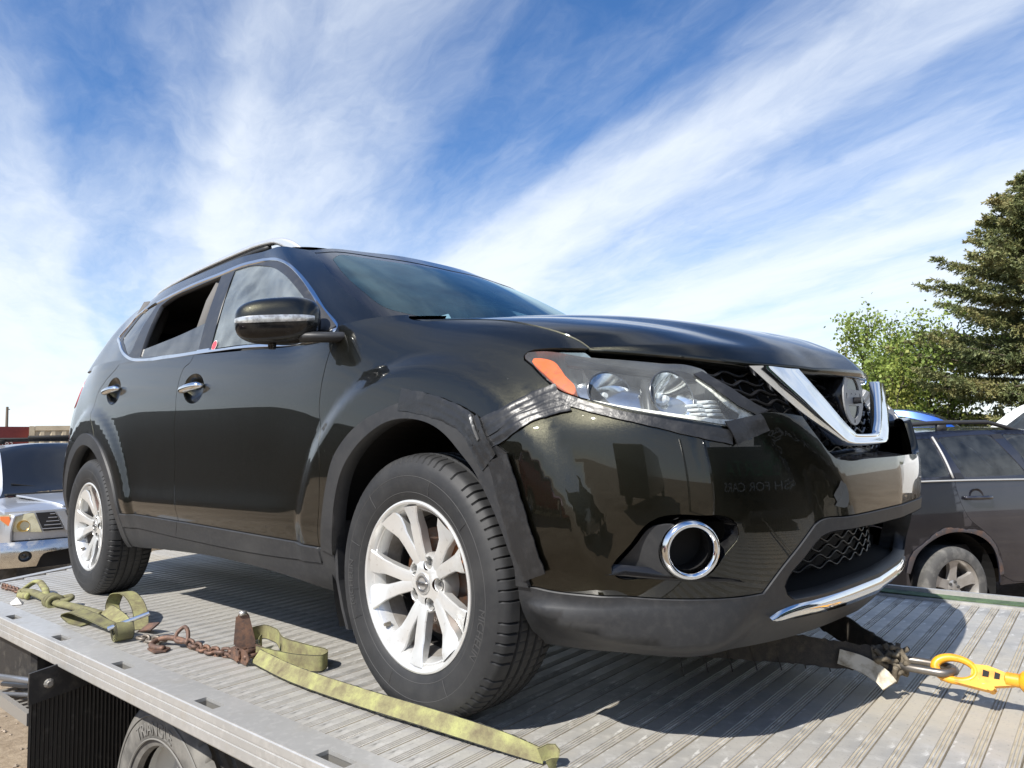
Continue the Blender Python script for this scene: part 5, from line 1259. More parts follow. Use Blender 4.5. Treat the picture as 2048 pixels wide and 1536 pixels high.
# ================= straps, chain, winch sling =================
def web_mat(name,c1,c2,c3,fr=(240,1,1)):
    m=bpy.data.materials.new(name); m.use_nodes=True; N=m.node_tree.nodes; LK=m.node_tree.links; b=N['Principled BSDF']; b.inputs['Roughness'].default_value=.85
    tc=N.new('ShaderNodeTexCoord'); n=N.new('ShaderNodeTexNoise'); n.inputs['Scale'].default_value=17; n.inputs['Detail'].default_value=9; n.inputs['Roughness'].default_value=.68; LK.new(tc.outputs['Object'],n.inputs[0])
    cr=N.new('ShaderNodeValToRGB'); LK.new(n.outputs[0],cr.inputs[0]); e=cr.color_ramp; e.elements[0].position=.30; e.elements[0].color=(*c3,1); e.elements[1].position=.66; e.elements[1].color=(*c1,1)
    k=e.elements.new(.48); k.color=(*c2,1)
    w=N.new('ShaderNodeTexNoise'); w.inputs['Scale'].default_value=60; w.inputs['Detail'].default_value=3; mp=N.new('ShaderNodeMapping'); mp.inputs['Scale'].default_value=(9,1,6); LK.new(tc.outputs['Object'],mp.inputs[0]); LK.new(mp.outputs[0],w.inputs[0])
    r=N.new('ShaderNodeMapRange'); LK.new(w.outputs[0],r.inputs[0]); r.inputs[1].default_value=.56; r.inputs[2].default_value=.8; r.inputs[4].default_value=.75
    mx=N.new('ShaderNodeMixRGB'); LK.new(r.outputs[0],mx.inputs[0]); LK.new(cr.outputs[0],mx.inputs[1]); mx.inputs[2].default_value=(*c3,1); LK.new(mx.outputs[0],b.inputs['Base Color'])
    bp=N.new('ShaderNodeBump'); bp.inputs['Strength'].default_value=.35; bp.inputs['Distance'].default_value=.002; LK.new(w.outputs[0],bp.inputs['Height']); LK.new(bp.outputs[0],b.inputs['Normal'])
    return m
YWEB=web_mat('yellow_webbing',(.29,.295,.115),(.19,.175,.085),(.10,.078,.046))
OWEB=web_mat('dirty_olive_webbing',(.20,.195,.085),(.145,.135,.068),(.07,.062,.042))
BWEB=web_mat('black_webbing',(.060,.050,.038),(.030,.026,.022),(.085,.068,.048))
RUSTY=mat('rusty_steel',(.135,.085,.065),.6,.45,noise=[(24,(.25,.135,.085),.45,.75,.1,6),(60,(.08,.06,.055),.5,.75,0,4)],bump=(150,.35,.002))
BLKEDGE=mat('black_strap_edge',(.02,.02,.018),.9)
def ribbon(path,ups,width,th=.0022,step=.012,name='strap',m=None,parent=None,edges=True,ragged=0):
    P=np.asarray(path,float); u=np.asarray(ups,float)
    if u.ndim==1: u=np.repeat(u[None],len(P),0)
    c=crom(np.hstack([P,u]),step); P=c[:,:3]; u=c[:,3:]; u/=np.linalg.norm(u,axis=1)[:,None]
    T=np.gradient(P,axis=0); T/=np.linalg.norm(T,axis=1)[:,None]; u=u-T*np.sum(u*T,1)[:,None]; u/=np.linalg.norm(u,axis=1)[:,None]; n=np.cross(T,u)
    W=np.broadcast_to(np.asarray(width,float),(len(P),)) if np.ndim(width)==0 else np.interp(np.linspace(0,1,len(P)),np.linspace(0,1,len(width)),width)
    w=np.array([-.5,-.46,-.25,0,.25,.46,.5]); A=P[:,None]+u[:,None]*(w[None,:]*W[:,None])[...,None]
    if ragged: A[:,0]+=RNG.normal(0,ragged,(len(P),3)); A[:,-1]+=RNG.normal(0,ragged,(len(P),3))
    F_=A+n[:,None]*th/2; B=A-n[:,None]*th/2; mb=MB(); mb.grid(F_); mb.grid(B,True)
    for k in(0,-1): mb.grid(np.stack([F_[:,k],B[:,k]],1))
    for k in(0,-1): mb.grid(np.stack([F_[k],B[k]],1))
    me=mb.mesh(name,m,True,40)
    if edges:
        me.materials.append(BLKEDGE); r=len(P)-1
        idx=np.zeros(len(me.polygons),int)
        for blk in(0,1):
            for i in range(r): idx[blk*r*6+i*6]=1; idx[blk*r*6+i*6+5]=1
        if len(idx)>=12*r: me.polygons.foreach_set('material_index',idx)
    return obj(name,me,parent)
def chain_link(mb,c,d,up,L=.032,r=.0050,wd=.011):
    d=np.array(d,float);d/=np.linalg.norm(d); up=np.array(up,float); up-=d*(up@d); up/=np.linalg.norm(up)
    pts=[]
    for a in np.linspace(0,2*np.pi,16,endpoint=False):
        x=math.cos(a)*wd; y=(L/2-wd)*np.sign(math.sin(a)) *(1 if abs(math.sin(a))>.2 else abs(math.sin(a))/.2)+math.sin(a)*wd
        pts.append(np.array(c)+d*y+up*x)
    mb.tube(np.array(pts),r,7,True)
def chain(name,path,m,parent,L=.032,r=.005,wd=.011):
    c=crom(path,.004); l=np.concatenate([[0],np.cumsum(np.linalg.norm(np.diff(c,axis=0),axis=1))]); n=int(l[-1]/(L-2.4*r))
    for k in range(n):
        s=l[-1]*(k+.5)/n; p0=np.array([np.interp(s-L/2,l,c[:,i]) for i in range(3)]); p1=np.array([np.interp(s+L/2,l,c[:,i]) for i in range(3)])
        mb=MB(); chain_link(mb,(p0+p1)/2,p1-p0,(.2*random.uniform(-1,1),0,1) if k%2 else (.15,1,.35*random.uniform(-1,1)),L,r,wd); mb.obj('chain_link',m,parent,smooth=True)
def near_straps():
    # ---- long yellow strap with ratchet ----
    t=empty('ratchet_strap',(-.9,-.93,0),0,'yellow ratchet strap with rusty ratchet stretched beside the front wheel','strap'); o=np.array((-.9,-.93,0))
    def rb(path,ups,w,m=YWEB,name='webbing',**k): return ribbon(np.array(path)-o,ups,w,.0024,.012,name,m,t,**k)
    rb([(-.80,-.935,.030),(-.55,-.955,.030),(-.2,-.945,.030),(.1,-.925,.032),(.30,-.905,.028),(.44,-.885,.018)],[(0,.62,.75),(0,.62,.78),(0,.66,.75),(0,.62,.70),(0,.45,.8),(0,.15,.95)],[.050,.050,.050,.049,.044,.034],ragged=.0007)
    rb([(.435,-.892,.022),(.458,-.872,.030),(.474,-.878,.018),(.463,-.897,.006)],[(.3,.2,.9)]*4,.034,name='webbing')
    # folded slack standing on edge behind the ratchet
    rb([(-.88,-.905,.028),(-1.00,-.86,.026),(-1.10,-.80,.026),(-1.10,-.755,.027),(-1.02,-.75,.028),(-.86,-.80,.028),(-.70,-.80,.030),(-.575,-.80,.030),(-.55,-.835,.030),(-.60,-.872,.030),(-.72,-.90,.028),(-.84,-.915,.028)],(0,.05,1),.052)
    rb([(-.86,-.89,.027),(-.95,-.845,.026),(-.98,-.82,.026)],(0,0,1),.050)
    # ratchet: frame of two cheeks, drum, handle
    c=np.array((-.865,-.935,.03))-o
    for s in(-1,1):
        mb=MB(); mb.prism([(-.075,-.020),(.055,-.026),(.075,-.004),(.055,.022),(-.03,.024),(-.075,.008)],.004,c+(0,s*.030-.002,0),(1,0,0),(0,0,1),(0,1,0)); mb.obj('ratchet_cheek',RUSTY,t)
    mb=MB()
    for dx in(-.06,.0,.05): mb.tube([c+(dx,-.036,0),c+(dx,.036,0)],.011 if dx==0 else .007,10)
    mb.obj('ratchet_drum',RUSTY,t,smooth=True)
    M=Matrix.Rotation(math.radians(-62),4,'Y')
    hd=MB(); pr=[(0,-.030),(.02,-.034),(.11,-.020),(.125,-.010),(.125,.010),(.11,.020),(.02,.034),(0,.030)]
    ang=math.radians(74); dx=np.array((math.cos(ang)*-.25,-.05,math.sin(ang))); dx/=np.linalg.norm(dx); dy=np.array((.45,.89,0.05)); dy-=dx*(dy@dx); dy/=np.linalg.norm(dy); dz=np.cross(dx,dy)
    hd.prism(pr,.004,c+(-.01,0,.012),dx,dy,dz); hd.prism([(.02,-.034),(.11,-.020),(.11,-.024),(.02,-.038)],.016,c+(-.01,0,.012),dx,dy,dz); hd.obj('ratchet_handle',RUSTY,t)
    hd=MB(); hd.tube([c+(-.01,0,.012)+dx*.12-dy*.012,c+(-.01,0,.012)+dx*.12+dy*.012],.009,10); hd.obj('handle_grip',mat('worn_steel',(.45,.43,.40),.4,.85),t,smooth=True)
    mb=MB()
    for k in range(9): a=k*2*math.pi/9; mb.box(c+(.02*math.cos(a),-.037,.02*math.sin(a)),(.008,.004,.008))
    mb.lathe([(0,-.003),(.02,-.003),(.02,.003),(0,.003)],18,'y',c+(0,-.037,0)); mb.obj('ratchet_gear',RUSTY,t)
    # ---- chain with grab hook between ratchet and coiled strap ----
    ch=empty('rusty_chain',(-1.15,-1.0,0),0,'rusty chain with grab hook lying between the ratchet and the coiled strap','chain'); o2=np.array((-1.15,-1.0,0))
    chain('chain_link',np.array([(-.93,-.945,.02),(-1.02,-.975,.014),(-1.12,-.985,.013),(-1.20,-.995,.020)])-o2,RUSTY,ch,.042,.0062,.0145)
    chain('chain_link',np.array([(-1.32,-1.035,.016),(-1.40,-1.06,.014),(-1.46,-1.075,.016)])-o2,mat('grey_chain_steel',(.22,.19,.16),.55,.7),ch,.040,.0056,.013)
    mb=MB(); mb.tube(crom(np.array([(-1.19,-1.0,.025),(-1.25,-1.01,.028),(-1.30,-1.03,.030),(-1.33,-1.055,.022),(-1.31,-1.085,.016),(-1.26,-1.09,.014),(-1.22,-1.075,.014)])-o2,.008),np.linspace(.010,.013,25)[:len(crom(np.array([(-1.19,-1.0,.025),(-1.25,-1.01,.028),(-1.30,-1.03,.030),(-1.33,-1.055,.022),(-1.31,-1.085,.016),(-1.26,-1.09,.014),(-1.22,-1.075,.014)])-o2,.008))] if False else .0105,9); mb.obj('grab_hook',RUSTY,ch,smooth=True)
    mb=MB(); mb.tube(crom(np.array([(-1.20,-1.0,.03),(-1.235,-.985,.060),(-1.265,-.985,.066),(-1.275,-1.005,.048),(-1.255,-1.02,.028)])-o2,.006,True),.0075,8,True); mb.obj('chain_ring',RUSTY,ch,smooth=True)
    mb=MB(); mb.prism([(-.045,-.03),(.03,-.034),(.045,0),(.02,.028),(-.045,.02)],.006,np.array((-1.25,-1.075,.004))-o2,(1,0,0),(0,1,0),(0,0,1)); mb.obj('hook_plate',RUSTY,ch)
    # ---- coiled olive strap with chrome bar ----
    s=empty('coiled_strap',(-1.5,-1.11,0),0,'dirty olive strap rolled into a coil with a chrome bar through it','strap'); o3=np.array((-1.52,-1.11,0))
    s.location=o3
    def r3(path,ups,w,m=OWEB,**k): return ribbon(np.array(path)-o3,ups,w,.0026,.010,'webbing',m,s,**k)
    sp=[]
    cx,cz=-1.515,.040
    for a in np.linspace(0,2*np.pi*3.2,60): rr=.010+.0088*a/(2*np.pi); sp.append((cx+rr*math.cos(a),-1.118,cz+rr*math.sin(a)))
    r3(sp,(.12,1,.0),.062)
    r3([(sp[-1][0],-1.118,sp[-1][2]),(-1.57,-1.112,.060),(-1.66,-1.10,.030),(-1.76,-1.11,.036),(-1.90,-1.13,.050),(-2.03,-1.145,.050),(-2.085,-1.15,.030),(-2.04,-1.14,.010),(-1.92,-1.12,.006)],[(.12,1,0)]*4+[(0,1,.1)]*5,.058)
    r3([(-1.66,-1.06,.02),(-1.78,-1.035,.026),(-1.93,-1.03,.040),(-2.0,-1.04,.030)],[(.1,.9,.5),(0,.9,.55),(0,.9,.6),(0,1,.3)],.058,m=YWEB)
    r3([(-1.60,-1.02,.012),(-1.70,-.985,.05),(-1.84,-.965,.098),(-1.95,-.965,.110),(-2.03,-.975,.085),(-2.04,-.985,.045),(-1.98,-.99,.012),(-1.86,-1.0,.006)],[(.15,1,0)]*8,.058,m=YWEB)
    b=MB(); b.tube(np.array([(-1.53,-1.165,.055),(-1.47,-1.035,.098)])-o3,.0085,12); b.obj('chrome_bar',CHROME,s,angle=40)
    b=MB(); b.prism([(-.04,-.02),(.05,-.025),(.05,.02),(-.03,.025)],.006,np.array((-1.57,-1.0,.02))-o3,(1,.2,.2),(-.1,.8,.5),(0,-.5,.8)); b.obj('buckle',RUSTY,s)
    # ---- strap running back along the deck edge, knotted ----
    q=empty('knotted_strap',(-2.5,-1.1,0),0,'thin yellow strap knotted along the deck behind the coiled strap','strap'); o4=np.array((-2.5,-1.1,0))
    mb=MB(); mb.tube(crom(np.array([(-2.0,-1.03,.015),(-2.25,-1.065,.020),(-2.5,-1.10,.022),(-2.7,-1.11,.030),(-2.85,-1.115,.030),(-3.0,-1.12,.014)])-o4,.02),.016,8,sx=1.3); mb.obj('webbing',OWEB,q,smooth=True)
    for k,x in enumerate((-2.46,-2.50,-2.53)):
        mb=MB(); mb.tube(np.array([(x+.01*math.cos(a),-1.10+.030*math.cos(a),.024+.027*math.sin(a)) for a in np.linspace(0,2*np.pi,18,endpoint=False)])-o4,.011,7,True); mb.obj('knot',OWEB,q,smooth=True)
    mb=MB(); mb.tube(crom(np.array([(-2.5,-1.08,.03),(-2.44,-1.04,.045),(-2.40,-1.05,.04),(-2.43,-1.085,.03)])-o4,.01),.012,7); mb.obj('knot',OWEB,q,smooth=True)
    mb=MB(); mb.tube(crom(np.array([(-2.62,-1.10,.03),(-2.78,-1.07,.052),(-2.98,-1.08,.05),(-2.96,-1.13,.02),(-2.78,-1.14,.02)])-o4,.02),.011,7,sx=1.6); mb.obj('webbing',YWEB,q,smooth=True)
    ch2=empty('thin_chain',(-3.1,-1.13,0),0,'short rusty chain at the far tail corner of the deck','chain'); chain('l',np.array([(0.06,.01,.012),(-.05,0,.012),(-.2,-.01,.012)]),RUSTY,ch2,.040,.006,.0135)
    mb=MB(); V=np.array([(-.04,-.02,.0),(.03,-.03,0),(.05,.01,0),(-.01,.03,0),(0,0,.03),(-.03,.0,.02)]); mb.add(V,[(0,1,4),(1,2,4),(2,3,4),(3,5,4),(0,4,5),(0,5,3),(3,2,1,0)]); st=mb.obj('stone',mat('pale_stone',(.55,.53,.50),.9),None,loc=(-2.72,-1.20,.003)); tag(st,'small pale stone lying on the deck edge near the knotted strap','stone')
near_straps()
def winch_gear():
    w=empty('winch_sling',(.75,.05,0),0,'black winch sling bridle running from under the bumper to a steel ring','sling'); o=np.array((.75,.05,0))
    def rb(path,ups,wd,nm='webbing',m=BWEB,**k): return ribbon(np.array(path)-o,ups,wd,.006,.014,nm,m,w,**k)
    rb([(.35,-.42,.17),(.52,-.22,.14),(.70,-.06,.115),(.84,.02,.10),(.92,.055,.09)],[(0.2,.35,.9),(.2,.35,.9),(.2,.3,.9),(.2,.4,.9),(0,.6,.8)],[.085,.085,.08,.07,.05],edges=False,ragged=.002)
    rb([(.35,.62,.17),(.55,.40,.15),(.75,.21,.12),(.88,.11,.10),(.93,.085,.09)],[(-.2,.2,.9)]*4+[(0,.4,.8)],[.10,.10,.09,.07,.05],edges=False,ragged=.002)
    mb=MB(); r=np.random.default_rng(3)
    for k in range(26):
        a=np.array((.88+.06*r.random(),.03+.07*r.random(),.07+.045*r.random())); pts=[a+r.normal(0,.014,3) for _ in range(4)]; mb.tube(crom(np.array(pts)-o,.008),.007,6)
    mb.obj('frayed_lashing',mat('muddy_fabric',(.115,.095,.068),.95,noise=(60,(.24,.21,.16),.5,.75,0,4),bump=(200,.5,.003)),w,smooth=True)
    rb([(.80,-.02,.105),(.86,.005,.085),(.905,.005,.062),(.925,-.005,.046)],[(.3,.55,.75)]*4,[.04,.044,.046,.044],'label_flap',mat('canvas_tag',(.50,.46,.38),.9,noise=(25,(.2,.17,.12),.45,.7,0,5)),edges=False)
    mb=MB(); mb.tube(crom(np.array([(.93,.115,.088),(1.0,.125,.088),(1.045,.118,.088),(1.062,.09,.088),(1.045,.062,.086),(1.0,.055,.086),(.93,.065,.086),(.905,.09,.087)])-o,.01,True),.0105,10,True); mb.obj('steel_ring',mat('worn_ring_steel',(.20,.185,.17),.42,.85,noise=(30,(.16,.12,.09),.5,.8,.2,5)),w,smooth=True)
    mb=MB(); 
    for k in range(8): a=np.array((.45+.05*k,-.30+.05*k,.125)); mb.tube(np.array([a,a+(.01,.0,-.03),a+(.02,-.005,-.055-.02*r.random())])-o,.0018,5)
    mb.obj('loose_threads',BWEB,w)
    h=empty('winch_hook',(1.1,.08,0),0,'yellow swivel safety hook on the winch line hooked through the steel ring','hook'); oh=np.array((1.1,.08,0))
    YP=mat('yellow_hook_paint',(.72,.34,.02),.38,coat=.3,noise=[(26,(.60,.17,.01),.5,.72,.1,5),(60,(.28,.25,.22),.66,.76,.1,3)])
    H=lambda *a:np.array(a,float)-oh
    ux=np.array((1,-.06,-.03)); ux/=np.linalg.norm(ux); uy=np.array((.0,.62,.78)); uy-=ux*(uy@ux); uy/=np.linalg.norm(uy); uz=np.cross(ux,uy); hc=H(1.062,.086,.094)
    ov=np.array([hc+ux*.050*math.cos(t)*(1.0 if math.cos(t)>0 else .92)+uy*.031*math.sin(t) for t in np.linspace(0,2*np.pi,36,endpoint=False)])
    mb=MB(); mb.tube(ov,np.array([.0085+.0035*(1-math.cos(t))/2 for t in np.linspace(0,2*np.pi,36,endpoint=False)]),10,True); mb.obj('hook_body',YP,h,smooth=True)
    mb=MB(); mb.prism([(.040,-.030),(.075,-.033),(.135,-.012),(.150,0),(.135,.012),(.075,.026),(.040,.022)],.013,hc-uz*.0065,ux,uy,uz); fr=mb.obj('hook_frame',YP,h)
    for s0,s1 in((.066,.080),(.092,.104)):
        mb=MB(); mb.prism([(s0,-.006),(s1,-.005),(s1,.010),(s0,.012)],.002,hc+uz*.0062,ux,uy,uz); mb.obj('hook_slot',BLK,fr)
        mb=MB(); mb.prism([(s0,-.006),(s1,-.005),(s1,.010),(s0,.012)],.002,hc-uz*.0082,ux,uy,uz); mb.obj('hook_slot',BLK,fr)
    mb=MB(); mb.prism([(-.030,-.036),(.08,-.040),(.10,-.032),(.09,-.024),(-.02,-.026)],.017,hc-uz*.0085,ux,uy,uz); mb.obj('hook_latch',YP,h)
    mb=MB(); q=hc+ux*.088-uy*.032; mb.tube([q-uz*.012,q+uz*.012],.009,12); mb.obj('latch_rivet',YP,h,angle=40)
    mb=MB(); mb.lathe([(.006,-.02),(.017,-.016),(.017,.012),(.026,.02),(.030,.045),(.030,.075),(.024,.095),(.0,.095)],20,'x',H(1.195,.078,.094)); mb.obj('swivel',YP,h,angle=40)
    mb=MB()
    for s in(-1,1): mb.box(H(1.30,.078+s*.024,.094),(.10,.010,.034),bev=.003)
    mb.tube([H(1.34,.045,.094),H(1.34,.111,.094)],.010,12); mb.obj('swivel_jaw',YP,h)
    c=MB(); c.tube(np.array([(1.34,.078,.094),(1.8,.085,.105),(2.45,.10,.15)])-oh,.008,8); c.obj('winch_line',mat('wire_rope',(.25,.24,.22),.5,.8,bump=(300,.5,.003)),h,smooth=True)
    # green strap laid along the far rail
    c_,s_=math.cos(PHI),math.sin(PHI)
    def dk(x,y,z): return np.array((c_*x-s_*y,s_*x+c_*y,z))
    g=ribbon([dk(x,1.40+.004*math.sin(x*7),.018+.003*math.sin(x*5)) for x in np.linspace(.3,2.4,12)],(0,1,.08),.055,.004,.03,'green_strap',web_mat('green_webbing',(.10,.15,.07),(.06,.10,.05),(.03,.045,.03)),None,edges=False); tag(g,'dark green strap lying flat along the far deck rail','strap')
winch_gear()
# ================= ground =================
def ground_z(x,y):
    return GZ+.38*sstep(8.,12.5,y)-.02+.02*np.sin(x*.7)*np.sin(y*.5+1)
def dirt_mat():
    m=bpy.data.materials.new('dry_dirt'); m.use_nodes=True; N=m.node_tree.nodes; LK=m.node_tree.links; b=N['Principled BSDF']; b.inputs['Roughness'].default_value=.95; b.inputs['Specular IOR Level'].default_value=.2
    tc=N.new('ShaderNodeTexCoord')
    def nz(s,d,r=.6):
        n=N.new('ShaderNodeTexNoise'); n.inputs['Scale'].default_value=s; n.inputs['Detail'].default_value=d; n.inputs['Roughness'].default_value=r; LK.new(tc.outputs['Object'],n.inputs[0]); return n.outputs[0]
    cr=N.new('ShaderNodeValToRGB'); LK.new(nz(.6,8),cr.inputs[0]); e=cr.color_ramp.elements; e[0].position=.3; e[0].color=(.215,.165,.115,1); e[1].position=.7; e[1].color=(.40,.325,.235,1)
    cr2=N.new('ShaderNodeValToRGB'); LK.new(nz(14,7,.7),cr2.inputs[0]); e=cr2.color_ramp.elements; e[0].position=.35; e[0].color=(.55,.52,.48,1); e[1].position=.65; e[1].color=(1,1,1,1)
    mx=N.new('ShaderNodeMixRGB'); mx.blend_type='MULTIPLY'; mx.inputs[0].default_value=.8; LK.new(cr.outputs[0],mx.inputs[1]); LK.new(cr2.outputs[0],mx.inputs[2]); LK.new(mx.outputs[0],b.inputs['Base Color'])
    bp=N.new('ShaderNodeBump'); bp.inputs['Strength'].default_value=.6; bp.inputs['Distance'].default_value=.03; LK.new(nz(9,9,.75),bp.inputs['Height']); LK.new(bp.outputs[0],b.inputs['Normal'])
    return m
def ground():
    a=np.concatenate([-np.geomspace(900,30,14),np.linspace(-28,28,57),np.geomspace(30,900,14)])
    X,Y=np.meshgrid(a,a,indexing='ij'); P=np.stack([X,Y,ground_z(X,Y)],-1)
    mb=MB(); mb.grid(P); o=mb.obj('ground',dirt_mat(),None,smooth=True); tag(o,kind='structure')
    # loose gravel where the yard shows under the deck edge
    r=np.random.default_rng(5); mb=MB(); n=2600
    x=r.uniform(-9,-1.5,n); y=r.uniform(-7.5,-.8,n); s=.006+.02*r.random(n)**3
    base=np.array([(1,0,0),(-1,0,0),(0,1,0),(0,-1,0),(0,0,.7),(0,0,-.7)],float); F8=[(0,2,4),(2,1,4),(1,3,4),(3,0,4),(2,0,5),(1,2,5),(3,1,5),(0,3,5)]
    for i in range(n):
        V=base*s[i]*r.uniform(.6,1.3,(6,3)); mb.add(V+np.array((x[i],y[i],float(ground_z(x[i],y[i]))+s[i]*.3)),F8)
    o=mb.obj('gravel',mat('gravel_stone',(.33,.27,.21),.95,noise=(3,(.22,.19,.16),.4,.7,0,3)),None); tag(o,'loose gravel scattered over the dirt yard','gravel',kind='stuff')
ground()
# ================= generic parked vehicle =================
class Hull:
    """side skin of a parked vehicle: x along, v 0 sill .. 1 belt .. 2 roof edge (right side, mirrored)"""
    def __init__(s,zs,belt,top,w,wt): s.zs=zs; s.belt=belt; s.top=top; s.w=w; s.wt=wt
    def v(s,x,z):
        zb=float(s.belt(x)); zt=float(s.top(x)); return (z-s.zs)/(zb-s.zs) if z<zb else 1+(z-zb)/(zt-zb)
    def F(s,uv):
        uv=np.atleast_2d(uv); x=uv[:,0]; v=uv[:,1]*2.0-0 if False else uv[:,1]; zb=s.belt(x); zt=s.top(x); w=s.w(x); wt=s.wt(x)
        a=np.clip(v,-.2,1); t=np.clip(v-1,0,1.05)
        z=np.where(v<=1,s.zs+(zb-s.zs)*a,zb+(zt-zb)*t)
        y0=w-.07*np.clip(.42-a,0,1)**1.5-.035*np.clip(a-.62,0,1)**1.6/.2
        yb=w-.035*.38**1.6/.2
        y=np.where(v<=1,y0,yb+(wt-yb)*t+.02*np.sin(np.pi*np.clip(t,0,1)))
        return np.stack([x,-y,z],1)
def n_out(uv,F): return -Lnorm0(uv,F)
def hull_parts(par,H,x0,x1,loops,seeds,mats,step=.06,seams=()):
    """loops: closed (x,z) polygons; seeds: name -> (list of (x,z), material, offset, depth)"""
    C=[]
    for lp in loops:
        lp=np.array(lp,float)
        if len(lp)>8: q=crom(lp,.04,True)
        else:
            q=[]
            for i in range(len(lp)):      # polygon with small rounded corners
                a,b,c=lp[i-1],lp[i],lp[(i+1)%len(lp)]; r_=.03; p0=b+(a-b)/np.linalg.norm(a-b)*r_; p1=b+(c-b)/np.linalg.norm(c-b)*r_
                q+= [p0,(p0+2*b+p1)/4,p1]
                n_=int(np.linalg.norm(c-b)/.07)
                q+= [p1+(c+(b-c)/np.linalg.norm(c-b)*r_-p1)*k/n_ for k in range(1,n_)] if n_>1 else []
        C.append((np.array([(x,H.v(x,z)) for x,z in q]),True))
    for sm in seams: C.append((np.array([(x,H.v(x,z)) for x,z in crom(sm,.04)]),False))
    uv,T,comps,find=regions(C,(x0,x1,0,2),step,mind=.012)
    out={}
    def Fx(q): return H.F(q)
    for name,(pts,m,off,dep,gap) in seeds.items():
        ks=[]
        for x,z in pts:
            k=find((x,H.v(x,z)))
            if k is not None and k not in ks: ks.append(k)
        if not ks: print('hull seed miss',name); continue
        t=np.concatenate([T[comps[k]] for k in ks])
        for sg in(1,-1):
            Fm=lambda q:H.F(q)*[-1,1,1]     # mirror so that the panel helper's outward side stays outward
            V,Fc,N=panel(uv,t,Fm,off,gap,dep,1); V=V*[-1,1,1]; N=N*[-1,1,1]; Fc=[f[::-1] for f in Fc]
            if sg<0: V=V*[1,-1,1]; N=N*[1,-1,1]; Fc=[f[::-1] for f in Fc]
            o=pobj(name.split('#')[0],(V,Fc,N),m,par); out.setdefault(name,[]).append(o)
    return out
def hull_top(par,H,x0,x1,crown,m,name='roof',n=30):
    x=np.linspace(x0,x1,n); e=H.F(np.stack([x,0*x+2],1)); t=np.linspace(-1,1,15); P=[]
    for i in range(n): P.append([(e[i,0],-e[i,1]*k,e[i,2]+crown*(1-abs(k)**2.4)) for k in t])
    mb=MB(); mb.grid(np.array(P)); return mb.obj(name,m,par,smooth=True)
def hull_end(par,H,x,bulge,m,name,n=14,v0=0,v1=2):
    v=np.linspace(v0,v1,n); e=H.F(np.stack([0*v+x,v],1)); t=np.linspace(-1,1,13); P=[]
    for i in range(n): P.append([(e[i,0]+bulge*(1-abs(k)**2.6),-e[i,1]*k,e[i,2]) for k in t])
    mb=MB(); mb.grid(np.array(P),bulge>0); return mb.obj(name,m,par,smooth=True)
def bg_wheel(par,loc,r,w,spokes,rimm,dirty=False,face=-1):
    rub=mat('dusty_car_tyre',(.07,.069,.067),.85,noise=[(12,(.15,.145,.135),.45,.7,0,5)]) if dirty else RUB
    mb=MB(); prof=[(r*.66,-w*.40),(r*.70,-w*.5),(r*.85,-w*.53),(r*.95,-w*.47),(r*.99,-w*.40),(r,-w*.3),(r,w*.3),(r*.95,w*.47),(r*.7,w*.5)]
    mb.lathe([(a,b) for a,b in prof],64,'y'); t=mb.obj('wheel',rub,par,angle=35,loc=loc)
    if face>0: t.rotation_euler=(0,0,math.pi)
    k=MB(); R=r*.69; k.lathe([(R*.93,w*.3),(R*.95,-w*.30),(R*.96,-w*.36),(R*1.02,-w*.44),(R*.985,-w*.47),(R*.93,-w*.40),(R*.88,-w*.2),(R*.86,w*.3)],56,'y'); k.lathe([(0,-w*.30),(R*.20,-w*.30),(R*.27,-w*.26),(R*.27,0)],30,'y')
    for i in range(spokes):
        a=2*math.pi*i/spokes+.3; P=[]
        for q,wd,y in((.18,.20,-w*.27),(.5,.17,-w*.31),(.8,.20,-w*.35),(.96,.30,-w*.39)):
            c=np.array((math.cos(a),0,math.sin(a)))*R*q; tn=np.array((-math.sin(a),0,math.cos(a)))*R*wd
            P.append([c-tn*1.05+(0,y+.03,0),c-tn*.9+(0,y,0),c+tn*.9+(0,y,0),c+tn*1.05+(0,y+.03,0)])
        k.grid(np.array(P),True)
    rm=k.obj('rim',rimm,t,angle=35)
    for i in range(5): a=2*math.pi*i/5; l=MB(); l.lathe([(0,-.012),(.012,-.012),(.014,0)],10,'y',(R*.19*math.cos(a),-w*.29,R*.19*math.sin(a))); l.obj('lug_nut',mat('lug_dark',(.05,.05,.05),.5),t)
    d=MB(); d.lathe([(0,.0),(R*.8,.0),(R*.8,.02),(0,.02)],30,'y'); d.obj('brake_drum',mat('dark_drum',(.03,.025,.022),.8),t)
    return t
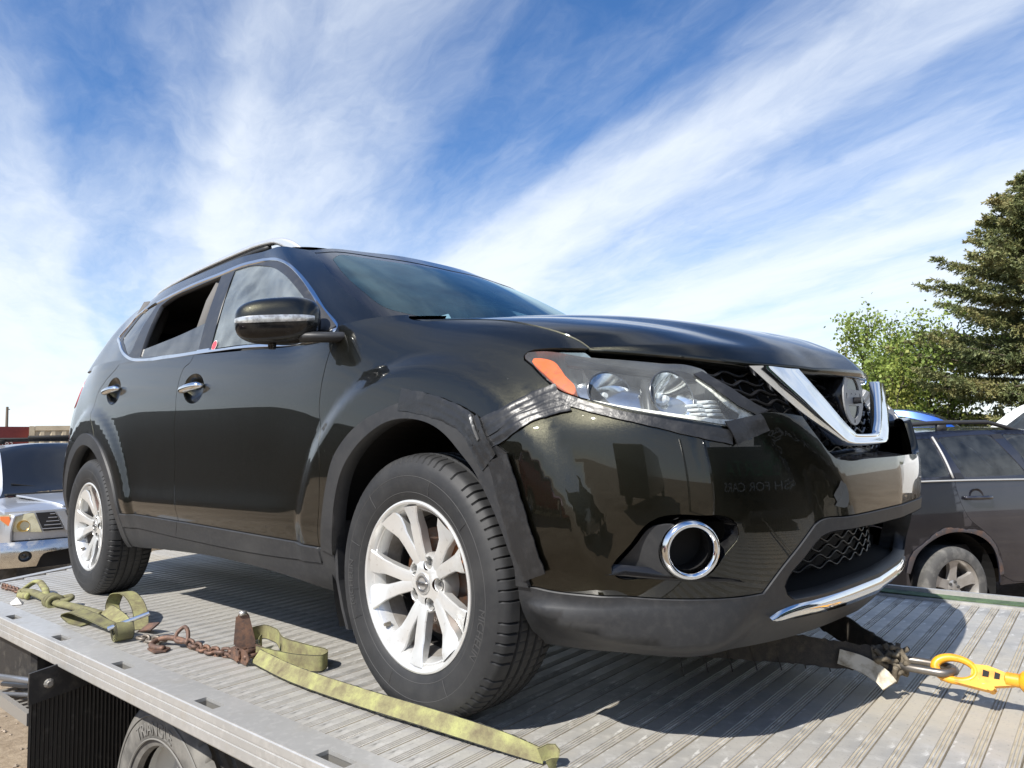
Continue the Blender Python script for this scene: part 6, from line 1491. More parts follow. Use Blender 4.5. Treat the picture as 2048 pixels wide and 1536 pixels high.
def dark_suv():
    GP=mat('aubergine_grey_paint',(.017,.018,.028),.30,.35,coat=1,coat_rough=.02,noise=[(3,(.028,.028,.038),.4,.75,.08,6)])
    par=empty('parked_suv',(0,5.07,GZ),math.radians(59),'dusty dark grey SUV with rusted rear arch parked behind the deck','suv')
    # local frame: x forward from the rear axle, right wheel plane near y=0 -> body centre at y=+.86
    body=empty('tmp'); bpy.data.objects.remove(body)
    cy=.80
    H=Hull(.33,pch([-1.0,-.2,.96,2.2,2.9,3.5],[1.27,1.265,1.24,1.20,1.08,.95]),pch([-1.02,-.7,-.3,.3,1.2,1.75,2.35,2.5,3.5],[1.38,1.60,1.675,1.70,1.69,1.60,1.25,1.18,.98]),pch([-1.02,-.85,-.5,0,2.4,3.1,3.5],[.70,.82,.885,.90,.90,.86,.70]),pch([-1.02,-.6,0,1.2,2.0,2.45,3.5],[.52,.60,.635,.64,.60,.66,.55]))
    loops=[[(-.47,.36),(-.50,.50),(-.42,.66),(-.27,.765),(-.1,.822),(.115,.822),(.26,.785),(.395,.695),(.47,.55),(.49,.40),(.48,.28),(-.47,.28)],
           [(2.18,.36),(2.17,.5),(2.24,.66),(2.38,.77),(2.55,.82),(2.72,.82),(2.9,.77),(3.03,.66),(3.09,.5),(3.09,.36),(3.08,.28),(2.18,.28)],
           [(-.42,1.50),(-.33,1.60),(-.1,1.628),(.035,1.632),(.052,1.30),(-.25,1.295),(-.40,1.34)],[(.125,1.635),(.45,1.652),(.745,1.655),(.95,1.28),(.205,1.285),(.16,1.42)],[(.90,1.655),(1.3,1.645),(1.62,1.58),(2.02,1.30),(2.0,1.255),(1.06,1.265),(.98,1.45)]]
    glassm=glass('suv_tinted_glass',(.12,.13,.14),1.5,0,.05)
    ho=hull_parts(par,H,-1.02,3.5,loops,dict(body=([(-.6,1.0),(0,1.69),(3.3,.7)],GP,0,.02,.0015),**{'rear_door#1':([(.7,.9)],GP,0,.02,.002),'front_door#1':([(1.6,.9)],GP,0,.02,.002),'window#1':([(-.1,1.45)],glassm,-.004,0,0),'window#2':([(.4,1.45)],glassm,-.004,0,0),'window#3':([(1.4,1.45)],glassm,-.004,0,0)}),None,.07,
        seams=[[(.06,1.69),(.08,1.27),(.112,1.044),(.174,.928),(.339,.80),(.45,.69),(.51,.55),(.51,.42),(.56,.385),(1.0,.375),(1.10,.40),(1.06,.8),(1.0,1.26),(.84,1.665),(.45,1.68),(.06,1.66)],[(1.06,.8),(1.10,.40),(1.9,.38),(2.03,.42),(2.10,.75),(2.09,1.2),(2.05,1.30),(1.65,1.61),(1.3,1.665),(.86,1.67)]])
    for lst in ho.values():
        for o in lst: o.location=(0,cy,0)
    hull_top(par,H,-.72,1.75,.045,GP,'roof').location=(0,cy,0); hull_top(par,H,2.4,3.5,.06,GP,'hood').location=(0,cy,0)
    hull_top(par,H,1.75,2.4,.05,glassm,'windscreen',8).location=(0,cy,0)
    hull_end(par,H,-1.02,-.16,GP,'tailgate',v1=1).location=(0,cy,0); hull_end(par,H,3.5,.2,GP,'front_end').location=(0,cy,0)
    o=hull_top(par,H,-1.02,-.72,.05,glassm,'rear_screen',6); o.location=(0,cy,0)
    RUSTA=mat('rust_patch',(.16,.07,.03),.9,noise=[(30,(.30,.14,.07),.4,.7,0,5)])
    FL=mat('rust_body_edge',(.055,.050,.055),.5,noise=[(7,(.10,.06,.045),.54,.68,.3,6),(40,(.17,.11,.08),.60,.7,0,4)])
    # wheel-arch lips (rusted at the rear) and wheels
    for sg in(1,-1):
        lp=crom([(-.50,.50),(-.42,.66),(-.27,.765),(-.1,.822),(.115,.822),(.26,.785),(.395,.695),(.47,.55),(.485,.42)],.03); q=np.array([(x,H.v(x,z)) for x,z in lp]); A=H.F(q); c=np.array((0,0,.34))
        d=A-c; d[:,1]=0; d/=np.linalg.norm(d,axis=1)[:,None]
        B=A+d*(.030+.012*np.sin(np.arange(len(A))*.45)[:,None]+RNG.normal(0,.003,(len(A),1))); P=np.stack([A+(0,-.005,0)-d*.01,A+(0,-.009,0)+d*.012,B+(0,-.006,0)],1)
        mb=MB(); mb.grid(P*[1,sg,1]); mb.obj('rusted_arch',FL,par,smooth=True,loc=(0,cy,0))
        for cx in(0,2.64):
            wl=MB(); Pp=[[(cx+.46*math.cos(a),sg*y,.36+.46*math.sin(a)) for y in(.86,.5)] for a in np.radians(np.linspace(-15,195,24))]; wl.grid(np.array(Pp)); wl.prism([(.46*math.cos(a),.46*math.sin(a)) for a in np.radians(np.linspace(-20,200,20))],.02,(cx,sg*.48,.36),(1,0,0),(0,0,1),(0,-sg,0)); wl.obj('wheel_liner',BLK,par,loc=(0,cy,0))
    fin=mat('grey_alloy',(.42,.41,.40),.4,.6,noise=(12,(.33,.31,.28),.4,.7,.1,4))
    for cx in(0,2.64): bg_wheel(par,(cx,.02,.345),.345,.225,5,fin,True); bg_wheel(par,(cx,1.58,.345),.345,.225,5,fin,True,1)
    STR=mat('chalky_trim',(.42,.42,.41),.5,.2); 
    mb=MB(); q=np.array([(x,H.v(x,float(H.belt(x))-.002)) for x in np.linspace(-.45,2.0,30)]); A=H.F(q)+(0,-.012,0); mb.tube(A,.009,6,sx=.6); mb.obj('belt_moulding',STR,par,smooth=True,loc=(0,cy,0))
    mb=MB(); A=H.F(np.array([(.048,H.v(.048,z)) for z in np.linspace(1.28,1.645,8)]))+(0.02,-.008,0); mb.tube(A,.010,6); mb.obj('window_moulding',STR,par,smooth=True,loc=(0,cy,0))
    BF=mat('suv_frame_black',(.02,.02,.022),.45)
    for xz in([(.10,1.275),(.07,1.64),(.118,1.64),(.20,1.275)],[(.955,1.27),(.755,1.655),(.885,1.66),(1.05,1.265)]):
        q=np.array([(x,H.v(x,z)) for x,z in xz]); A=H.F(q)+(0,-.006,0); mb=MB(); mb.add(A,[(0,1,2,3)]); mb.add(A+(0,.01,0),[(3,2,1,0)]); mb.obj('pillar_trim',BF,par,loc=(0,cy,0))
    # handle with cup
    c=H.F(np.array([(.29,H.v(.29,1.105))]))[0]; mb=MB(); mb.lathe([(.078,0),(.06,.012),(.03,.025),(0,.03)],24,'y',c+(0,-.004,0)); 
    mb.obj('handle_cup',mat('cup_dark',(.03,.027,.03),.4),par,smooth=True,loc=(0,cy,0)); mb=MB(); mb.tube(crom(np.array([c+(-.15,-.008,.004),c+(-.12,-.035,.004),c+(0,-.045,.0),c+(.13,-.035,-.004),c+(.155,-.008,-.004)]),.02),.016,8,sx=.8); mb.obj('door_handle',GP,par,smooth=True,loc=(0,cy,0))  # cup in one even dark tone
    # roof rails
    for sg in(1,-1):
        x=np.linspace(-.55,1.15,20); e=H.F(np.stack([x,0*x+2],1)); mb=MB(); pts=np.stack([x,(e[:,1]+.03)*sg,e[:,2]+.075*np.clip(np.minimum((x+.55)/.15,(1.15-x)/.35),0,1)],1); mb.tube(pts,.020,8,sx=1.3); mb.box((.25,(e[9,1]+.03)*sg,e[9,2]+.03),(.10,.03,.07)); mb.obj('roof_rail',mat('rail_charcoal',(.03,.03,.032),.5),par,smooth=True,loc=(0,cy,0))
    # insides
    mb=MB()
    for x,y in((.75,.45),(.75,1.2),(-.25,.45),(-.25,1.2),(1.6,.45),(1.6,1.2)): mb.box((x-.25,y,1.0),(.14,.5,.6),bev=.05); mb.box((x-.30,y,1.42),(.10,.26,.2),bev=.05)
    mb.box((.9,cy,.62),(3.0,1.4,.1)); mb.obj('cabin_interior',mat('suv_interior',(.022,.022,.024),.9),par,angle=50)
    mb=MB(); mb.box((1.2,cy,.36),(4.0,1.3,.12)); mb.obj('underbody',BLK,par)
dark_suv()
def silver_truck():
    SP=mat('silver_truck_paint',(.55,.57,.60),.30,.65,coat=.8,coat_rough=.08,noise=(4,(.47,.48,.50),.4,.7,.08,5))
    par=empty('silver_pickup',(-8.25,.78,GZ),0,'silver pickup with yellowed headlamps parked behind the deck tail','pickup')
    H=Hull(.42,pch([-5.2,-1.3,-.9,-.2,0],[1.12,1.14,1.12,1.06,1.0]),pch([-5.2,-3.3,-3.25,-2.9,-2.0,-1.75,-1.05,-.9,-.2,0],[1.13,1.14,1.3,1.80,1.83,1.78,1.22,1.15,1.08,1.02]),pch([-5.2,-4.8,-.5,-.15,0],[.88,.92,.925,.90,.84]),pch([-5.2,-3.3,-2.9,-1.9,-1.1,-.9,-.2,0],[.80,.78,.62,.62,.70,.78,.76,.72]))
    loops=[[(-1.26,.44),(-1.24,.65),(-1.1,.85),(-.9,.93),(-.72,.93),(-.52,.85),(-.40,.65),(-.38,.44),(-.39,.36),(-1.25,.36)],[(-2.8,1.70),(-2.0,1.72),(-1.75,1.66),(-1.35,1.25),(-1.4,1.19),(-2.85,1.19)]]
    gl=mat('truck_dark_glass',(.012,.014,.018),.05,0,coat=.3)
    hull_parts(par,H,-5.2,0,loops,dict(body=([(-3.0,.8),(-.2,1.0)],SP,0,.02,.002),**{'side_window#1':([(-2.2,1.4)],gl,-.004,0,0)}),None,.08)
    hull_top(par,H,-2.9,-1.78,.04,SP,'roof',10); hull_top(par,H,-.95,0,.05,SP,'hood',14)
    hull_top(par,H,-1.78,-.95,.07,gl,'windscreen',14)
    # hood: raised centre with creases
    for sg in(1,-1):
        mb=MB(); pts=np.array([(-.02,sg*.30,1.075),(-.12,sg*.36,1.108),(-.30,sg*.44,1.140),(-.55,sg*.52,1.170),(-.85,sg*.60,1.195)]); mb.tube(crom(pts,.03),.014,8); mb.obj('hood_crease',SP,par,smooth=True)
    mb=MB(); P=[[(x,y*k,z) for y in np.linspace(-1,1,9)] for x,k,z in((.02,.28,1.07),(-.12,.35,1.115),(-.4,.46,1.16),(-.9,.60,1.205))]; mb.grid(np.array(P),True); mb.obj('hood_scoop',SP,par,smooth=True)
    # front face: fascia, side grilles, lamps, chrome bumper
    t=np.linspace(-1,1,31)
    def fx(y): return .10-.16*(abs(y)/.85)**2.2
    mb=MB(); mb.grid(np.array([[(fx(y*.88)-.02,y*.88,z) for z in(.72,.85,1.0,1.05)] for y in t])); mb.grid(np.array([[(fx(y*.88)-.02,y*.88,1.05),(fx(y*.86)-.12,y*.86,1.075)] for y in t])); mb.obj('front_fascia',SP,par,smooth=True)
    lampm=mat('yellowed_lamp',(.62,.60,.44),.25,.2,coat=.5,noise=[(14,(.45,.42,.28),.4,.7,.1,4)]); amb=mat('amber_corner_lamp',(.75,.20,.06),.3,coat=.4); mesh_=mat('dark_mesh',(.012,.012,.013),.5)
    def plate(poly,m,name,off,th=.02,parent=None):
        n=len(poly); A=np.array([(fx(y)+off,y,z) for y,z in poly]); B=A-(th,0,0); mb=MB(); mb.add(np.concatenate([A,B]),[tuple(range(n)),tuple(range(n,2*n))[::-1]]+[(i,n+i,n+(i+1)%n,(i+1)%n) for i in range(n)]); return mb.obj(name,m,parent or par)
    for sg in(1,-1):
        S=lambda pl:[(y*sg,z) for y,z in (pl if sg>0 else pl)]
        h=plate([(-.92*sg,1.02),(-.62*sg,1.025),(-.54*sg,.80),(-.80*sg,.825),(-.92*sg,.96)],lampm,'headlight',.012)
        plate([(-.925*sg,1.005),(-.845*sg,1.0),(-.815*sg,.86),(-.92*sg,.965)],amb,'amber_corner',.020,.012,h)
        mb=MB(); mb.lathe([(.0,-.02),(.05,.0),(.065,.022)],20,'x',(fx(.70)+.004,-.72*sg,.885)); mb.obj('reflector',mat('amber_reflector_bowl',(.72,.48,.15),.3,.6),h,smooth=True)
        plate([(-.60*sg,1.025),(-.42*sg,1.025),(-.33*sg,.81),(-.52*sg,.81)],mesh_,'side_grille',.008)
        for k in range(5):
            z=.835+.042*k; yy=np.linspace(-.54+.018*k,-.34-.020*k,9); mb=MB(); mb.tube(np.stack([[fx(a)+.016 for a in yy],yy*sg,z+.008*np.sin(np.arange(9)*math.pi/1.0)],1),.006,5); mb.obj('grille_bar',mat('grille_grey',(.25,.25,.26),.4,.5),par)
        plate([(-.41*sg,1.03),(-.33*sg,1.03),(-.23*sg,.80),(-.31*sg,.80)],SP,'grille_surround',.025,.03)
    plate([(-.31,1.03),(.31,1.03),(.22,.80),(-.22,.80)],mesh_,'centre_grille',.006)
    bm=mat('scuffed_chrome_bumper',(.62,.62,.60),.22,1,noise=[(8,(.42,.40,.36),.45,.75,.25,6),(30,(.2,.17,.14),.66,.74,.3,4)])
    prof=[(.02,.71),(.09,.70),(.115,.64),(.115,.52),(.08,.43),(.0,.42)]
    C=[([(y,z) for y,z in crom([(-.60,.40),(-.545,.56),(-.40,.585),(.40,.585),(.545,.56),(.60,.40)],.05)],False),(ell((-.71,.545),.062,.062,24),True),(ell((.71,.545),.062,.062,24),True)]
    uv,T,comps,find=regions([(np.array(a),b) for a,b in C],(-.93,.93,.42,.71),.05)
    fpx=pch([.42,.50,.60,.67,.71],[.06,.10,.115,.10,.05])
    k=find((-.85,.62)); V=np.array([(fx(a)+float(fpx(b)),a,b) for a,b in uv]); mk=mkmesh('bumper',V,T[comps[k]],bm,True); obj('bumper',mk,par)
    mb=MB(); mb.box((-.05,0,.50),(.1,1.3,.22)); mb.obj('bumper_opening',BLK,par)
    for sg in(1,-1): mb=MB(); mb.lathe([(.064,.09),(.058,.08),(.052,.04),(.02,.045),(0,.05)],24,'x',(fx(.71),.71*sg,.545)); mb.obj('fog_lamp',mat('fog_lamp_dark',(.10,.10,.10),.2,.5),par,smooth=True)
    # wipers cowl, rack
    mb=MB(); mb.box((-.98,0,1.205),(.14,1.4,.03),bev=.01); mb.obj('cowl',BLK,par)
    mb=MB(); mb.tube([(-1.0,-.05,1.24),(-1.16,-.6,1.335)],.008,5); mb.tube([(-1.0,.55,1.24),(-1.16,.0,1.335)],.008,5); mb.obj('wiper',BLK,par)
    mb=MB(); mb.tube([(-2.0,-.80,1.925),(-2.0,.80,1.925)],.020,8,sx=1.6); mb.tube([(-2.7,-.80,1.92),(-2.7,.80,1.92)],.020,8,sx=1.6)
    for sg in(1,-1): 
        for x in(-2.0,-2.7): mb.box((x,.55*sg,1.885),(.10,.07,.06),bev=.01)
    mb.tube([(-1.95,-.25,1.945),(-1.95,.9,1.955)],.027,8); mb.obj('roof_rack',BLK,par,smooth=True)
    for x in(-.82,-4.2): bg_wheel(par,(x,-.78,.38),.38,.25,6,ALLOY,True); bg_wheel(par,(x,.78,.38),.38,.25,6,ALLOY,True,1)
    mb=MB(); mb.box((-2.6,0,.5),(5.0,1.2,.16)); mb.obj('chassis',BLK,par)
    lab=MB(); lab.box((-1.06,.40,1.29),(.006,.16,.03)); lab.obj('dash_sticker',mat('mint_sticker',(.35,.62,.52),.5),par)
silver_truck()
def small_car(name,loc,rz,m,label,wheelr=.33,L=4.4,hh=1.52,box=True):
    par=empty(name,loc,rz,label,'car'); k=hh/1.52
    H=Hull(.30,pch([-.95,0,1.6,2.5,3.4],[1.0*k,.98*k,.95*k,.92*k,.78*k]),pch([-.95,-.75,-.3,.4,1.2,1.6,2.3,2.5,3.4],[1.02*k,1.25*k,1.44*k,1.50*k,1.48*k,1.40*k,1.02*k,.98*k,.84*k]),pch([-.95,-.6,0,2.4,3.0,3.4],[.72,.83,.87,.87,.83,.70]),pch([-.95,-.5,.3,1.2,1.9,2.4,3.4],[.55,.58,.60,.60,.62,.70,.58]))
    loops=[[(-.42,.34),(-.40,.5),(-.25,.66),(0,.72),(.25,.66),(.40,.5),(.42,.34),(.4,.26),(-.4,.26)],[(2.18,.34),(2.2,.5),(2.35,.66),(2.6,.72),(2.85,.66),(3.0,.5),(3.02,.34),(3.0,.26),(2.2,.26)],[(-.45,1.32*k),(-.1,1.42*k),(.5,1.44*k),(.55,1.02*k),(-.3,1.03*k),(-.5,1.12*k)],[(.62,1.44*k),(1.2,1.42*k),(1.55,1.34*k),(2.02,1.03*k),(1.98,.985*k),(.65,1.02*k)]]
    g=glass('small_car_glass',(.35,.42,.42),1.5,0,.05); hull_parts(par,H,-.95,3.4,loops,dict(body=([(-.6,.7),(3.2,.6)],m,0,.02,.002),**{'window#1':([(.1,1.2*k)],g,-.004,0,0),'window#2':([(1.1,1.2*k)],g,-.004,0,0)}),None,.08)
    hull_top(par,H,-.62,1.6,.04,m,'roof',14); hull_top(par,H,2.4,3.4,.05,m,'hood',8); hull_top(par,H,1.6,2.4,.05,g,'windscreen',8); hull_top(par,H,-.95,-.62,.05,g,'rear_screen',6)
    hull_end(par,H,-.95,-.15,m,'tailgate',v1=1); hull_end(par,H,3.4,.2,m,'front_end')
    for x in(0,2.6): bg_wheel(par,(x,-.76,wheelr),wheelr,.21,5,ALLOY); bg_wheel(par,(x,.76,wheelr),wheelr,.21,5,ALLOY,face=1)
    mb=MB(); 
    for x,y in((.6,.36),(.6,-.36),(1.4,.36),(1.4,-.36)): mb.box((x-.2,y,.85*k),(.14,.48,.6),bev=.05); mb.box((x-.25,y,1.2*k),(.1,.25,.18),bev=.04)
    mb.obj('seats',SEATM,par,angle=50)
small_car('blue_hatchback',(-2.6,9.6,float(ground_z(-2.6,9.6))),math.radians(10),mat('bright_blue_paint',(.012,.075,.36),.25,.3,coat=1),'bright blue car with only its roof showing behind the dark SUV',hh=1.97)
small_car('white_car',(1.6,11.0,float(ground_z(1.6,11.0))),math.radians(176),mat('white_car_paint',(.72,.72,.70),.3,coat=1),'white car with only its roof and windscreen showing behind the dark SUV',hh=1.95)
# ================= containers, pole, far brush =================
def container(name,loc,rz,col,L,label,marks=False):
    par=empty(name,loc,rz,label,'container'); m=mat(name+'_paint',col,.6,noise=[(2.5,tuple(c*.65 for c in col),.45,.75,.1,6),(18,(.18,.09,.05),.68,.75,.2,5)]); Hh=2.59;Wd=2.44
    for face,(sx) in enumerate((-1,1)):
        n=int(L/.28); pts=[]
        for i in range(n): x=-L/2+i*.28; pts+= [(x,0),(x+.09,0),(x+.14,.036),(x+.23,.036)]
        pts.append((L/2,0)); P=np.array([[(x,sx*(Wd/2-d),z) for z in(.16,Hh-.12)] for x,d in pts]); mb=MB(); mb.grid(P,sx<0); mb.obj('corrugated_side',m,par)
    for sx in(-1,1): mb=MB(); mb.box((sx*(L/2-.03),0,Hh/2),(.05,Wd-.1,Hh-.2)); mb.obj('end_wall',m,par)
    mb=MB()
    for sx in(-1,1):
        for sy in(-1,1): mb.box((sx*(L/2-.06),sy*(Wd/2-.06),Hh/2),(.14,.14,Hh))
        for z in(.08,Hh-.06): mb.box((0,sx*(Wd/2-.04),z),(L-.28,.10,.14)); mb.box((sx*(L/2-.05),0,z),(.10,Wd-.28,.14))
    mb.obj('corner_frame',m,par)
    mb=MB(); mb.box((0,0,Hh-.03),(L-.2,Wd-.2,.03)); mb.box((0,0,.14),(L-.2,Wd-.2,.05)); mb.obj('container_roof',m,par)
    if marks:
        for k,(t,z,s) in enumerate((('CAI  268193',2.05,.22),('22G1',1.75,.2))):
            me=text_mesh('container_marking',t,s,mat('white_marking',(.7,.68,.65),.7),.002); o=obj('container_marking',me,par,(L/2+.012,-.1,z),(math.pi/2,0,math.pi/2))
for nm,az,dist,rz,col,L,label,mk in(('maroon_container',170.6,29,5,(.20,.035,.035),6.06,'maroon shipping container at far left beyond the pickup',True),('orange_container',167.4,34,3,(.36,.11,.05),6.06,'faded orange shipping container between the maroon and tan containers',True),('tan_container',160.6,27,76,(.45,.38,.27),6.06,'long tan container with ribbed side beyond the pickup',False)):
    a=math.radians(az); container(nm,(1.54+dist*math.cos(a),-2.15+dist*math.sin(a),GZ),math.radians(rz),col,L,label,mk)
a=math.radians(168.35); mb=MB(); mb.tube([(0,0,0),(.02,0,2.4),(0,0,4.7)],[.10,.088,.07],10); mb.box((0,.06,4.55),(.06,.16,.05)); tag(mb.obj('utility_pole',mat('weathered_pole_wood',(.16,.13,.10),.9),None,angle=40,loc=(1.54+52*math.cos(a),-2.15+52*math.sin(a),GZ)),'weathered wooden utility pole standing behind the containers','pole')
# ================= trees =================
def leaf_mat(name,c1,c2,c3,tr=.35):
    m=bpy.data.materials.new(name); m.use_nodes=True; N=m.node_tree.nodes; LK=m.node_tree.links; b=N['Principled BSDF']; out=N['Material Output']; b.inputs['Roughness'].default_value=.6
    tc=N.new('ShaderNodeTexCoord'); n=N.new('ShaderNodeTexNoise'); n.inputs['Scale'].default_value=1.6; n.inputs['Detail'].default_value=4; LK.new(tc.outputs['Object'],n.inputs[0])
    w=N.new('ShaderNodeTexWhiteNoise') if False else N.new('ShaderNodeTexNoise'); w.inputs['Scale'].default_value=14; LK.new(tc.outputs['Object'],w.inputs[0])
    ad=N.new('ShaderNodeMath'); ad.operation='MULTIPLY_ADD'; LK.new(w.outputs[0],ad.inputs[0]); ad.inputs[1].default_value=.6; LK.new(n.outputs[0],ad.inputs[2])
    cr=N.new('ShaderNodeValToRGB'); LK.new(ad.outputs[0],cr.inputs[0]); e=cr.color_ramp; e.elements[0].position=.55; e.elements[0].color=(*c1,1); e.elements[1].position=1.05; e.elements[1].color=(*c3,1); k=e.elements.new(.8); k.color=(*c2,1)
    LK.new(cr.outputs[0],b.inputs['Base Color']); t=N.new('ShaderNodeBsdfTranslucent'); LK.new(cr.outputs[0],t.inputs[0]); mx=N.new('ShaderNodeMixShader'); mx.inputs[0].default_value=tr; LK.new(b.outputs[0],mx.inputs[1]); LK.new(t.outputs[0],mx.inputs[2]); LK.new(mx.outputs[0],out.inputs[0])
    return m
BARK=mat('rough_bark',(.10,.08,.06),.95,noise=(20,(.05,.04,.03),.4,.7,0,5),bump=(40,.6,.02))
def quads(C,A,B,w,l):
    """diamond leaves: centres C, axis A, side B"""
    n=len(C); V=np.stack([C,C+A*l[:,None]*.5+B*w[:,None]*.5,C+A*l[:,None],C+A*l[:,None]*.5-B*w[:,None]*.5],1).reshape(-1,3); i=np.arange(n)*4
    return V,np.stack([i,i+1,i+2,i+3],1)
def unit(v): return v/np.maximum(np.linalg.norm(v,axis=-1,keepdims=True),1e-9)
def leafy_tree(name,loc,h,rad,seed,label,m,nleaf=9000,lean=(0,0)):
    r=np.random.default_rng(seed); par=empty(name,loc,0,label,'tree',None); mb=MB(); tips=[]
    def grow(p,d,L,rad_,depth):
        n=5; pts=[p]; q=p.copy(); dd=d.copy()
        for i in range(n): dd=unit(dd+r.normal(0,.13,3)+np.array((0,0,.05))); q=q+dd*L/n; pts.append(q.copy())
        pts=np.array(pts); mb.tube(pts,np.linspace(rad_,rad_*.55,n+1),6 if depth<2 else 4)
        if depth>=3: tips.append((pts[1:],L)); return
        if depth==2: tips.append((pts[2:],L*.8))
        for k in range(r.integers(3,5)): a=pts[r.integers(2,n+1)]; grow(a,unit(dd*.75+r.normal(0,.62,3)),L*r.uniform(.55,.75),rad_*.5,depth+1)
    for s in range(r.integers(3,5)): grow(np.array((r.normal(0,.15),r.normal(0,.15),0.)),unit(np.array((r.normal(0,.28)+lean[0],r.normal(0,.28)+lean[1],1.))),h*.46,.05*h/4,0)
    mb.obj('trunk',BARK,par,smooth=True)
    C=[]
    per=max(4,nleaf//max(1,len(tips)*5))
    for pts,L in tips:
        for q in pts: C.append(q+r.normal(0,.12,(per,3))*[1,1,.9])
    C=np.concatenate(C); n=len(C); A=unit(r.normal(0,1,(n,3))+[0,0,-.35]); B=unit(np.cross(A,r.normal(0,1,(n,3)))); l=r.uniform(.05,.10,n); V,Fq=quads(C,A,B,l*.75,l)
    me=mkmesh('crown',V,Fq,m,False); obj('crown',me,par)
GREENL=leaf_mat('fresh_green_leaves',(.075,.125,.024),(.19,.26,.05),(.32,.39,.09))
GREENY=leaf_mat('yellow_green_leaves',(.13,.15,.03),(.27,.29,.06),(.38,.40,.10))
def at(az,dist): a=math.radians(az); x,y=1.54+dist*math.cos(a),-2.15+dist*math.sin(a); return (x,y,float(ground_z(x,y)))
leafy_tree('leafy_tree',at(107.6,18.0),4.5,1.2,11,'bright green leafy tree nearest the hood at the right',GREENL,13000)
leafy_tree('leafy_tree',at(105.0,19.0),4.6,1.3,12,'leafy green tree between the hood tree and the spruce',GREENL,13000)
leafy_tree('leafy_tree',at(102.8,18.0),4.6,1.2,17,'yellow-green young tree in front of the spruce',GREENY,12000)
def spruce(loc,h,rb,seed,label):
    r=np.random.default_rng(seed); par=empty('spruce_tree',loc,0,label,'tree'); mb=MB(); mb.tube(np.array([(0,0,0),(0.03,0,h*.5),(0,0,h)]),[.17,.11,.015],9); mb.obj('trunk',BARK,par,smooth=True)
    lm=leaf_mat('spruce_needles',(.075,.105,.045),(.18,.20,.078),(.30,.265,.11),.2); br=MB(); C=[];A=[];B=[];Ls=[];Wd=[]
    z=.25
    while z<h-.15:
        f=z/h; R=rb*(1-f)**.78*(1 if f>.06 else .8); nb=r.integers(6,9)
        for k in range(nb):
            a=r.uniform(0,2*np.pi); L=R*r.uniform(.72,1.12); d0=np.array((math.cos(a),math.sin(a),.02-.30*(1-f)+.5*f)); n=9; t=np.linspace(0,1,n)
            P=np.array([(0,0,z)])+np.stack([math.cos(a)*L*t,math.sin(a)*L*t,L*((.02-.42*(1-f)+.6*f)*t+(.30*(1-f))*t**2.2)],1)
            P+=r.normal(0,.015,P.shape); br.tube(P,np.linspace(.022,.005,n),4)
            # side sprays, drooping twigs carrying needles
            ns=int(12+30*L)
            s=r.uniform(.12,1,ns)**.8; base=np.stack([np.interp(s,t,P[:,i]) for i in range(3)],1); tang=unit(P[-1]-P[0]); sidev=np.array((-math.sin(a),math.cos(a),0))
            sg=r.choice([-1,1],ns)[:,None]; d=unit(tang*.75+sidev*sg*r.uniform(.3,1.1,(ns,1))+np.array((0,0,-1))*r.uniform(-.15,.75,(ns,1)))
            tl=(.14+.30*(1-s)*min(1,L))*r.uniform(.6,1.2,ns)
            for j in range(ns):
                m_=int(9+tl[j]*60); u_=r.uniform(0,1,m_); c=base[j]+d[j]*tl[j]*u_[:,None]; aa=unit(d[j]*.9+r.normal(0,.55,(m_,3))); C.append(c);A.append(aa);B.append(unit(np.cross(aa,r.normal(0,1,(m_,3))))); Ls.append(r.uniform(.05,.10,m_)); Wd.append(r.uniform(.018,.032,m_))
        z+=r.uniform(.13,.21)
    br.obj('branches',BARK,par,smooth=True)
    C,A,B,Ls,Wd=[np.concatenate(v) for v in(C,A,B,Ls,Wd)]; V,Fq=quads(C,A,B,Wd,Ls); me=mkmesh('crown',V,Fq,lm,False); obj('crown',me,par); return len(C)
print('needles',spruce(at(95.2,17.5),6.5,4.0,4,'tall spruce with brownish cone-laden top at the right edge'))
def brush(name,loc,w,h,n,seed,m,label,kind=None):
    r=np.random.default_rng(seed); C=np.stack([r.uniform(-w/2,w/2,n),r.normal(0,.8,n),np.minimum(np.abs(r.normal(0,.5,n)),.85)*h],1); C[:,2]*=.6+.4*np.sin(C[:,0]*1.3+seed)**2
    A=unit(r.normal(0,1,(n,3))); B=unit(np.cross(A,r.normal(0,1,(n,3)))); l=r.uniform(.10,.22,n); V,Fq=quads(C,A,B,l*.7,l); o=obj(name,mkmesh(name,V,Fq,m,False),None,loc); tag(o,label,'bushes',kind='stuff'); return o
def branch_pile():
    r=np.random.default_rng(9); mb=MB()
    for k in range(170):
        c=np.array((r.uniform(-6.5,5),r.normal(0,.6),abs(r.normal(0,.35)))); d=unit(np.array((r.normal(0,1),r.normal(0,.5),abs(r.normal(.3,.4))))); L=r.uniform(.8,2.4)
        P=np.array([c,c+d*L*.5+r.normal(0,.08,3),c+d*L+r.normal(0,.15,3)]); mb.tube(P,[.025,.018,.006],4)
    x,y,z=at(101,19); o=mb.obj('dead_branches',mat('grey_dead_wood',(.26,.23,.20),.95),None,smooth=True,loc=(x,y,z)); tag(o,'tangle of grey dead branches under the trees','branches',kind='stuff')
branch_pile()
DRYL=leaf_mat('dry_olive_scrub',(.08,.085,.03),(.16,.16,.06),(.24,.22,.10))
b_=brush('far_bushes',(1.54+46*math.cos(math.radians(166)),-2.15+46*math.sin(math.radians(166)),GZ),34,3.6,9000,2,DRYL,'low olive scrub on the horizon behind the containers'); b_.rotation_euler=(0,0,math.radians(76))
b_=brush('undergrowth',at(101,21),11,2.6,7000,6,DRYL,'olive undergrowth below the spruce and leafy trees'); b_.rotation_euler=(0,0,math.radians(5))
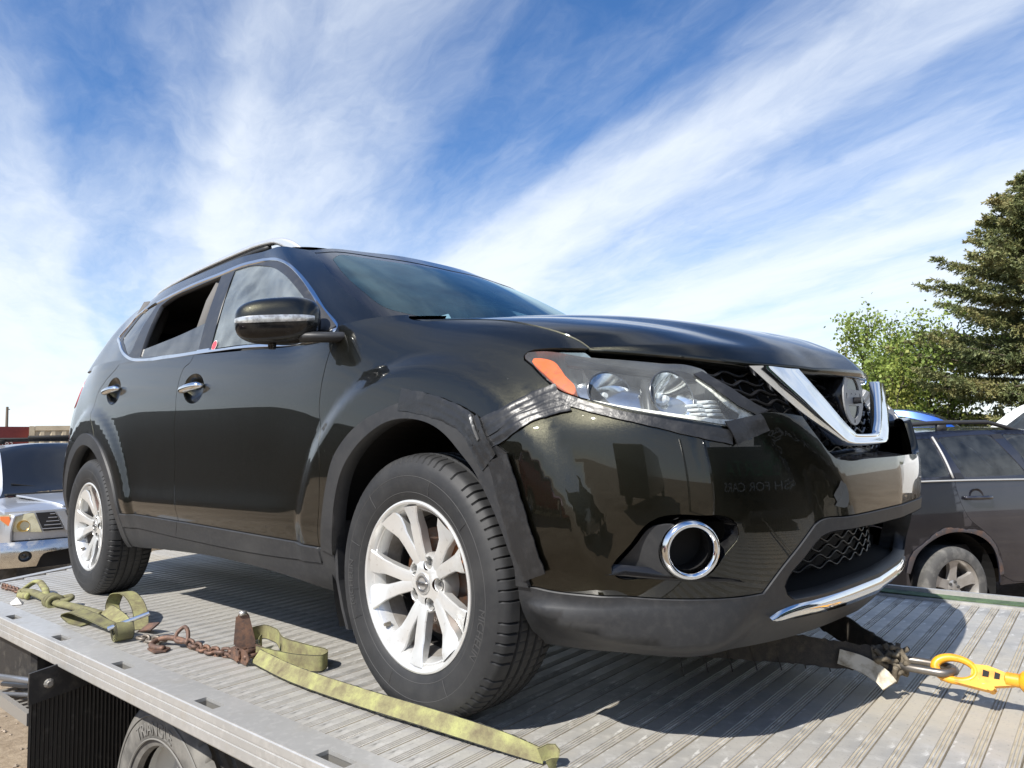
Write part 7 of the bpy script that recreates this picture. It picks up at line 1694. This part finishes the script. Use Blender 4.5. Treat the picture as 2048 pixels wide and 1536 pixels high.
def far_wood():
    r=np.random.default_rng(8); n=9000; a=np.radians(r.uniform(100,175,n)); d=r.uniform(110,140,n); z=np.abs(r.normal(0,1.6,n))*(.5+.5*np.sin(a*37)**2); C=np.stack([1.5+d*np.cos(a),-2+d*np.sin(a),GZ+z],1); A=unit(r.normal(0,1,(n,3))); B=unit(np.cross(A,r.normal(0,1,(n,3)))); l=r.uniform(.5,1.1,n); V,Fq=quads(C,A,B,l*.8,l); o=obj('distant_trees',mkmesh('distant_trees',V,Fq,DRYL,False)); tag(o,'distant line of low trees on the horizon','trees',kind='stuff')
far_wood()
# ================= yard behind the photographer (seen in the paintwork) =================
def yard_behind():
    SH=mat('dark_brown_shed_sheet',(.045,.038,.035),.7,noise=(3,(.075,.065,.055),.4,.75,.1,5)); 
    def shed(name,loc,rz,L,W,Hh,label):
        par=empty(name,loc,rz,label,'shed'); n=int(L/.3)
        for sy in(-1,1):
            pts=[]
            for i in range(n): x=-L/2+i*.3; pts+=[(x,0),(x+.1,0),(x+.15,.03),(x+.25,.03)]
            pts.append((L/2,0)); P=np.array([[(x,sy*(W/2-d),z) for z in(0,Hh)] for x,d in pts]); mb=MB(); mb.grid(P,sy<0); mb.obj('wall',SH,par)
        for sx in(-1,1): mb=MB(); mb.prism([(-W/2,0),(W/2,0),(W/2,Hh),(0,Hh+.12),(-W/2,Hh)],.06,(sx*(L/2),0,0),(0,1,0),(0,0,1),(1,0,0)); mb.obj('gable',SH,par)
        for sy in(-1,1): mb=MB(); mb.add([(-L/2-.2,sy*(W/2+.25),Hh-.08),(L/2+.2,sy*(W/2+.25),Hh-.08),(L/2+.2,0,Hh+.14),(-L/2-.2,0,Hh+.14)],[(0,1,2,3)]); mb.obj('roof_slope',SH,par)
        for x in np.arange(-L/2+2.5,L/2-2,5.5): mb=MB(); mb.box((x,W/2+.03,1.5),(3.0,.05,3.0)); mb.obj('roller_door',mat('grey_roller_door',(.07,.07,.075),.5),par)
    shed('workshop_shed',(-21.5,-12.5,GZ),math.radians(119),26,9,2.95,'long dark workshop shed across the yard behind the photographer')
    # black box truck with lettering just behind the photographer
    par=empty('box_truck',(5.6,-8.6,GZ),math.radians(-38),'black box truck parked in the yard behind the photographer','truck'); BK=mat('black_truck_paint',(.012,.013,.012),.25,coat=.8)
    mb=MB(); mb.box((0,0,1.75),(5.2,2.3,2.3),bev=.05); mb.obj('box_body',BK,par)
    mb=MB(); mb.prism([(2.65,-.55),(2.65,1.0),(3.5,1.0),(4.1,.35),(4.7,.2),(4.75,-.5)],2.1,(0,-1.05,1.2),(1,0,0),(0,0,1),(0,1,0)); mb.obj('cab',BK,par)
    for x in(-1.6,3.6): 
        for y in(-.95,.95): k=MB(); k.lathe([(0,-.12),(.22,-.12),(.25,-.15),(.38,-.14),(.42,-.1),(.42,.12),(0,.14)],32,'y'); k.obj('wheel',RUB,par,angle=40,loc=(x,y,.42))
    for t,z,s,c in() and (('ALBERTA',2.35,.62,(.10,.30,.16)),('CASH FOR CARS',1.72,.44,(.55,.56,.55)),('CALL TODAY',1.22,.30,(.45,.46,.45))):
        if t=='CALL TODAY': continue
        me=text_mesh('lettering',t,s,mat('lettering_'+t.split()[0].lower(),c,.6),.004); obj('lettering',me,par,(0,1.158,z),(math.pi/2,0,math.pi))
    mb=MB(); mb.tube([(0,0,0),(0,0,3.6)],.11,12); tag(mb.obj('steel_post',mat('galvanised_post',(.5,.5,.49),.4,.7),None,smooth=True,loc=(6.6,-4.2,GZ)),'galvanised steel post standing in the yard behind the photographer','post')
    small_car('red_car',(-3.2,-8.2,GZ),math.radians(15),mat('red_car_paint',(.36,.02,.02),.25,coat=1),'red car parked in the yard behind the photographer')
    if 0: small_car('tan_car',(-9.8,-9.4,GZ),math.radians(5),mat('tan_car_paint',(.42,.36,.27),.3,coat=1),'tan car parked in the yard behind the photographer')
yard_behind()
